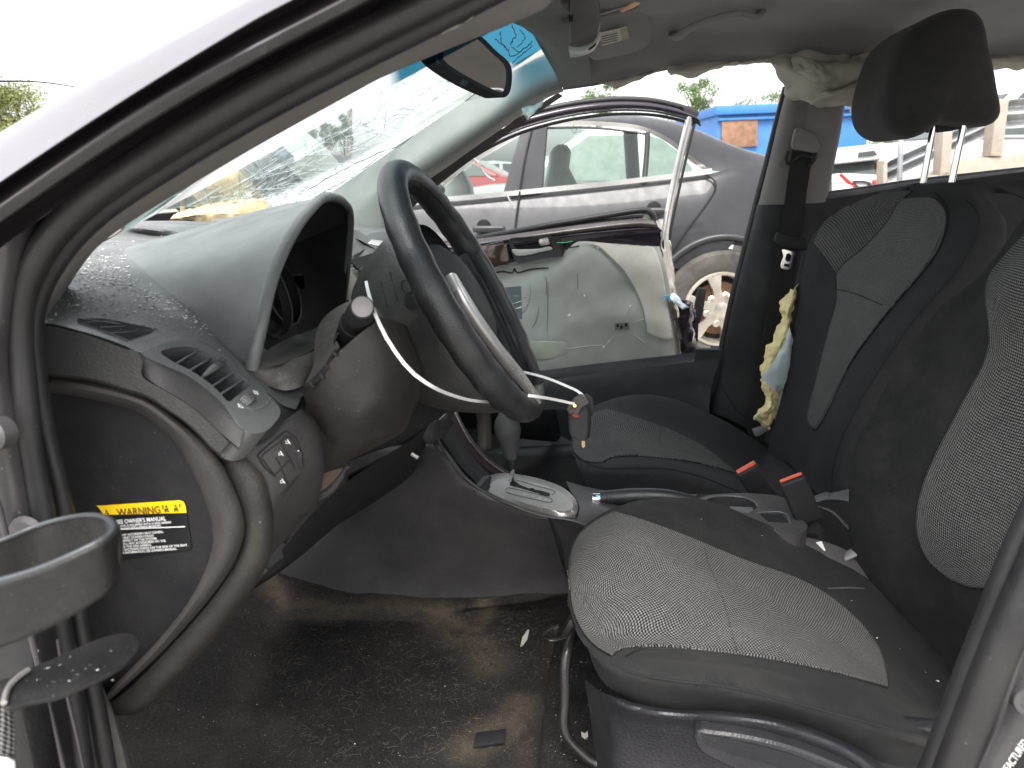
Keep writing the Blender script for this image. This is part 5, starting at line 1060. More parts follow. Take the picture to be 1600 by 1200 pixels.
for r in PB:
    p0, p1 = vec(r[0]), vec(r[1]); back_ = (p0-p1).normalized()
    PBt.append([p0+Vector((.07, 0, -.012)), p0+Vector((.03, 0, .004))]+[vec(p) for p in r])
pb_ = skin('backrest', PBt, M_bolster2, ps, nu=80, nv=80, sharp=70)
M_mid2 = weave('seat_mid_cloth', (.045, .045, .046), (.17, .168, .165), .0034, dust=.1)
patch('backrest_shoulder_mesh', pb_, [[(1273, 380), (1292, 345), (1330, 315), (1372, 300), (1420, 294)], [(1290, 402), (1310, 370), (1340, 345), (1375, 325), (1415, 310)], [(1308, 428), (1330, 405), (1355, 385), (1385, 350), (1408, 312)]], M_mesh2, ps, 40, 20, .003, t=.002)
patch('backrest_insert', pb_, [[(1408, 312), (1385, 350), (1350, 388), (1320, 412), (1308, 430)], [(1435, 308), (1420, 360), (1385, 410), (1340, 450), (1308, 470)], [(1462, 310), (1468, 360), (1425, 430), (1360, 500), (1296, 515)], [(1480, 335), (1455, 405), (1395, 480), (1340, 545), (1278, 585)], [(1470, 385), (1425, 445), (1370, 510), (1305, 600), (1262, 655)], [(1440, 425), (1385, 492), (1330, 568), (1290, 650), (1276, 672)]], M_mid2, ps, 50, 50, .003, t=.002)
tube('backrest_seam', [onto(pb_, a, b, .002) for a, b in cr([(1420, 294), (1408, 312), (1385, 350), (1350, 388), (1320, 412), (1308, 430), (1308, 470), (1296, 515), (1278, 585), (1262, 655)], 50)], .0016, M_black, ps, n=None, seg=6)
tube('backrest_seam', [onto(pb_, a, b, .002) for a, b in cr([(1462, 300), (1482, 335), (1462, 400), (1390, 487), (1330, 568), (1290, 645), (1272, 672)], 50)], .0014, M_black, ps, n=None, seg=6)
tube('backrest_seam', [onto(pb_, a, b, .004) for a, b in cr([(1310, 452), (1340, 460), (1381, 478)], 14)], .0010, M_black, ps, n=None, seg=6)
tube('backrest_seam', [onto(pb_, a, b, .001) for a, b in cr([(1508, 310), (1530, 345), (1505, 410), (1430, 500), (1360, 600), (1310, 700), (1300, 760)], 50)], .0009, M_black, ps, n=None, seg=6)
# head restraint
hr = 1
def hp_(u, v, Y): return W(u, v, Y)
HRr = []
outl = [(1458+(a-1462)*.965, 117+(b-117)*.97) for a, b in [(1450, 26), (1480, 16), (1510, 18), (1526, 35), (1535, 75), (1543, 110), (1550, 150), (1555, 175), (1553, 190), (1540, 200), (1510, 201), (1480, 198), (1460, 197), (1448, 205), (1430, 216), (1410, 221), (1388, 212), (1374, 192), (1371, 165), (1376, 135), (1385, 105), (1398, 70), (1418, 46)]]
cx_, cy_ = 1462, 115
for (s, Y) in ((.08, 1.470), (.35, 1.472), (.62, 1.478), (.82, 1.488), (.95, 1.505), (1.0, 1.53), (1.0, 1.60), (1.0, 1.68), (.95, 1.72), (.8, 1.735), (.4, 1.74)):
    k = 1.58/Y; vpx = (1026-cx_)
    HRr.append([W(cx_+(a-cx_)*s, cy_+(b-cy_)*s, 1.55)+Vector((0, Y-1.55, 0)) for a, b in outl])
hr_ = skin('headrest', HRr, pm('headrest_cloth', (.017, .0175, .018), .95, grain=(1500, .0004), dust=(.06, DU), sheen=.1), ps, nu=80, nv=40, closed=True, sharp=80)
v, f, uv = grid_mesh(np.array([rowcr(HRr[0], 60, True), [sum(map(Vector, HRr[0]), Vector())/len(HRr[0])]*60]), True)
obj('headrest_side', v, f, hr_.data.materials[0], hr_, face_cam=True)
for a, b, c_, d_, Y in ((1459, 196, 1441, 292, 1.57), (1506, 194, 1485, 293, 1.53)):
    tube('headrest_post', [W(a, b, Y), W(c_, d_, Y)], .0060, M_chrome, ps, n=6, seg=18)
for u, v, Y in ((1441, 291, 1.57), (1486, 292, 1.53)):
    box('post_collar', W(u, v, Y), (.046, .030, .012), M_blackpl, ps, b=.004, seg=3)
    box('collar_button', W(u+14, v+1, Y-.01), (.018, .022, .014), M_black, ps, b=.003)
plate('headrest_base', [(1462, 197, 1.56), (1505, 193, 1.56), (1503, 200, 1.56), (1485, 205, 1.56), (1466, 205, 1.56)], (.0, .06, 0), M_blackpl, ps, b=.002)
# torn side: foam and fabric
fo_ = thing('torn_seat_foam', 'torn yellow seat foam spilling from the split side of the far seat', 'foam')
fm = skin('foam', [[(1236, 452, 1.84), (1216, 482, 1.85), (1222, 492, 1.85), (1206, 530, 1.85), (1192, 562, 1.85), (1190, 600, 1.85), (1197, 620, 1.85), (1190, 638, 1.85), (1178, 652, 1.85), (1200, 668, 1.85)],
                   [(1242, 450, 1.80), (1232, 482, 1.79), (1228, 500, 1.80), (1222, 530, 1.79), (1205, 565, 1.80), (1200, 600, 1.79), (1203, 625, 1.80), (1200, 640, 1.79), (1190, 646, 1.80), (1202, 670, 1.81)],
                   [(1248, 440, 1.82), (1240, 480, 1.82), (1236, 505, 1.82), (1230, 535, 1.82), (1226, 565, 1.82), (1222, 600, 1.82), (1216, 628, 1.82), (1212, 645, 1.82), (1208, 655, 1.82), (1205, 672, 1.82)]], M_foam, fo_, nu=70, nv=24, disp=lambda G: lumpy(G, .008, 55, 6))
skin('paper_layer', [[(1232, 505, 1.80), (1222, 540, 1.80), (1204, 572, 1.785), (1191, 588, 1.785), (1200, 600, 1.785), (1210, 612, 1.79)], [(1236, 520, 1.79), (1228, 548, 1.79), (1220, 575, 1.785), (1214, 590, 1.785), (1212, 602, 1.785), (1212, 612, 1.79)], [(1240, 530, 1.80), (1236, 560, 1.80), (1230, 585, 1.80), (1226, 600, 1.80), (1222, 608, 1.80), (1216, 612, 1.80)]], M_paper, fo_, nu=20, nv=12, disp=lambda G: lumpy(G, .006, 40, 8))
plate('paper_layer', [(1208, 588, 1.782), (1224, 568, 1.782), (1234, 560, 1.79), (1230, 585, 1.79), (1223, 608, 1.79)], (.001, .001, 0), M_paper2, fo_)
skin('backing_strip', [[(1222, 600, 1.81), (1214, 630, 1.81), (1210, 668, 1.81)], [(1230, 595, 1.805), (1226, 630, 1.805), (1214, 668, 1.81)]], pm('backing_grey', (.25, .25, .24), .9), fo_, nu=14, nv=4)
tube('torn_edge', [(1260, 392, 1.83), (1250, 430, 1.83), (1240, 490, 1.82), (1234, 550, 1.82), (1226, 610, 1.82), (1208, 668, 1.82)], .006, M_blackpl, ps, n=40, seg=8)
plate('seat_bracket', [(1176, 672, 1.84), (1198, 664, 1.84), (1204, 670, 1.84), (1186, 682, 1.84), (1180, 682, 1.84)], (0, .01, 0), pm('bracket_steel', (.3, .3, .3), .4, metal=.6), ps, b=.001)

# ================= belts =================
sbt = thing('seat_belt', 'black seat belt hanging down the far door pillar with steel tongue', 'seat belt')
ribbon('webbing', [(1254, 232, 1.915), (1250, 260, 1.905), (1243, 310, 1.895), (1236, 370, 1.885), (1226, 430, 1.885), (1212, 500, 1.885), (1200, 570, 1.885), (1188, 640, 1.885), (1180, 690, 1.885)], .052, M_belt, sbt, n=40, t=.0016, across=camv(1, .1, .05).normalized())
plate('guide', [(1243, 202, 1.90), (1250, 198, 1.90), (1266, 206, 1.90), (1278, 214, 1.90), (1282, 230, 1.90), (1274, 240, 1.90), (1240, 234, 1.90), (1238, 224, 1.90)], (0, .022, 0), M_trimgrey, sbt, b=.005)
tube('guide_loop', [(1232, 236, 1.905), (1228, 248, 1.905), (1234, 256, 1.905), (1252, 243, 1.895), (1270, 246, 1.90), (1276, 238, 1.905), (1272, 250, 1.905), (1262, 260, 1.905)], .0042, M_blackpl, sbt, n=30, seg=8)
plate('tongue_cover', [(1212, 368, 1.875), (1216, 362, 1.875), (1230, 368, 1.875), (1258, 372, 1.875), (1262, 378, 1.875), (1262, 392, 1.875), (1240, 390, 1.875), (1214, 384, 1.875), (1210, 378, 1.875)], (0, .014, 0), M_blackpl, sbt, b=.004)
ring('tongue', [W(a, b, 1.872) for a, b in [(1222, 390), (1233, 392), (1246, 397), (1240, 404), (1238, 418), (1234, 421), (1221, 419), (1220, 412), (1224, 400)]], [W(a, b, 1.872) for a, b in [(1229, 397), (1233, 396), (1236, 399), (1235, 406), (1232, 409), (1229, 408), (1227, 405), (1228, 400)]], (0, .003, 0), M_chrome, sbt, n=40)
plate('tongue_slot', [W(a, b, 1.871) for a, b in [(1226, 412), (1234, 413), (1233, 417), (1225, 416)]], (0, .001, 0), M_black, sbt)
def buckle(label, q, w_, L_, lean, Y, red, grp='seat belt buckles between the seats'):
    t = thing('belt_buckle', label, 'belt buckle', grp)
    a, b = W(*q[0], Y), W(*q[1], Y+.01); ax_ = (b-a); ln = ax_.length; ax_.normalize()
    side = (W(*red[1], Y)-W(*red[0], Y)); wd_ = side.length; side = (side-ax_*side.dot(ax_)).normalized(); nn = ax_.cross(side)
    rot = Matrix((side, ax_, nn)).transposed()
    box('housing', a+ax_*ln/2+Vector((0, 0, 0)), (wd_, ln, .020), M_blackpl, t, rot=rot, b=.004, seg=3)
    box('release_button', a-ax_*.0012, (wd_*.86, .004, red[2]), M_red, t, rot=rot, b=.0015)
    box('housing_seam', a+ax_*.011, (wd_*1.006, .0008, .0206), M_black, t, rot=rot, b=0)
    return t, b, ax_, side, nn
b1 = buckle('belt buckle with wide red button lying against the far seat cushion', [(1166, 731), (1200, 782)], .04, .06, 0, 1.27, [(1150, 740), (1181, 719), .011])
b2 = buckle('upright belt buckle with thin red top edge standing nearest the driver seat', [(1236, 747), (1264, 812)], .04, .08, 0, 1.10, [(1216, 753), (1256, 739), .005])
ribbon('strap', [(1262, 806, 1.115), (1268, 825, 1.115), (1276, 845, 1.112), (1288, 868, 1.11)], .022, M_belt, b2[0], n=12, t=.003)

# ================= mirror, visor, grab handle, curtain airbag =================
mr = thing('rear_view_mirror', 'black framed rear view mirror hanging from the cracked windscreen', 'mirror')
mo = [(684, 85), (700, 62), (730, 54), (748, 54), (776, 80), (795, 97), (800, 112), (798, 140), (790, 152), (780, 150), (740, 132), (696, 104)]
mi = [(692, 87), (704, 68), (730, 60), (746, 60), (772, 84), (789, 100), (793, 113), (791, 136), (786, 144), (778, 143), (742, 126), (700, 100)]
Ym = 1.20
mrr = ring('housing_rim', [W(a, b, Ym+.0006*(a-684)) for a, b in mo], [W(a, b, Ym+.0006*(a-684)) for a, b in mi], (-.03, .008, .0), M_blackpl, mr, n=60, lip=0)
plate('mirror_glass', [W(a, b, Ym+.002+.0006*(a-684)) for a, b in mi], (-.02, .006, 0), pm('mirror_silvering', (.80, .80, .76), .03, metal=1, var=.0), mr, b=0, sm=60)
plate('housing_back', [W(a, b, Ym+.014+.0006*(a-684)) for a, b in mo], (-.02, .008, 0), M_blackpl, mr, b=.006, sm=40)
tube('mirror_stem', [W(738, 50, Ym+.05), W(745, 30, Ym+.07), W(760, 5, Ym+.10)], .009, M_blackpl, mr, n=10, seg=12)
plate('anti_glare_lever', [W(a, b, Ym+.01) for a, b in [(722, 122), (732, 128), (728, 135), (718, 132)]], (0, .012, 0), M_blackpl, mr, b=.001)
vs_ = thing('sun_visor', 'grey far sun visor folded up against the roof with airbag label', 'sun visor')
vz = [(905, 30, 1.62), (935, 18, 1.62), (985, 5, 1.60), (1010, -5, 1.60), (1013, 10, 1.66), (1016, 45, 1.74), (1015, 58, 1.765), (1006, 68, 1.78), (980, 76, 1.79), (945, 84, 1.80), (925, 85, 1.80), (915, 70, 1.76)]
vp = plate('visor_panel', [vec(p)+Vector((0, 0, -.012)) for p in vz], (0, .004, .018), M_liner, vs_, b=.006, seg=3, sm=50)
def vplane(u, v):
    n_ = (vec(vz[0])-vec(vz[3])).cross(vec(vz[8])-vec(vz[3])).normalized(); return WP(u, v, vec(vz[3])+Vector((0, 0, -.0165)), n_)
plate('visor_label', [vplane(a, b) for a, b in [(935, 52), (979, 42), (983, 60), (941, 72)]], (0, 0, .0008), pm('faded_label', (.50, .49, .44), .7), vs_)
for k in range(4):
    plate('label_text_line', [vplane(a, b)+Vector((0, 0, -.0006)) for a, b in [(940, 56.5+k*3.6), (965, 50.5+k*3.6), (965, 51.6+k*3.6), (940, 57.6+k*3.6)]], (0, 0, .0003), M_dashmid, vs_)
plate('label_colour_end', [vplane(a, b)+Vector((0, 0, -.0006)) for a, b in [(969, 45), (979, 42.6), (983, 60), (972, 63)]], (0, 0, .0003), pm('label_olive', (.36, .34, .20), .7), vs_)
tube('visor_mirror_edge', [vplane(925, 26), vplane(960, 16), vplane(1002, 3)], .0016, M_silver, vs_, n=12, seg=6)
ohc = thing('map_lamp', 'grey overhead map lamp housing hanging open with white lens end', 'lamp')
plate('housing', [vec(p) for p in [(893, -20, 1.42), (930, -20, 1.44), (936, 20, 1.50), (937, 50, 1.54), (930, 70, 1.56), (905, 72, 1.55), (890, 70, 1.54), (889, 30, 1.48)]], (.0, .03, .03), pm('lamp_housing_grey', (.13, .13, .125), .5), ohc, b=.006, seg=3)
skin('lens_end', [[(888, 70, 1.535), (905, 73, 1.532), (925, 66, 1.532), (937, 48, 1.53)], [(889, 80, 1.53), (905, 84, 1.528), (925, 76, 1.528), (938, 55, 1.528)], [(891, 90, 1.54), (908, 88, 1.54), (926, 80, 1.54), (937, 64, 1.54)]], pm('lens_white', (.60, .60, .57), .3), ohc, nu=20, nv=10, t=.004)
plate('lens_slot', [(918, 77, 1.522), (928, 70, 1.522), (932, 66, 1.522), (931, 71, 1.522), (922, 78, 1.522)], (0, .001, 0), M_black, ohc)
plate('hinge_block', [(876, 5, 1.5), (890, 5, 1.5), (890, 32, 1.5), (880, 34, 1.5), (877, 30, 1.5)], (0, .02, .02), M_trimgrey, ohc, b=.002)
plate('hinge_slot', [(889, 5, 1.475), (895, 5, 1.475), (895, 33, 1.475), (889, 33, 1.475)], (0, .01, 0), M_black, ohc)
tube('lamp_edge', [(938, 35, 1.53), (932, 60, 1.535), (930, 60, 1.535)], .0015, M_silver, ohc, n=8, seg=5)
plate('reading_lamp_lens', [vplane(a, b)+Vector((0, 0, -.004)) for a, b in [(968, 14), (985, 4), (1003, -6), (1006, -2), (992, 8), (972, 17)]], (0, 0, .003), pm('lamp_amber', (.85, .48, .26), .4), vs_, b=.001)
gh = thing('grab_handle', 'grey moulded grab handle on the headliner above the far door', 'grab handle')
gpts = [(1052, 52), (1060, 40), (1075, 28), (1100, 16), (1130, 6), (1160, 2), (1180, 8), (1190, 16)]
tube('handle', [onto(liner, a, b, .022 if 0 < i < 7 else .004) for i, (a, b) in enumerate(gpts)], [.012, .011, .010, .009, .009, .009, .010, .011], M_liner, gh, n=40, seg=14, flat=(1, .7))
ab = thing('curtain_airbag', 'deflated cream curtain airbag cloth bunched under the roof edge', 'airbag')
AB = [[(1198, 86, 1.94), (1220, 84, 1.93), (1260, 80, 1.92), (1320, 82, 1.92), (1370, 80, 1.92), (1402, 84, 1.93)],
      [(1202, 96, 1.90), (1232, 100, 1.86), (1270, 100, 1.85), (1325, 104, 1.86), (1375, 98, 1.86), (1402, 92, 1.90)],
      [(1214, 108, 1.89), (1238, 118, 1.83), (1275, 126, 1.81), (1325, 124, 1.83), (1372, 112, 1.85), (1400, 100, 1.89)],
      [(1222, 128, 1.90), (1245, 140, 1.85), (1280, 150, 1.82), (1328, 138, 1.84), (1368, 124, 1.86), (1396, 112, 1.89)],
      [(1228, 143, 1.92), (1250, 153, 1.90), (1280, 167, 1.87), (1322, 162, 1.88), (1358, 138, 1.90), (1392, 120, 1.91)],
      [(1232, 143, 1.95), (1255, 150, 1.93), (1284, 158, 1.90), (1322, 152, 1.92), (1352, 136, 1.93), (1385, 120, 1.94)]]
skin('airbag_fold', AB, M_airbag, ab, nu=70, nv=50, t=.002, disp=lambda G: lumpy(G, .022, 13, 11))
skin('airbag_fold', [[(1236, 96, 1.84), (1262, 94, 1.82), (1290, 98, 1.82)], [(1244, 112, 1.80), (1268, 112, 1.79), (1292, 112, 1.81)], [(1262, 124, 1.81), (1280, 130, 1.80), (1298, 122, 1.82)]], M_airbag, ab, nu=30, nv=24, t=.001, disp=lambda G: lumpy(G, .014, 22, 13))
skin('airbag_fold', [[(1232, 120, 1.85), (1262, 138, 1.81), (1300, 140, 1.81), (1345, 126, 1.83), (1378, 110, 1.86)], [(1240, 132, 1.83), (1268, 150, 1.80), (1304, 148, 1.80), (1345, 134, 1.82), (1376, 118, 1.86)], [(1244, 144, 1.86), (1272, 162, 1.84), (1310, 158, 1.85), (1346, 140, 1.87), (1372, 124, 1.89)]], M_airbag, ab, nu=50, nv=24, t=.001, disp=lambda G: lumpy(G, .012, 20, 17))
for q in ([(1238, 118), (1242, 100), (1228, 92)], [(1282, 138), (1300, 122), (1298, 98)], [(1336, 148), (1334, 132), (1322, 120)]):
    pass
skin('airbag_fold', [[(1540, 84, 1.94), (1570, 84, 1.94), (1620, 82, 1.94), (1700, 80, 1.94)], [(1542, 98, 1.91), (1570, 98, 1.90), (1620, 94, 1.90), (1700, 92, 1.9)], [(1545, 113, 1.94), (1570, 110, 1.93), (1620, 105, 1.93), (1700, 102, 1.93)]], M_airbag, ab, nu=30, nv=16, t=.001, disp=lambda G: lumpy(G, .010, 20, 19))
skin('airbag_fold', [[(1040, 104, 1.94), (1070, 98, 1.93), (1120, 94, 1.93), (1200, 90, 1.93)], [(1044, 114, 1.91), (1072, 112, 1.90), (1120, 104, 1.91), (1200, 94, 1.92)], [(1048, 119, 1.93), (1075, 121, 1.92), (1106, 110, 1.93), (1190, 98, 1.93)]], M_airbag, ab, nu=36, nv=14, t=.001, disp=lambda G: lumpy(G, .010, 20, 23))
skin('airbag_fold', [[(935, 130, 1.93), (975, 122, 1.93), (1015, 112, 1.93), (1040, 104, 1.93)], [(950, 133, 1.925), (980, 128, 1.92), (1005, 120, 1.92), (1036, 108, 1.93)], [(958, 135, 1.93), (962, 139, 1.92), (980, 133, 1.93), (1030, 110, 1.93)]], M_airbag, ab, nu=30, nv=12, t=.001, disp=lambda G: lumpy(G, .005, 25, 29))
tube('white_tether', [(735, 243, 2.2), (748, 256, 2.2), (758, 272, 2.2), (773, 282, 2.2)], .0030, M_white, ab, n=20, seg=6); tube('white_tether', [(790, 300, 2.2), (796, 312, 2.2), (804, 326, 2.2)], .0026, M_white, ab, n=8, seg=6)
fp = skin('foam_block', [[(262, 346, 1.5), (290, 346, 1.52), (340, 348, 1.55), (400, 350, 1.55), (430, 350, 1.55)], [(268, 340, 1.5), (300, 334, 1.52), (345, 330, 1.55), (395, 325, 1.55), (422, 326, 1.56)], [(275, 336, 1.56), (305, 327, 1.58), (350, 320, 1.60), (395, 315, 1.62), (418, 320, 1.60)], [(280, 336, 1.7), (310, 326, 1.7), (355, 318, 1.74), (400, 313, 1.74), (420, 318, 1.7)]], M_tanfoam, None, nu=40, nv=24, disp=lambda G: lumpy(G, .008, 30, 31))
tag(fp, 'slab of tan foam lying on the dashboard under the cracked windscreen', 'foam')

# ================= cracked windscreen =================
ws = thing('windscreen', 'crazed laminated windscreen with blue shade band along its top', 'windscreen')
A_, B_ = W(838, 82, 1.97), W(505, 312, 2.02); C_ = W(196, 356, .60); D_ = W(660, 96, .60)
# sheet between the two pillars: far edge (B_ to A_), near edge (C_ to D_), bowed forward
def wrow(f_):
    a = C_*(1-f_)+B_*f_; b = D_*(1-f_)+A_*f_; bow = Vector((-.10, 0, .03))*math.sin(math.pi*f_)
    up = (b-a)
    return [a-up*.12+bow, a+bow, a+up*.5+bow*1.05, b+bow, b+up*.18+bow]
wr = [wrow(f_) for f_ in (-.04, .2, .4, .6, .8, 1.0)]
mg, t_, o_, last = glass('windscreen_glass', (.86, .93, .91), haze=.03)
# denser crazing: white broken film where the laminate is crushed, as a mask on the sheet itself
uvn = N(t_, 'ShaderNodeTexCoord').outputs['Object']; atn = N(t_, 'ShaderNodeAttribute'); atn.attribute_name = 'crazed'
mp = N(t_, 'ShaderNodeMapping'); t_.links.new(uvn, mp.inputs[0]); mp.inputs['Rotation'].default_value = (0, R(-32), 0); mp.inputs['Scale'].default_value = (26, 20, 120)
vo = N(t_, 'ShaderNodeTexVoronoi', feature='DISTANCE_TO_EDGE', Scale=1.0); mp2 = N(t_, 'ShaderNodeMapping'); t_.links.new(uvn, mp2.inputs[0]); mp2.inputs['Scale'].default_value = (45, 120, 110); mp2.inputs['Rotation'].default_value = (0, R(-34), 0)
wnz = N(t_, 'ShaderNodeTexNoise', Scale=14.0, Detail=6.0); t_.links.new(uvn, wnz.inputs['Vector'])
va = N(t_, 'ShaderNodeVectorMath', operation='ADD'); sc3 = N(t_, 'ShaderNodeVectorMath', operation='SCALE'); sc3.inputs['Scale'].default_value = 2.2
t_.links.new(wnz.outputs['Color'], sc3.inputs[0]); t_.links.new(mp2.outputs[0], va.inputs[0]); t_.links.new(sc3.outputs[0], va.inputs[1]); t_.links.new(va.outputs[0], vo.inputs['Vector'])
ln_ = ramp(t_, vo.outputs['Distance'], .02, .16, 1, 0)
n3 = N(t_, 'ShaderNodeTexNoise', Scale=34.0, Detail=6.0, Roughness=.7); t_.links.new(uvn, n3.inputs['Vector'])
ml = N(t_, 'ShaderNodeMath', operation='MAXIMUM'); t_.links.new(ln_, ml.inputs[0]); t_.links.new(ramp(t_, n3.outputs[0], .46, .62, 0, .85), ml.inputs[1])
mm = N(t_, 'ShaderNodeMath', operation='MULTIPLY'); t_.links.new(ml.outputs[0], mm.inputs[0]); t_.links.new(atn.outputs['Fac'], mm.inputs[1])
wd1 = N(t_, 'ShaderNodeBsdfTranslucent'); wd1.inputs[0].default_value = (.86, .94, .96, 1)
gl2 = N(t_, 'ShaderNodeBsdfGlossy'); gl2.inputs['Roughness'].default_value = .25; gl2.inputs[0].default_value = (.8, .88, .9, 1)
adm = N(t_, 'ShaderNodeMixShader'); adm.inputs[0].default_value = .3; t_.links.new(wd1.outputs[0], adm.inputs[1]); t_.links.new(gl2.outputs[0], adm.inputs[2])
fin = N(t_, 'ShaderNodeMixShader'); t_.links.new(mm.outputs[0], fin.inputs[0]); t_.links.new(last, fin.inputs[1]); t_.links.new(adm.outputs[0], fin.inputs[2])
# blue shade band towards the top edge
atb = N(t_, 'ShaderNodeAttribute'); atb.attribute_name = 'shade_band'
bt_ = N(t_, 'ShaderNodeBsdfTransparent'); bt_.inputs[0].default_value = (.035, .17, .25, 1)
fin2 = N(t_, 'ShaderNodeMixShader'); t_.links.new(atb.outputs['Fac'], fin2.inputs[0]); t_.links.new(fin.outputs[0], fin2.inputs[1]); t_.links.new(bt_.outputs[0], fin2.inputs[2])
t_.links.new(fin2.outputs[0], o_.inputs['Surface'])
glass_o = skin('glass', wr, mg, ws, nu=90, nv=90, sharp=80)
me = glass_o.data; a1 = me.attributes.new('crazed', 'FLOAT', 'POINT'); a2 = me.attributes.new('shade_band', 'FLOAT', 'POINT')
# crush zone: a wedge along the far pillar that opens towards it (coordinates on the sheet: s up the glass, f across)
c1 = []; c2 = []
nuu = 90
for i, vt in enumerate(me.vertices):
    j, k = divmod(i, nuu); s_ = k/(nuu-1); d_ = vt.co-ORG
    x_, y_, z_ = d_.x*cP+d_.y*sP, -d_.x*sP+d_.y*cP, d_.z; dep = y_*cT-z_*sT
    uu, vv = 800+F*x_/dep, 600-F*(y_*sT+z_*cT)/dep
    vl = 338-(uu-330)*.46+8*math.sin(max(0, min(1, (uu-330)/380))*math.pi)
    c1.append(max(0, min(1, (vv-vl)/14))*max(0, min(1, (uu-320)/40))*max(0, min(1, (740-uu)/30)))
    c2.append(max(0, min(1, (s_-.77)/.04)))
a1.data.foreach_set('value', c1); a2.data.foreach_set('value', c2)
def cracks():
    rnd = random.Random(5); geos = []; M2 = []
    bw = bvh(glass_o)
    def line(pts, r): 
        P = []
        for (u, v) in pts:
            h = hit(glass_o, u, v)
            if h: P.append(h[0]-Vector((0, 0, .0012)))
        if len(P) > 1: geos.append(tube_geo(P, r, 3, cap=False))
    for k in range(60):                 # long rays fanning out of the crush towards the upper glass
        t = rnd.random(); u0, v0 = 255+t*430, 335-t*215+rnd.uniform(-8, 16)
        L = rnd.uniform(25, 190)*(1 if rnd.random() < .25 else .45); a = R(rnd.gauss(34, 9)); du_, dv_ = math.cos(a), -math.sin(a); P = []; x, y = u0, v0
        for q in range(7):
            P.append((x, y)); x += du_*L/6+rnd.uniform(-1, 1); y += dv_*L/6+rnd.uniform(-1.5, 1.5)
        line(P, rnd.uniform(.00012, .00035))
    for k in range(460):                 # short cross cracks in the crush
        t = rnd.random(); u0, v0 = 300+t*400, 335-t*215+rnd.uniform(-4, 40); L = rnd.uniform(6, 42); a = R(rnd.gauss(18, 16) if rnd.random() < .75 else rnd.gauss(110, 25))
        P = [(u0+math.cos(a)*L*q/3+rnd.uniform(-1, 1), v0-math.sin(a)*L*q/3+rnd.uniform(-1, 1)) for q in range(4)]; line(P, rnd.uniform(.00018, .0005))
    return geos
g1 = cracks(); v, f = merge([g for i, g in enumerate(g1) if i % 3]); o = obj('crack_lines', v, f, pm('crack_bright', (.75, .82, .85), .3, var=.1), ws, sharp=None); o['kind'] = 'stuff'
v, f = merge(g1[::3]); o = obj('crack_lines', v, f, pm('crack_dark', (.05, .09, .11), .2, var=.1), ws, sharp=None); o['kind'] = 'stuff'
for q, r in (([(480, 296), (540, 262), (600, 235), (660, 214), (700, 180), (745, 142), (772, 118)], .0012), ([(500, 302), (560, 268), (600, 238)], .0010), ([(800, 40), (806, 55), (798, 68), (812, 80)], .0012), ([(812, 44), (820, 58), (808, 72)], .0009), ([(775, 60), (790, 72), (800, 86), (820, 74), (832, 62)], .0012), ([(782, 48), (784, 66), (795, 78)], .0009), ([(800, 98), (815, 84), (832, 70)], .001)):
    P = [hit(glass_o, a, b) for a, b in cr(q, 30)]
    P = [h[0]-Vector((0, 0, .002))+Vector((rng.normal()*.0012, 0, rng.normal()*.0012)) for h in P if h]
    if len(P) > 2: tube('crack', P, r, pm('crack_edge', (.05, .07, .08), .3), ws, n=None, seg=5)

# ================= far front door, swung open with its panel torn off =================
dr = thing('open_far_door', 'open far front door stripped to its grey-green moisture sheet, black window frame and pull handle', 'car door')
dn = Vector((-.30, 1, 0)).normalized(); dp0 = W(620, 450, 2.08)
def DP(u, v, off=0): return WP(u, v, dp0+dn*off, dn)          # off > 0 is towards the outside
M_dpaint = pm('door_paint_dark', (.045, .035, .05), .18, metal=.5, coat=.8, var=.1)
M_sheet = pm('moisture_sheet', (.35, .36, .335), .38, var=.08, dust=(.10, (.45, .44, .38)), spec=.5)
# sheet
def sheetdisp(G): return lumpy(lumpy(G, .010, 4, 41), .0012, 16, 43)
sh = skin('moisture_sheet', [[DP(690, 440), DP(760, 422), DP(820, 412), DP(872, 402, -.01), DP(895, 382, -.012), DP(908, 377, -.012), DP(950, 380, -.01), DP(1000, 384, -.01), DP(1030, 385, 0)],
                       [DP(700, 470), DP(760, 455), DP(820, 445, -.01), DP(872, 430, -.02), DP(905, 415, -.02), DP(940, 410, -.02), DP(980, 412, -.016), DP(1015, 415, -.012), DP(1038, 420, 0)],
                       [DP(720, 510), DP(760, 500), DP(820, 490, -.01), DP(872, 475, -.01), DP(915, 460, -.01), DP(950, 455, -.01), DP(990, 455, -.01), DP(1022, 460, -.01), DP(1048, 465, .01)],
                       [DP(740, 550), DP(780, 545), DP(830, 535, -.01), DP(880, 520, -.01), DP(925, 505, -.01), DP(960, 500, -.012), DP(1000, 498, -.02), DP(1032, 502, -.01), DP(1056, 508, .02)],
                       [DP(760, 600), DP(790, 590), DP(840, 580), DP(890, 570), DP(930, 558), DP(965, 548), DP(1005, 540, -.01), DP(1040, 535, 0), DP(1062, 535, .03)],
                       [DP(770, 640), DP(800, 635), DP(850, 625), DP(890, 620), DP(930, 610), DP(965, 600), DP(1005, 595), DP(1040, 590), DP(1062, 585, .03)]], M_sheet, dr, nu=110, nv=90, disp=sheetdisp, sharp=80)
patch('sheet_flap', sh, [[(905, 379), (930, 384), (950, 400), (975, 425), (1000, 470), (1010, 520)], [(935, 380), (965, 385), (990, 400), (1015, 435), (1030, 480), (1034, 530)], [(1000, 384), (1018, 386), (1026, 400), (1034, 430), (1042, 480), (1050, 530)]], pm('sheet_flap_pale', (.50, .49, .44), .32, var=.05, spec=.6), dr, 40, 24, .006, t=.001)
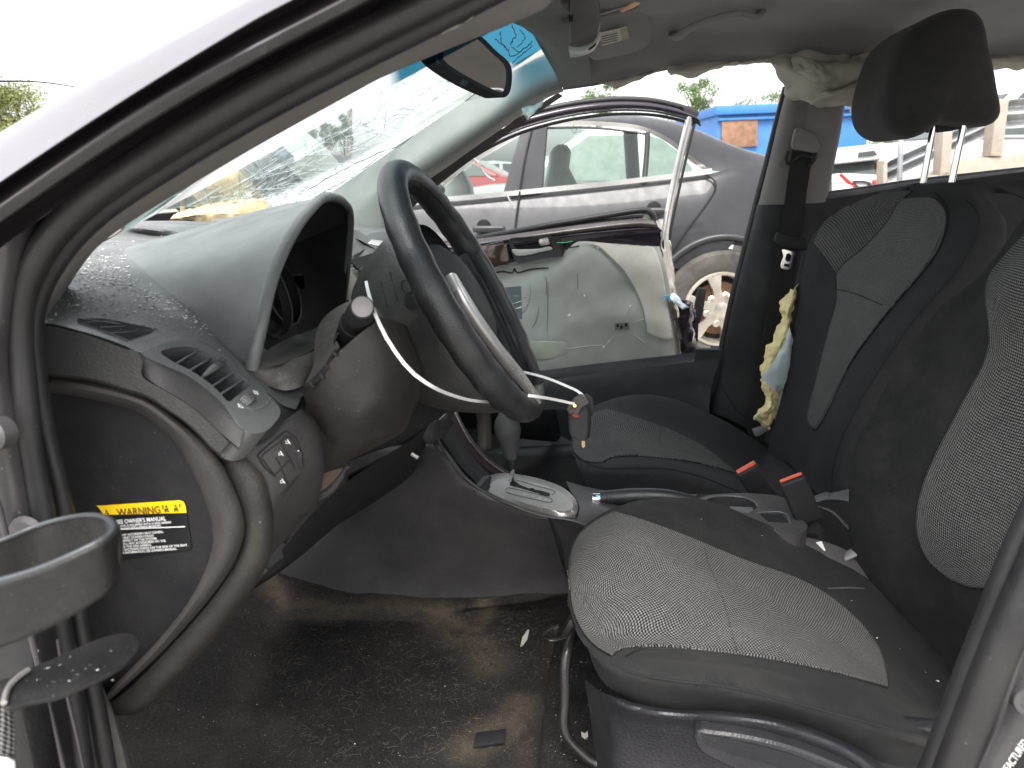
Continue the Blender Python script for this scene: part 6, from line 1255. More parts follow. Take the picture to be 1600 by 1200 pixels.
for q in ([(980, 515), (1005, 535), (1020, 545)], [(985, 505), (1010, 498), (1035, 490)], [(965, 520), (950, 535), (940, 550)], [(975, 500), (985, 480), (995, 470)], [(830, 540), (860, 536), (885, 545), (930, 540), (980, 545)], [(760, 470), (800, 462), (850, 470)], [(1000, 520), (1030, 512), (1050, 500)], [(880, 455), (884, 475), (887, 490)]):
    tube('sheet_fold', [onto(sh, a, b, -.0005) for a, b in cr(q, 24)], [.0005, .0024, .0005], M_sheet, dr, n=None, seg=8)
plate('speaker_label', [onto(sh, a, b, .002) for a, b in [(776, 450), (814, 447), (816, 498), (798, 499), (788, 480), (778, 462)]], dn*.001, pm('label_blue_grey', (.10, .12, .13), .7), dr)
for q in ([(782, 470), (800, 474), (815, 470)], [(790, 480), (804, 482), (816, 478)], [(800, 484), (816, 480)]):
    tube('label_scratch', [onto(sh, a, b, .004) for a, b in q], .0012, M_sheet, dr, n=6, seg=5)
tube('harness', [onto(sh, a, b, .006) for a, b in cr([(764, 428), (785, 424), (800, 426), (803, 419), (808, 426), (830, 421), (857, 419)], 40)], .0022, M_rubber2, dr, n=None, seg=7)
for q in ([(853, 432), (854, 448), (853, 460)], [(902, 428), (903, 442), (902, 452)], [(828, 445), (828, 465), (822, 482), (815, 490)], [(842, 480), (838, 500), (832, 512)], [(856, 440), (856, 470), (855, 520)]):
    tube('adhesive_streak', [onto(sh, a, b, .0008) for a, b in cr(q, 12)], .0006, M_dashmid, dr, n=None, seg=5)
plate('door_clip', [onto(sh, a, b, .004) for a, b in [(960, 504), (982, 503), (983, 514), (961, 515)]], dn*.002, pm('clip_grey', (.20, .20, .18), .6), dr)
for (a, b) in ((964, 507), (970, 509), (977, 506)): plate('clip_hole', [onto(sh, a+x, b+y, .0065) for x, y in ((-1, -2), (2, -2), (3, 3), (-1, 3))], dn*.001, M_black, dr)
plate('speaker_bulge', [onto(sh, a, b, .003) for a, b in [(822, 534), (850, 533), (883, 534), (884, 552), (860, 560), (832, 562), (822, 550)]], dn*.004, pm('bulge_olive', (.345, .365, .30), .5), dr, b=.002)
for (a, b) in ((913, 462), (890, 492), (888, 493), (943, 542), (985, 478), (934, 387)): lathe('pin_hole', [(0, .0008), (.0025, .0004), (.003, 0)], onto(sh, a, b, .001), -dn, M_print, dr, 8)
0 and skin('sheet_stain', [[onto(sh, a, b, .0008) for a, b in [(935, 556), (990, 543), (1035, 532), (1058, 536)]], [onto(sh, a, b, .0008) for a, b in [(925, 566), (985, 560), (1035, 556), (1062, 550)]]], pm('dried_mud', (.26, .19, .11), .9, var=.4), dr, nu=20, nv=6)
# steel shell round the sheet
skin('door_shell', [[DP(600, 400, .0), DP(690, 386, .0), DP(800, 372, .0), DP(900, 362, .0), DP(1000, 352, .0), DP(1026, 352, .0)],
                    [DP(600, 410, -.012), DP(690, 395, -.015), DP(800, 380, -.015), DP(900, 367, -.015), DP(1000, 358, -.015), DP(1032, 358, -.01)],
                    [DP(600, 440, -.0), DP(690, 420, -.0), DP(800, 395, -.0), DP(900, 376, -.0), DP(1000, 367, -.005), DP(1036, 366, -.0)],
                    [DP(620, 470, .005), DP(700, 440, .005), DP(800, 410, .005), DP(900, 388, .005), DP(1000, 388, .005), DP(1038, 392, .005)]], M_dpaint, dr, nu=60, nv=30)
skin('belt_metal', [[DP(690, 380, -.004), DP(800, 366, -.004), DP(900, 352, -.004), DP(990, 342, -.004), DP(1020, 344, -.004)], [DP(690, 388, -.02), DP(800, 374, -.02), DP(900, 360, -.02), DP(990, 350, -.02), DP(1026, 352, -.02)], [DP(690, 392, -.006), DP(800, 379, -.006), DP(900, 366, -.006), DP(990, 357, -.006), DP(1030, 358, -.006)]], pm('door_shell_worn', (.14, .12, .12), .25, metal=.6, coat=.4), dr, nu=40, nv=16)
skin('shell_end', [[DP(1026, 345, -.005), DP(1034, 380, -.005), DP(1036, 420, -.002), DP(1046, 470, .0), DP(1056, 520, .01), DP(1066, 560, .02)], [DP(1032, 342, .02), DP(1042, 380, .03), DP(1046, 420, .03), DP(1055, 470, .04), DP(1066, 520, .05), DP(1072, 560, .06)], [DP(1038, 345, .08), DP(1048, 380, .10), DP(1052, 420, .10), DP(1062, 470, .11), DP(1076, 520, .12), DP(1078, 560, .13)]], pm('shell_pale', (.40, .36, .33), .25, metal=.5, coat=.5), dr, nu=40, nv=16, disp=lambda G: lumpy(G, .010, 18, 47))
# handle
ho = [(797, 373), (830, 370), (862, 369), (868, 374), (878, 392), (876, 400), (850, 404), (812, 412), (804, 406), (796, 380)]
ring('handle_bezel', [DP(a, b, -.028) for a, b in ho], [DP(a, b, -.026) for a, b in [(803, 379), (830, 377), (857, 376), (863, 385), (866, 390), (850, 393), (825, 400), (812, 399), (807, 390)]], dn*.02, M_rubber, dr, n=50)
plate('handle_cup', [DP(a, b, -.010) for a, b in ho], dn*.004, M_black, dr)
plate('pull_lever', [DP(a, b, -.030) for a, b in [(800, 390), (815, 390), (840, 389), (856, 385), (863, 387), (864, 390), (845, 394), (825, 399), (808, 400), (803, 397)]], dn*.010, pm('lever_satin', (.42, .41, .40), .3, metal=.4), dr, b=.0025, seg=3, sm=40)
plate('lock_knob', [DP(a, b, -.034) for a, b in [(843, 374), (856, 371), (860, 382), (846, 385), (842, 380)]], dn*.012, M_silver, dr, b=.002)
plate('pull_cover', [DP(a, b, -.03) for a, b in [(735, 386), (760, 382), (786, 376), (792, 382), (797, 405), (794, 414), (766, 417), (745, 412)]], dn*.02, pm('dark_brown_gloss', (.06, .035, .03), .15, metal=.3, coat=.8), dr, b=.004)
plate('rear_cover', [DP(a, b, -.02) for a, b in [(866, 372), (876, 370), (882, 390), (880, 400), (868, 402), (876, 392)]], dn*.02, M_black, dr, b=.002)
tube('green_wire', [DP(870, 379, -.03), DP(882, 379, -.03), DP(894, 377, -.02)], .0012, pm('green_wire', (.05, .5, .25), .4), dr, n=8, seg=5)
tube('control_rod', [DP(880, 388, -.02), DP(896, 386, -.02), DP(905, 384, -.015)], .002, M_black, dr, n=8, seg=5)
# belt-line rubber, doubled back
tube('belt_rubber', [DP(680, 384, .01), DP(730, 376, .01), DP(800, 363, .01), DP(870, 350, .01), DP(940, 338, .01), DP(990, 330, .01), DP(1010, 329, .01), DP(1020, 336, .01), DP(1022, 346, .01)], .0095, M_rubber, dr, n=60, seg=10)
tube('belt_rubber', [DP(700, 384, .012), DP(800, 369, .012), DP(900, 352, .012), DP(980, 340, .012), DP(1004, 338, .012)], .005, M_rubber2, dr, n=50, seg=8)
skin('belt_backing', [[DP(900, 351, .014), DP(970, 342, .014), DP(1012, 334, .014)], [DP(900, 358, .014), DP(970, 350, .014), DP(1018, 346, .014)]], pm('pale_foam_strip', (.60, .56, .46), .8), dr, nu=12, nv=3)
# window frame: rubber outside, painted section, bright rear channel
fr_o = [(604, 330), (640, 292), (690, 250), (740, 214), (800, 184), (860, 166), (915, 156), (965, 152), (1015, 154), (1055, 162), (1080, 170), (1090, 176)]
def off_in(p, k, dx=0): return [(a+dx, b+k) for a, b in p]
tube('frame_rubber', [DP(a, b+3, .01) for a, b in fr_o], .0085, M_rubber, dr, n=80, seg=10)
skin('window_frame', [[DP(a, b+6, .0) for a, b in fr_o], [DP(a+1, b+9, -.012) for a, b in fr_o], [DP(a+4, b+15, -.012) for a, b in fr_o], [DP(a+5, b+18, .0) for a, b in fr_o]], M_dpaint, dr, nu=80, nv=14)
tube('frame_highlight_lip', [DP(a+5, b+20, -.004) for a, b in fr_o], .003, M_dpaint, dr, n=80, seg=8)
tube('glass_channel', [DP(a+8, b+26, .006) for a, b in fr_o[:-1]]+[DP(1074, 186, .006)], .0045, M_rubber, dr, n=80, seg=8)
skin('rear_channel', [[DP(1072, 182, -.004), DP(1058, 240, -.004), DP(1046, 295, -.004), DP(1036, 345, -.004), DP(1032, 370, -.004)], [DP(1078, 182, -.014), DP(1064, 240, -.014), DP(1052, 295, -.014), DP(1042, 345, -.014), DP(1038, 375, -.014)], [DP(1084, 184, -.004), DP(1070, 240, -.004), DP(1058, 295, -.004), DP(1048, 345, -.004), DP(1044, 378, -.004)]], pm('bright_channel', (.55, .53, .52), .22, metal=.7), dr, nu=30, nv=12)
tube('rear_channel_rubber', [DP(1089, 178, .0), DP(1075, 235, .0), DP(1062, 292, .0), DP(1050, 350, .0), DP(1047, 375, .0)], .0042, M_rubber, dr, n=30, seg=8)
plate('frame_corner', [DP(a, b, -.01) for a, b in [(1066, 166), (1080, 170), (1090, 176), (1089, 190), (1080, 188), (1074, 184)]], dn*.02, M_rubber, dr, b=.003)
# ribbed mirror triangle near the far pillar
plate('mirror_triangle', [DP(a, b, -.01) for a, b in [(600, 325), (622, 300), (640, 295), (622, 330), (616, 360), (600, 360)]], dn*.02, M_blackpl, dr, b=.003)
for k in range(4): tube('triangle_rib', [DP(604+4*k, 330, -.014), DP(602+4*k, 358, -.014)], .0014, M_rubber, dr, n=4, seg=5)
# crumpled door edge and torn plastic outside
skin('crumpled_edge', [[DP(1062, 470, .05), DP(1060, 510, .05), DP(1062, 560, .05)], [DP(1078, 470, .0), DP(1078, 515, .0), DP(1080, 560, .0)], [DP(1090, 490, .05), DP(1086, 520, .05), DP(1090, 560, .05)]], M_dpaint, dr, nu=20, nv=16, disp=lambda G: lumpy(G, .02, 22, 51))
skin('torn_plastic', [[DP(1040, 462, -.0), DP(1050, 470, -.02), DP(1066, 482, 0)], [DP(1052, 458, .02), DP(1064, 470, .0), DP(1080, 480, 0)]], M_paper, dr, nu=14, nv=8, disp=lambda G: lumpy(G, .010, 40, 53))
plate('latch_bar', [DP(a, b, .03) for a, b in [(1094, 450), (1104, 452), (1100, 480), (1094, 505), (1086, 507), (1088, 480)]], dn*.02, M_blackpl, dr, b=.002)
plate('latch_block', [DP(a, b, .03) for a, b in [(1074, 502), (1092, 504), (1090, 545), (1070, 545)]], dn*.03, M_dpaint, dr, b=.002)
plate('blue_clip', [DP(a, b, -.02) for a, b in [(1040, 463), (1047, 462), (1047, 468), (1041, 468)]], dn*.004, pm('clip_blue', (.05, .35, .7), .4), dr)

# ================= near drink holder clipped at the doorway =================
dh = thing('folding_cup_holder', 'black folding cup holder with open ring and round drip plate at the doorway', 'cup holder')
M_holder = pm('holder_plastic', (.010, .010, .011), .45, spec=.35, dust=(.08, DU), grain=(700, .0003))
# ring: a short open band
rt = [(-60, 895), (0, 908), (60, 890), (110, 868), (150, 848), (172, 835), (178, 822), (172, 811), (150, 806), (110, 808), (60, 820), (0, 845), (-60, 880)]
YH = .31
def HQ(u, v): return W(u, v, YH+.0007*max(0, 850-v)*.6)
top_r = [W(-70, 868, .36), W(0, 845, .375), (60, 821, .39), (110, 808, .385), (145, 805, .365), (168, 811, .345), (177, 826, .33), (160, 843, .315), (110, 868, .305), (60, 889, .30), (0, 907, .295), (-70, 925, .29)]
bot_off = Vector((0, 0, -.028))
top3 = [vec(p) for p in top_r]
hb3 = [vec(p) for p in [(-70, 960, .36), (0, 930, .375), (60, 905, .39), (110, 885, .385), (150, 870, .365), (172, 880, .345), (180, 905, .33), (165, 925, .315), (112, 960, .305), (60, 986, .30), (0, 1010, .295), (-70, 1040, .29)]]
skin('ring_band', [top3, hb3], M_holder, dh, nu=80, nv=12, t=.0022)
tube('ring_lip', top3, .0016, pm('holder_lip', (.06, .065, .07), .35), dh, n=80, seg=8)
tube('ring_end', [(172, 815, .345), (180, 838, .335), (184, 862, .33), (184, 878, .33)], [.003, .0035, .003, .002], M_holder, dh, n=14, seg=10)
# drip plate
dpl = [(6, 1100), (10, 1070), (30, 1050), (80, 1030), (140, 1003), (180, 990), (205, 990), (217, 1002), (214, 1018), (190, 1040), (150, 1062), (90, 1088), (40, 1098), (15, 1108)]
zd = W(110, 1045, .33).z
plate('drip_plate', [WZ(a, b, zd) for a, b in dpl], (0, 0, -.0028), M_holder, dh, b=.001, sm=60)
box('holder_stem', W(40, 1180, .35), (.030, .022, .10), M_holder, dh, b=.004)
tube('torn_hinge', [WZ(6, 1098, zd+.002), WZ(16, 1070, zd+.002), WZ(45, 1046, zd+.002)], .0016, M_silver, dh, n=14, seg=6)
geos = []
for k in range(16):
    p = WZ(random.uniform(40, 180), random.uniform(1015, 1070), zd+.0005); s = random.uniform(.0004, .0012)
    geos.append(([p+Vector((random.uniform(-s, s)*2, random.uniform(-s, s), random.uniform(0, s))) for _ in range(4)], [(0, 1, 2), (0, 2, 3), (0, 3, 1), (1, 3, 2)]))
v, f = merge(geos); o = obj('debris', v, f, pm('pale_debris', (.55, .55, .52), .6), dh, smooth=False); o['kind'] = 'stuff'
# corner of woven cloth below the holder
wc = skin('woven_cloth', [[(-40, 1095, .30), (0, 1100, .30), (20, 1110, .305)], [(-40, 1150, .30), (0, 1150, .30), (24, 1155, .305)], [(-40, 1186, .30), (0, 1182, .30), (24, 1184, .305)]], M_mesh, None, nu=12, nv=12, t=.002)
tag(wc, 'scrap of grey woven cloth at the bottom edge below the cup holder', 'cloth')
wp = skin('white_card', [[(-40, 1186, .298), (0, 1186, .298), (23, 1190, .302)], [(-40, 1260, .298), (0, 1260, .298), (30, 1260, .302)]], M_white, None, nu=6, nv=4, t=.002)
tag(wp, 'small white card under the woven cloth scrap', 'card')
# ================= yard beyond: vehicles, container, barrier, trees =================
M_tyre = pm('tyre_rubber', (.045, .043, .04), .85, grain=(60, .002), dust=(.3, (.30, .27, .22)))
M_alloy = pm('alloy_wheel', (.62, .57, .50), .3, metal=.75, dust=(.3, (.45, .36, .26)))
M_wind = glass('vehicle_glass', (.66, .72, .69))[0]
M_windd0 = M_windd = pm('vehicle_glass_dark', (.05, .06, .06), .06, spec=.8, var=.1)
FW = camv(0, 1, 0); RT = camv(1, 0, 0); UP = Vector((0, 0, 1))
def wheel(parent, c, ax, R_, wd, spokes=6, name='wheel'):
    """tyre with a spoked rim, at c, facing along ax"""
    ax = Vector(ax).normalized()
    ty = lathe(name, [(R_*.62, -.01), (R_*.66, .0), (R_*.80, .012), (R_*.93, .006), (R_*.985, -.012), (R_, -.05), (R_*.99, -wd*.8), (R_*.9, -wd)], c, ax, M_tyre, parent, 48)
    lathe('rim', [(R_*.64, -.004), (R_*.62, .004), (R_*.585, .002), (R_*.56, -.02), (R_*.54, -wd*.6)], c, ax, M_alloy, ty, 48)
    lathe('brake_disc', [(0, -.06), (R_*.45, -.06), (R_*.47, -.08)], c, ax, pm('brake_rust', (.25, .14, .08), .6, metal=.4) if 'brake_rust' not in bpy.data.materials else bpy.data.materials['brake_rust'], ty, 32)
    lathe('wheel_well', [(0, -.07), (R_*.55, -.07)], c, ax, M_black, ty, 24)
    X = ax.cross(UP).normalized(); Yv = X.cross(ax)
    for k in range(spokes):
        a = 2*math.pi*k/spokes+.25; d = X*math.cos(a)+Yv*math.sin(a); e = ax.cross(d)
        P = [c+d*R_*.12+e*R_*.09, c+d*R_*.34+e*R_*.065, c+d*R_*.58+e*R_*.12, c+d*R_*.58-e*R_*.12, c+d*R_*.34-e*R_*.065, c+d*R_*.12-e*R_*.09]
        plate('spoke', [p+ax*.002 for p in P], -ax*.03, M_alloy, ty, b=.004)
    lathe('hub_cap', [(0, .006), (R_*.09, .004), (R_*.17, -.004), (R_*.17, -.03)], c, ax, M_alloy, ty, 30)
    for k in range(6):
        a = 2*math.pi*k/6+.25+math.pi/6; d = X*math.cos(a)+Yv*math.sin(a)
        lathe('wheel_nut', [(0, .006), (R_*.035, .006), (R_*.05, 0), (R_*.075, -.004)], c+d*R_*.235, ax, M_alloy, ty, 12)
    return ty
# ---- dark saloon parked alongside ----
sd_ = thing('parked_saloon', 'dark slate saloon with chrome window line and alloy rear wheel parked beyond the open door', 'car')
M_slate = pm('slate_paint', (.030, .030, .033), .40, metal=.15, coat=.25, var=.05, dust=(.03, (.4, .38, .35)), spec=.35)
SD = 4.05
def SP(u, v, d=0): return S(u, v, SD+d)
belt = [(560, 330), (620, 320), (680, 313), (760, 306), (850, 297), (940, 288), (1020, 279), (1085, 271), (1112, 267)]
side = skin('body_side', [[SP(a, b+4, .03) for a, b in belt]+[SP(1150, 262, .06), SP(1200, 262, .10), SP(1300, 270, .16)],
                  [SP(a, b+14, .0) for a, b in belt]+[SP(1150, 275, .02), SP(1200, 278, .05), SP(1300, 285, .10)],
                  [SP(a, b+50, -.05) for a, b in belt]+[SP(1150, 320, -.03), SP(1200, 325, .0), SP(1300, 330, .05)],
                  [SP(a, 385, -.08) for a, b in belt]+[SP(1150, 375, -.07), SP(1200, 375, -.03), SP(1300, 378, .02)],
                  [SP(a, 420, -.07) for a, b in belt]+[SP(1150, 378, -.075), SP(1200, 380, -.035), SP(1300, 383, .02)]], M_slate, sd_, nu=90, nv=40)
skin('body_lower', [[SP(560, 415, -.07), SP(800, 415, -.07), SP(1000, 415, -.07), SP(1028, 418, -.07)], [SP(560, 520, -.05), SP(800, 520, -.05), SP(1000, 520, -.05), SP(1022, 500, -.05)], [SP(560, 600, .0), SP(800, 600, .0), SP(1000, 600, 0), SP(1028, 560, 0)]], M_slate, sd_, nu=20, nv=14)
arch_p = [(1018, 500), (1022, 455), (1040, 418), (1070, 390), (1105, 374), (1140, 370), (1175, 378), (1205, 400), (1228, 440), (1236, 500)]
tube('wheel_arch', [SP(a, b, -.078) for a, b in arch_p], .020, M_slate, sd_, n=50, seg=10)
skin('arch_liner', [[SP(a*.96+1127*.04, b*.96+490*.04, -.05) for a, b in arch_p], [SP(a*.9+1127*.1, b*.9+490*.1, .25) for a, b in arch_p]], M_black, sd_, nu=40, nv=4)
skin('arch_fill', [[SP(1000, 412, -.068), SP(1080, 378, -.068), SP(1130, 368, -.068)], [SP(1000, 440, -.068), SP(1045, 415, -.068), SP(1080, 385, -.068)], [SP(1000, 520, -.06), SP(1018, 500, -.068), SP(1024, 452, -.068)]], M_slate, sd_, nu=20, nv=14)
roof_l = [(700, 262), (760, 224), (820, 200), (862, 189), (905, 181), (950, 178), (1000, 180), (1050, 189), (1090, 203), (1130, 221), (1170, 235), (1215, 246), (1300, 262)]
win_t = [(690, 290), (740, 252), (800, 217), (850, 195), (900, 192), (950, 194), (1000, 200), (1035, 214), (1060, 231), (1080, 250), (1110, 266), (1150, 268), (1300, 276)]
skin('roof', [[SP(a, b+1, .55) for a, b in roof_l], [SP(a, b+1, .40) for a, b in roof_l], [SP(a, b+2, .28) for a, b in roof_l], [SP((a+c)/2, (b+d)/2, .16) for (a, b), (c, d) in zip(roof_l, win_t)], [SP(a, b, .10) for a, b in win_t]], M_slate, sd_, nu=80, nv=24)
M_chr = pm('window_chrome', (.85, .84, .82), .18, metal=.9, var=.02)
ribbon('chrome_strip', [SP(a, b, -.004) for a, b in belt], .026, M_chr, sd_, n=60, t=.012)
ribbon('chrome_strip', [SP(a, b, .09) for a, b in [(690, 290), (740, 250), (800, 214), (850, 195), (900, 192), (950, 194), (1000, 200), (1035, 214), (1060, 231), (1085, 252), (1108, 267)]], .022, M_chr, sd_, n=70, t=.012)
skin('door_pillar', [[SP(812, 211, .09), SP(800, 252, .05), SP(786, 303, .015)], [SP(830, 204, .085), SP(820, 252, .045), (SP(808, 302, .010))], [SP(852, 198, .09), SP(848, 250, .05), SP(845, 298, .015)]], M_slate, sd_, nu=16, nv=10)
tube('door_gap', [SP(831, 204, .08), SP(820, 252, .04), SP(812, 302, -.008), SP(806, 350, -.055), SP(800, 400, -.084)], .006, M_black, sd_, n=24, seg=6)
tube('door_gap', [SP(1100, 272, -.004), SP(1116, 282, -.02), SP(1118, 296, -.035), (SP(1100, 325, -.058)), SP(1070, 365, -.08), SP(1050, 395, -.085)], .005, M_black, sd_, n=30, seg=6)
tube('window_divider', [SP(1012, 207, .075), SP(1010, 245, .05), SP(1007, 280, .02)], .014, M_rubber, sd_, n=12, seg=8)
for q in ([(848, 198), (852, 199), (1008, 207), (1006, 280), (846, 297)], [(1016, 212), (1034, 218), (1060, 238), (1080, 262), (1082, 270), (1010, 279)], [(690, 295), (740, 256), (800, 220), (812, 213), (786, 302), (684, 312)]):
    plate('side_window', [SP(a, b, .03+.0007*(300-b)) for a, b in q], FW*.004, M_wind, sd_)
tube('window_edge', [SP(a, b, .025+.0007*(300-b)) for a, b in [(853, 200), (849, 250), (846, 296)]], .010, M_rubber, sd_, n=10, seg=6)
tube('window_edge', [SP(a, b, .025+.0007*(300-b)) for a, b in [(853, 200), (930, 200), (1008, 209)]], .007, M_rubber, sd_, n=10, seg=6)
for u, v in ((1030, 328), (764, 356)):
    box('door_handle', SP(u, v+2, -.11), (.17, .03, .035), M_slate, sd_, rot=Matrix.Rotation(PSI, 3, 'Z'), b=.012, seg=3)
    lathe('handle_recess', [(0, .0), (.034, .002), (.038, 0)], SP(u-8, v-2, -.085), -FW, M_black, sd_, 20, sx=1.0)
# seats and far side seen through its windows
M_dseat = pm('saloon_seat', (.42, .42, .41), .8)
for u0 in (870, 700):
    plate('seat', [SP(a+u0-870, b, .5) for a, b in [(862, 236), (868, 226), (884, 224), (894, 234), (890, 262), (904, 290), (910, 330), (850, 330), (852, 300), (860, 262)]], FW*.4, M_dseat, sd_, b=.04, seg=3)
plate('door_mirror', [SP(a, b, .0) for a, b in [(672, 292), (682, 286), (692, 288), (695, 300), (688, 306), (674, 306)]], FW*.10, M_slate, sd_, b=.02, seg=2)
skin('far_side', [[SP(a, b+8, 1.55) for a, b in belt], [SP(a, b+90, 1.6) for a, b in belt]], M_slate, sd_, nu=12, nv=4)
tube('far_pillar', [SP(985, 205, 1.45), SP(990, 290, 1.5)], .05, M_slate, sd_, n=5, seg=8)
skin('boot_lid', [[SP(1085, 200, .55), SP(1130, 219, .7), SP(1170, 233, .8), SP(1215, 245, .8), SP(1300, 262, .8)], [SP(1085, 200, 1.2), SP(1130, 219, 1.2), SP(1170, 233, 1.2), SP(1215, 245, 1.2), SP(1300, 262, 1.2)]], M_slate, sd_, nu=14, nv=4)
wheel(sd_, SP(1127, 484, -.10), -FW, .318, .20, 6)
wheel(sd_, SP(1127-800, 484, -.10), -FW, .318, .20, 6)

# ---- other vehicles: a simple but complete car builder ----
def vehicle(name, label, cat, pos, head, col, L=4.5, Wd=1.8, H=1.45, kind='saloon', group=None, glassm=None):
    M_windd = glassm or M_windd0
    t = thing(name, label, cat, group)
    X = Vector((math.cos(head), math.sin(head), 0)); Yv = Vector((-math.sin(head), math.cos(head), 0)); pos = Vector(pos)
    def V(x, y, z): return pos+X*x+Yv*y+UP*z
    m = col; h2 = L/2
    if kind == 'saloon':
        lowp = [(-h2, .30), (-h2-.0, .62), (-h2+.10, .82), (-h2+.9, .93), (-.4, .97), (h2-1.0, .98), (h2-.1, .95), (h2, .70), (h2-.02, .32), (h2-.2, .22), (-h2+.2, .22)]
        cab = [(-h2+1.05, .93), (-h2+1.85, H-.04), (-.1, H), (h2-1.6, H-.06), (h2-.75, .97)]
    elif kind == 'suv':
        lowp = [(-h2, .35), (-h2, .80), (-h2+.10, 1.0), (-h2+1.0, 1.08), (0, 1.10), (h2-.05, 1.10), (h2, .8), (h2-.02, .4), (h2-.2, .28), (-h2+.2, .28)]
        cab = [(-h2+1.1, 1.08), (-h2+1.75, H-.04), (0, H), (h2-.35, H-.05), (h2-.06, 1.10)]
    else:
        lowp = [(-h2, .45), (-h2, .95), (-h2+.15, 1.12), (-h2+1.3, 1.20), (h2-1.8, 1.20), (h2, 1.20), (h2, .55), (h2-.2, .45), (-h2+.2, .40)]
        cab = [(-h2+1.35, 1.19), (-h2+2.0, H-.04), (-.0, H), (.6, H-.03), (.75, 1.19)]
    w2 = Wd/2
    def loft(nm, prof, ins, mat, b=.04):
        # two sides, the upper edge drawn in by ins
        zs = [z for _, z in prof]; z0, z1 = min(zs), max(zs)
        A = [V(x, -w2+ins*(z-z0)/(z1-z0), z) for x, z in prof]; B = [V(x, w2-ins*(z-z0)/(z1-z0), z) for x, z in prof]
        n = len(A); v = A+B; f = [tuple(range(n)), tuple(range(2*n-1, n-1, -1))]+[(i, (i+1) % n, (i+1) % n+n, i+n) for i in range(n)]
        bm = bmesh.new(); vs = [bm.verts.new(p) for p in v]
        for q in f: bm.faces.new([vs[i] for i in q])
        bmesh.ops.recalc_face_normals(bm, faces=bm.faces); bmesh.ops.bevel(bm, geom=bm.edges[:], offset=b, segments=3, affect='EDGES', profile=.6)
        bmesh.ops.triangulate(bm, faces=[q for q in bm.faces if len(q.verts) > 4])
        me = bpy.data.meshes.new(nm); bm.to_mesh(me); bm.free(); me.materials.append(mat); me.shade_smooth(); me.set_sharp_from_angle(angle=R(30))
        o = bpy.data.objects.new(nm, me); C.objects.link(o); o.parent = t; return o
    loft('body', lowp, .03, m, .06); loft('cabin', cab, .22, m, .06)
    zb, zt = cab[0][1]+.05, H-.10
    def ins(z): return -w2+.22*(z-cab[0][1])/(H-cab[0][1])-.006
    xa0, xa1 = cab[0][0], cab[1][0]; xe0, xe1 = cab[-1][0], cab[-2][0]
    def xe(z, a, b, z0=cab[0][1], z1=H-.04): return a+(b-a)*(z-z0)/(z1-z0)
    mids = [xe(zb, xa0, xa1)+.14, (xa1+xe1)/2-.05, (xa1+xe1)/2+.05, xe(zb, xe0, xe1)-.14]
    for s in (-1, 1):
        for q in ([(xe(zb, xa0, xa1)+.16, zb), (xe(zt, xa0, xa1)+.12, zt), (mids[1], zt), (mids[1], zb)], [(mids[2], zb), (mids[2], zt), (xe(zt, xe0, xe1)-.12, zt), (xe(zb, xe0, xe1)-.16, zb)]):
            plate('side_window', [V(x, s*-ins(z)*-1 if s < 0 else -ins(z), z) if s > 0 else V(x, ins(z), z) for x, z in q], Yv*(.004*-s), M_windd, t)
    for (xl, xh, sg) in ((xa0, xa1, -1), (xe0, xe1, 1)):
        xb, xt = xe(zb, xl, xh), xe(zt, xl, xh)
        plate('windscreen' if sg < 0 else 'rear_window', [V(xb+sg*.02, -w2+.14, zb), V(xt+sg*.02, -w2+.26, zt), V(xt+sg*.02, w2-.26, zt), V(xb+sg*.02, w2-.14, zb)], X*(-.01*sg), M_windd, t)
    for s in (-1, 1):
        for x in (-h2+.85, h2-.9):
            c = V(x, s*(w2+.01), .33); 
            ty = lathe('wheel', [(0, -.02), (.18, -.015), (.20, .0), (.26, .01), (.31, 0), (.33, -.04), (.33, -.18), (.1, -.2)], c, Yv*s, M_tyre, t, 24)
            lathe('rim', [(0, .0), (.05, .005), (.17, .012), (.20, .015)], c, Yv*s, M_alloy, ty, 20)
        box('headlight', V(-h2+.06, s*(w2-.24), lowp[1][1]), (.10, .32, .13), M_hl, t, rot=Matrix.Rotation(head, 3, 'Z'), b=.03)
        box('tail_light', V(h2-.04, s*(w2-.16), lowp[1][1]+.08), (.08, .22, .22), M_tl, t, rot=Matrix.Rotation(head, 3, 'Z'), b=.03)
    for x in (mids[1], ):
        for s in (-1, 1): tube('door_gap', [V(x+.05, s*(w2+.001), cab[0][1]-.02), V(x+.05, s*(w2+.004), .35)], .006, M_black, t, n=4, seg=5)
    box('bumper', V(-h2-.02, 0, .45), (.10, Wd*.96, .22), m, t, rot=Matrix.Rotation(head, 3, 'Z'), b=.05); box('bumper', V(h2+.02, 0, .45), (.10, Wd*.96, .22), m, t, rot=Matrix.Rotation(head, 3, 'Z'), b=.05)
    return t
M_hl = pm('headlamp', (.7, .72, .72), .08); M_tl = pm('tail_lamp_red', (.55, .02, .02), .12, coat=.8)
def paint(n, c): return pm(n, c, .25, metal=.1, coat=.9, var=.04)
MW, MS, MR_, MB_, MG_ = paint('paint_white', (.55, .55, .54)), paint('paint_silver', (.5, .52, .52)), paint('paint_red', (.45, .03, .03)), paint('paint_blue', (.10, .18, .28)), paint('paint_green', (.16, .24, .22))
g = S(962, 300, 8.2); vehicle('parked_car', 'white saloon seen through the rear window of the dark saloon', 'car', (g.x, g.y, 0), PSI, MW, H=1.50, glassm=pm('pale_green_glass', (.26, .31, .28), .15))
g = S(1330, 270, 9.0)
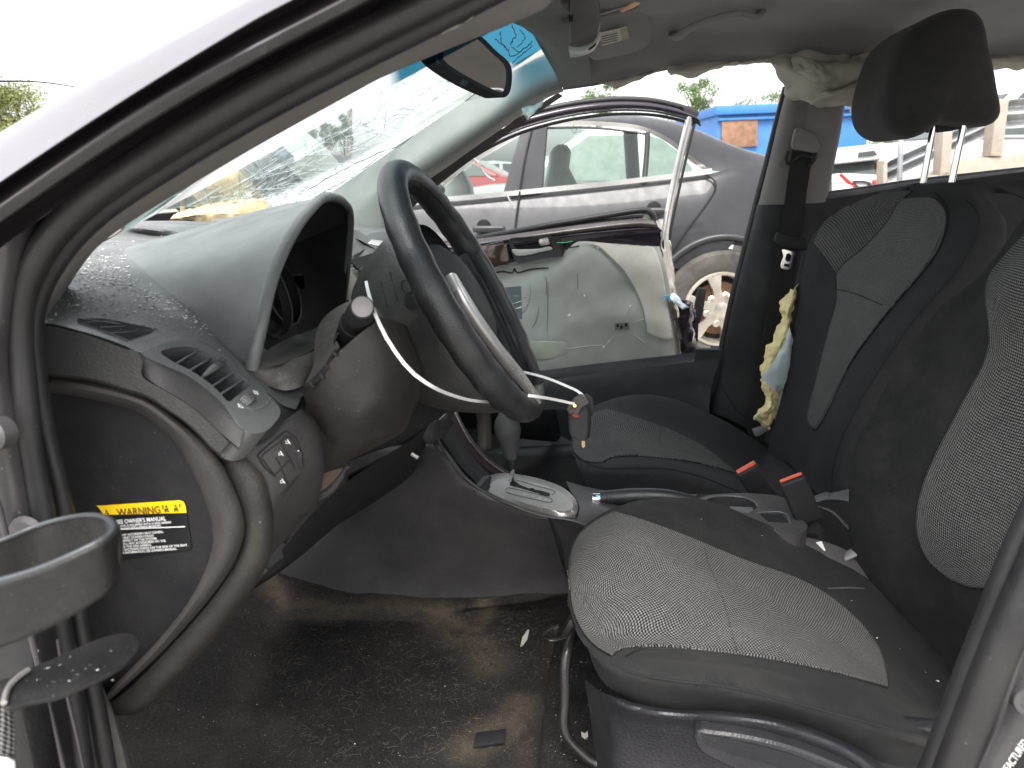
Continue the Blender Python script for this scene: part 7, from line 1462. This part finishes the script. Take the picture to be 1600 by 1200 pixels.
# wrecked hatch with white spoiler
rh = thing('wrecked_hatchback', 'white wrecked hatchback with dark rear glass and red tail lamp before the blue container', 'car')
def HP(u, v, d=0): return S(u, v, 8.5+d)
skin('rear_body', [[HP(1290, 275, .02), HP(1312, 271, 0), HP(1345, 272, 0), HP(1378, 275, 0), HP(1384, 285, .1)], [HP(1290, 300, 0), HP(1312, 300, -.05), HP(1345, 300, -.05), HP(1378, 300, -.05), HP(1386, 300, .1)], [HP(1290, 400, 0), HP(1312, 400, -.05), HP(1345, 400, -.05), HP(1378, 400, -.05), HP(1386, 400, .1)], [HP(1290, 462, 0), HP(1312, 462, -.05), HP(1345, 462, -.05), HP(1378, 462, -.05), HP(1386, 462, .1)]], MW, rh, nu=24, nv=16)
plate('rear_window', [HP(1296, 255, .1), HP(1372, 246, .1), HP(1376, 272, 0), HP(1340, 276, 0), HP(1296, 278, 0)], FW*.02, M_windd, rh)
skin('spoiler', [[HP(1270, 240, .3), HP(1330, 232, .3), HP(1370, 230, .3), HP(1378, 234, .3)], [HP(1270, 246, .05), HP(1330, 238, .05), HP(1368, 234, .05), HP(1377, 240, .05)], [HP(1270, 258, -.05), HP(1330, 252, -.05), HP(1368, 248, -.05), HP(1376, 247, -.05)]], MW, rh, nu=20, nv=10, t=.03)
plate('spoiler_glass', [HP(1342, 238, -.06), HP(1366, 235, -.06), HP(1372, 243, -.06), HP(1340, 246, -.06)], FW*.01, M_windd, rh)
plate('tail_light', [HP(1373, 252, -.02), HP(1379, 252, -.02), HP(1380, 288, -.02), HP(1376, 288, -.02)], FW*.08, M_tl, rh, b=.01)
plate('tail_light', [HP(1364, 281, -.08), HP(1375, 280, -.08), HP(1377, 290, -.08), HP(1366, 291, -.08)], FW*.04, M_tl, rh, b=.01)
tube('reflector_strip', [HP(1313, 273, -.08), HP(1322, 281, -.08), HP(1334, 293, -.08)], .02, M_tl, rh, n=8, seg=6)
ring('plate_recess', [HP(a, b, -.07) for a, b in [(1334, 283), (1358, 284), (1362, 292), (1338, 294)]], [HP(a, b, -.07) for a, b in [(1338, 285), (1355, 286), (1358, 290), (1341, 291)]], FW*.03, M_dashmid, rh, n=24)
skin('crushed_side', [[HP(1270, 262, .4), HP(1290, 262, .2), HP(1300, 268, .0)], [HP(1270, 290, .4), HP(1290, 285, .2), HP(1308, 282, 0)], [HP(1270, 400, .4), HP(1290, 400, .2), HP(1312, 400, 0)]], MB_, rh, nu=14, nv=14, disp=lambda G: lumpy(G, .10, 3, 61))
box('roof_block', HP(1330, 300, 1.6)*1.0+Vector((0, 0, -.55)), (.6, 2.4, .9), MW, rh, rot=Matrix.Rotation(PSI, 3, 'Z'), b=.1)
# white pickup behind the barrier
g = S(1590, 262, 10.0); pk = vehicle('white_pickup', 'white pickup behind the concrete barrier with an orange cap on its dash', 'pickup truck', (g.x+.6, g.y+.9, .28), R(5), MW, L=5.6, Wd=1.95, H=1.85, kind='pickup')
oc = lathe('orange_cap', [(0, .10), (.06, .09), (.10, .04), (.11, 0)], S(1572, 226, 9.7), (0, 0, 1), pm('hi_vis_orange', (.85, .25, .05), .6), None, 16); tag(oc, 'orange cap seen through the side window of the white pickup', 'cap')
# crushed white front, heaped parts between the posts
wk = skin('crumpled_wreck', [[S(1380, 262, 11), S(1410, 255, 11), S(1440, 262, 11), S(1475, 255, 11)], [S(1380, 275, 10.5), S(1412, 268, 10.4), S(1440, 274, 10.4), S(1475, 272, 10.5)], [S(1380, 292, 10.4), S(1412, 290, 10.2), S(1440, 290, 10.2), S(1475, 290, 10.4)], [S(1380, 420, 10.4), S(1412, 420, 10.2), S(1440, 420, 10.2), S(1475, 420, 10.4)]], pm('wreck_mixed', (.45, .46, .45), .4, var=.6, dust=(.5, (.1, .1, .1))), None, nu=40, nv=40, disp=lambda G: lumpy(G, .30, 3, 71))
tag(wk, 'crumpled grey and white wreck heaped below the sloping guardrail', 'wreck')
# concrete barrier with posts and guard rails
M_conc = pm('pale_concrete', (.33, .29, .24), .9, grain=(40, .004), var=.15, dust=(.2, (.3, .24, .16)))
br = thing('concrete_barrier', 'pale concrete ramp wall rising behind the far seat headrest', 'barrier')
def BP(u, v, d=0): return S(u, v, 8.0+d)
plate('wall', [BP(1400, 300), BP(1440, 286), BP(1470, 272), BP(1505, 255), BP(1530, 248), BP(1560, 244), BP(1620, 240), BP(1760, 236), BP(1760, 420), BP(1400, 420)], FW*.3, M_conc, br, b=.02)
def post(q, lab):
    t = plate('concrete_post', [BP(a, b, -.02) for a, b in q], FW*.16, M_conc, None, b=.012); tag(t, lab, 'post', 'posts along the concrete barrier'); return t
post([(1548, 244), (1558, 154), (1577, 155), (1567, 244)], 'tall pale post rising to the upper guardrail beside the pickup')
post([(1469, 276), (1474, 205), (1489, 205), (1485, 268)], 'shorter pale post seen between the headrest posts')
post([(1379, 300), (1381, 251), (1387, 251), (1387, 300)], 'low tan post beside the red tail lamp of the hatchback')
sp_ = tube('steel_pole', [S(1405, 300, 8.6), S(1408, 205, 8.6)], .028, pm('galvanised', (.42, .44, .46), .4, metal=.6), None, n=4, seg=12); tag(sp_, 'thin galvanised steel pole left of the headrest posts', 'pole')
M_galv = pm('guardrail_steel', (.30, .31, .32), .42, metal=.6, dust=(.2, (.3, .26, .2)))
def wbeam(label, a, b, hgt):
    """corrugated W-section rail between two points"""
    a, b = Vector(a), Vector(b); rows = []
    for k in range(17):
        s = k/16; z = -hgt*s; y = .04*math.cos(s*4*math.pi)
        rows.append([a+UP*z-FW*y, a*.5+b*.5+UP*z-FW*y, b+UP*z-FW*y])
    o = skin('guardrail', rows, M_galv, None, nu=6, nv=48, t=.004); tag(o, label, 'guardrail', 'steel guardrails along the barrier'); return o
wbeam('corrugated guardrail fixed level across the tall pale post', S(1574, 156, 8.5), S(1760, 140, 8.5), .30)
wbeam('corrugated guardrail sloping down behind the headrest posts', S(1386, 252, 9.2), S(1560, 172, 9.2), .24)
# blue container
bc = thing('blue_container', 'bright blue site container with brown plywood hatch beyond the saloon', 'container')
M_blue = pm('container_blue', (.035, .17, .46), .5, var=.10, dust=(.12, (.25, .3, .35)))
def CPt(u, v, d=0): return S(u, v, 14+d)
cpl = [CPt(1122, 178), CPt(1361, 168), CPt(1361, 300), CPt(1122, 300)]
plate('wall', [p-UP*0 for p in cpl[:2]]+[Vector((cpl[1].x, cpl[1].y, 0)), Vector((cpl[0].x, cpl[0].y, 0))], FW*3, M_blue, bc, b=.02)
plate('roof_fascia', [CPt(1119, 165, -.12), CPt(1368, 156, -.12), CPt(1368, 170, -.12), CPt(1119, 180, -.12)], FW*3.3, M_blue, bc, b=.03)
plate('ledge', [CPt(1122, 185, -.08), CPt(1361, 176, -.08), CPt(1361, 180, -.08), CPt(1122, 189, -.08)], FW*.1, M_blue, bc, b=.01)
plate('plywood_hatch', [CPt(1128, 190, -.06), CPt(1184, 186, -.06), CPt(1184, 228, -.06), CPt(1128, 232, -.06)], FW*.05, pm('weathered_plywood', (.24, .13, .08), .85, var=.35), bc, b=.005)
aw = thing('fallen_awning', 'folded grey metal awning leaning down past the blue container', 'awning')
for k in range(4):
    plate('sheet', [S(1322+k*2, 158+k*5, 8.9+.05*k), S(1330+k*2, 157+k*5, 8.9+.05*k), S(1384, 196+k*5, 9.2), S(1384, 203+k*4, 9.2), S(1350, 188+k*4, 9.0)], FW*.03, M_galv, aw, b=.004)
tube('awning_rod', [S(1330, 158, 8.85), S(1356, 178, 8.9), S(1382, 200, 9.1)], .012, M_black, aw, n=6, seg=6)

# ---- vehicles and wreckage seen through the windscreen ----
lot = [(250, 292, 24, MW, 'suv', 'white four-wheel-drive nearest the near pillar through the windscreen'), (300, 285, 34, MS, 'saloon', 'silver saloon in the second row seen through the windscreen'),
       (335, 268, 44, MW, 'suv', 'white four-wheel-drive farthest back above the foam slab'), (222, 300, 19, MG_, 'saloon', 'dull green saloon low beside the near windscreen pillar'),
       (270, 272, 52, MS, 'saloon', 'small silver saloon at the back edge of the yard'), (205, 290, 30, MB_, 'suv', 'blue-grey four-wheel-drive at the lower corner of the windscreen')]
for i, (u, v, d, m, kd, lab_) in enumerate(lot):
    g = S(u, v, d); vehicle('parked_car', lab_, 'car', (g.x, g.y, 0), PSI+R(random.uniform(-40, 60)), m, H=1.7 if kd == 'suv' else 1.45, kind=kd, group='cars in rows across the yard')
far = [(715, 22, MR_, 'saloon', 'red saloon seen low through the front window of the dark saloon'), (745, 30, MW, 'saloon', 'white saloon behind the steering wheel rim in the far row'), (770, 26, MS, 'saloon', 'silver saloon next to the dark pillar in the far row'), (925, 34, MG_, 'suv', 'green four-wheel-drive at the back, seen through two windows')]
for u, d, m, kd, lab_ in far:
    g = S(u, 280, d); vehicle('parked_car', lab_, 'car', (g.x, g.y, 0), PSI+R(random.uniform(-20, 20)), m, H=1.45, kind=kd, group='cars in rows across the yard')
# tall pole and post in the yard
po = tube('utility_pole', [S(545, 290, 30), S(547, 130, 30)], .10, pm('weathered_pole', (.22, .20, .17), .9), None, n=4, seg=8); tag(po, 'bare utility pole standing beyond the cracked windscreen', 'pole')
po = tube('fence_post', [S(286, 330, 9), S(287, 288, 9)], .035, pm('brown_post', (.28, .23, .16), .9), None, n=4, seg=8); tag(po, 'short brown post standing behind the foam slab', 'post')
wi = tube('overhead_cable', [S(300, 360, 30), S(440, 240, 30), S(547, 150, 30)], .012, M_black, None, n=20, seg=5); tag(wi, 'thin overhead cable running up to the bare utility pole', 'cable')
wa = tube('radio_aerial', [S(-60, 130, 1.6), S(0, 127, 1.6), (S(60, 128, 1.6)), S(118, 136, 1.6)], [.0022, .0020, .0014, .0010], M_black, None, n=30, seg=6); tag(wa, 'thin curved black aerial against the white sky', 'aerial')
# large tipped van close ahead and a tan panel beside it
vn = thing('tipped_van', 'pale green-grey van tipped nose up close beyond the windscreen', 'van')
def VP_(u, v, d=0): return S(u, v, 6.5+d)
M_vp = paint('paint_pale_green', (.42, .47, .43))
plate('bonnet', [VP_(404, 222, 0), VP_(466, 196, .4), VP_(512, 232, .2), VP_(448, 258, -.2)], camv(.1, .5, -.25), M_vp, vn, b=.03)
plate('windscreen', [VP_(376, 238, .1), VP_(404, 222, .1), VP_(448, 256, -.1), VP_(420, 272, -.1)], camv(.0, .4, -.2), M_windd, vn, b=.01)
tube('window_pillar', [VP_(412, 216, -.1), VP_(430, 230, -.15), VP_(452, 250, -.25)], .05, pm('blue_grey_trim', (.12, .15, .19), .4), vn, n=8, seg=8)
plate('side_panel', [VP_(372, 242, .1), VP_(412, 268, -.05), VP_(388, 284, 0), VP_(378, 300, 0), VP_(370, 262, .1)], camv(.1, .6, 0), M_vp if 0 else pm('dark_green_side', (.07, .10, .08), .4), vn, b=.02)
plate('chassis', [VP_(385, 284, .4), VP_(420, 268, .4), VP_(520, 240, .4), VP_(540, 300, .4), VP_(400, 330, .4)], camv(0, .8, 0), pm('chassis_dark', (.06, .07, .07), .6, var=.5), vn, b=.03)
tp = skin('tan_panel', [[S(300, 262, 7.2), S(340, 245, 7.2), S(375, 240, 7.0)], [S(296, 285, 7.0), S(340, 275, 6.8), S(388, 268, 6.8)], [S(300, 300, 7.0), S(345, 296, 6.9), S(386, 290, 6.9)], [S(310, 330, 7.2), S(350, 330, 7.2), S(370, 318, 7.2)]], pm('tan_sheet', (.38, .33, .16), .6, var=.25), None, nu=24, nv=24, t=.02, disp=lambda G: lumpy(G, .10, 3, 81))
tag(tp, 'crumpled tan sheet leaning beside the tipped van', 'sheet')

# ---- trees ----
def leaf_m(n, c):
    m, t, p = nodes(n); oi = N(t, 'ShaderNodeTexNoise', Scale=1.6, Detail=3.0); ob = N(t, 'ShaderNodeTexCoord').outputs['Object']; t.links.new(ob, oi.inputs['Vector'])
    t.links.new(mixc(t, ramp(t, oi.outputs[0], .35, .65), [x*.55 for x in c], [x*1.4 for x in c]), p.inputs['Base Color']); p.inputs['Roughness'].default_value = .6
    return m
ML = [leaf_m('leaf_green', (.085, .14, .04)), leaf_m('leaf_yellow_green', (.16, .18, .045)), leaf_m('leaf_dark', (.05, .085, .035))]
M_bark = pm('bark', (.10, .08, .06), .95, grain=(30, .01))
def tree(u, vtop, d, wpx, label, m, dens=1.0, cat='tree', seed=0, gap=.5):
    rnd = random.Random(seed); r = wpx/F*d/2
    g = S(u, 280, d); g.z = 0; topz = S(u, vtop, d).z; H = topz; t = thing('tree', label, cat, 'trees round the yard')
    cz_ = H-r*.9; geos = []; lv = []; lf = []
    P = [g, g+UP*H*.35+RT*rnd.uniform(-.2, .2), g+UP*H*.7+RT*rnd.uniform(-.4, .4), g+UP*H*.95]
    geos.append(tube_geo([Vector(p) for p in cr([tuple(p) for p in P], 10)], [H*.022, H*.018, H*.012, .02], 7))
    clumps = []
    for k in range(int(9+5*dens)):
        a = rnd.uniform(0, 6.28); zz = rnd.uniform(-.9, .85); rr = r*math.sqrt(max(.05, 1-zz*zz*.8))*rnd.uniform(.35, .95)
        c = Vector((g.x+rr*math.cos(a), g.y+rr*math.sin(a), cz_+zz*r*.95)); clumps.append((c, r*rnd.uniform(.20, .40)))
        b0 = g+UP*(H*rnd.uniform(.35, .75)); geos.append(tube_geo([b0, b0.lerp(c, .5)+UP*r*.08, c], [H*.008, H*.005, .015], 5))
    for c, cr_ in clumps:
        for q in range(int(150*dens)):
            dd = Vector((rnd.gauss(0, 1), rnd.gauss(0, 1), rnd.gauss(0, .8))); dd = dd.normalized()*cr_*(rnd.random()**.45)*1.25
            p = c+dd; s = rnd.uniform(.5, 1.1)*d*.0019; e1_ = Vector((rnd.gauss(0, 1), rnd.gauss(0, 1), rnd.gauss(0, 1))).normalized(); e2_ = e1_.orthogonal().normalized()
            n0 = len(lv); lv += [p-e1_*s, p+e2_*s*.5, p+e1_*s, p-e2_*s*.5]; lf.append((n0, n0+1, n0+2, n0+3))
    v, f = merge(geos); obj('trunk', v, f, M_bark, t)
    o = obj('crown', lv, lf, m, t, smooth=False); o['kind'] = 'stuff'
    return t
tree(1079, 120, 38, 66, 'loose round tree rising above the far saloon roof', ML[0], 1.2, seed=1)
tree(1070, 165, 46, 110, 'low bushy tree under the taller round one by the door frame', ML[0], 1, seed=2)
tree(936, 132, 50, 50, 'small thin tree top under the roof edge beside the far pillar', ML[0], .7, seed=3)
tree(945, 168, 60, 120, 'low tree line peeping over the saloon roof', ML[0], 1, seed=4)
tree(1200, 146, 55, 50, 'tree top just above the blue container roof', ML[0], .7, seed=5)
tree(1150, 158, 60, 60, 'sparse tree standing left of the blue container', ML[0], .8, seed=15)
tree(36, 136, 26, 130, 'yellow-green tree beyond the near silver pillar', ML[1], 3.6, seed=6)
tree(-30, 170, 30, 140, 'lower yellow-green tree at the edge of the picture', ML[1], 3.0, seed=7)
tree(540, 182, 30, 34, 'dark pointed tree at the foot of the utility pole', ML[2], 1, seed=8)
tree(515, 194, 32, 30, 'smaller dark tree left of the pointed one', ML[2], 1, seed=9)
tree(478, 196, 34, 36, 'dark tree rising over the tipped van', ML[2], 1, seed=10)
tree(1396, 198, 26, 90, 'green tree between the blue container and the headrest', ML[0], 1.5, seed=11)
tree(1450, 205, 30, 90, 'green tree behind the sloping guardrail', ML[0], 1.3, seed=12)
#tree(690, 262, 60, 60, 'distant tree over the far row of cars', ML[0], .8, seed=13)
#tree(880, 240, 60, 70, 'distant tree seen through the rear window of the dark saloon', ML[0], .8, seed=14)

# ================= origins at the base of each thing =================
bpy.context.view_layer.update()
for o in list(C.objects):
    if o.parent is not None or o.type not in ('EMPTY', 'MESH') : continue
    ds_ = [c for c in o.children_recursive if c.type == 'MESH'] if o.type == 'EMPTY' else [o]
    if not ds_: continue
    lo_ = Vector((1e9,)*3); hi_ = Vector((-1e9,)*3)
    for c in ds_:
        a = np.array([v.co for v in c.data.vertices]); 
        if len(a): lo_ = Vector(np.minimum(lo_, a.min(0))); hi_ = Vector(np.maximum(hi_, a.max(0)))
    if o.type == 'EMPTY':
        base = Vector(((lo_.x+hi_.x)/2, (lo_.y+hi_.y)/2, lo_.z)); o.location = base
        for c in o.children: c.location = -base
# the body's Empty is a child-free frame for several shell parts; nothing else to do
for d_ in ('tubes',): pass
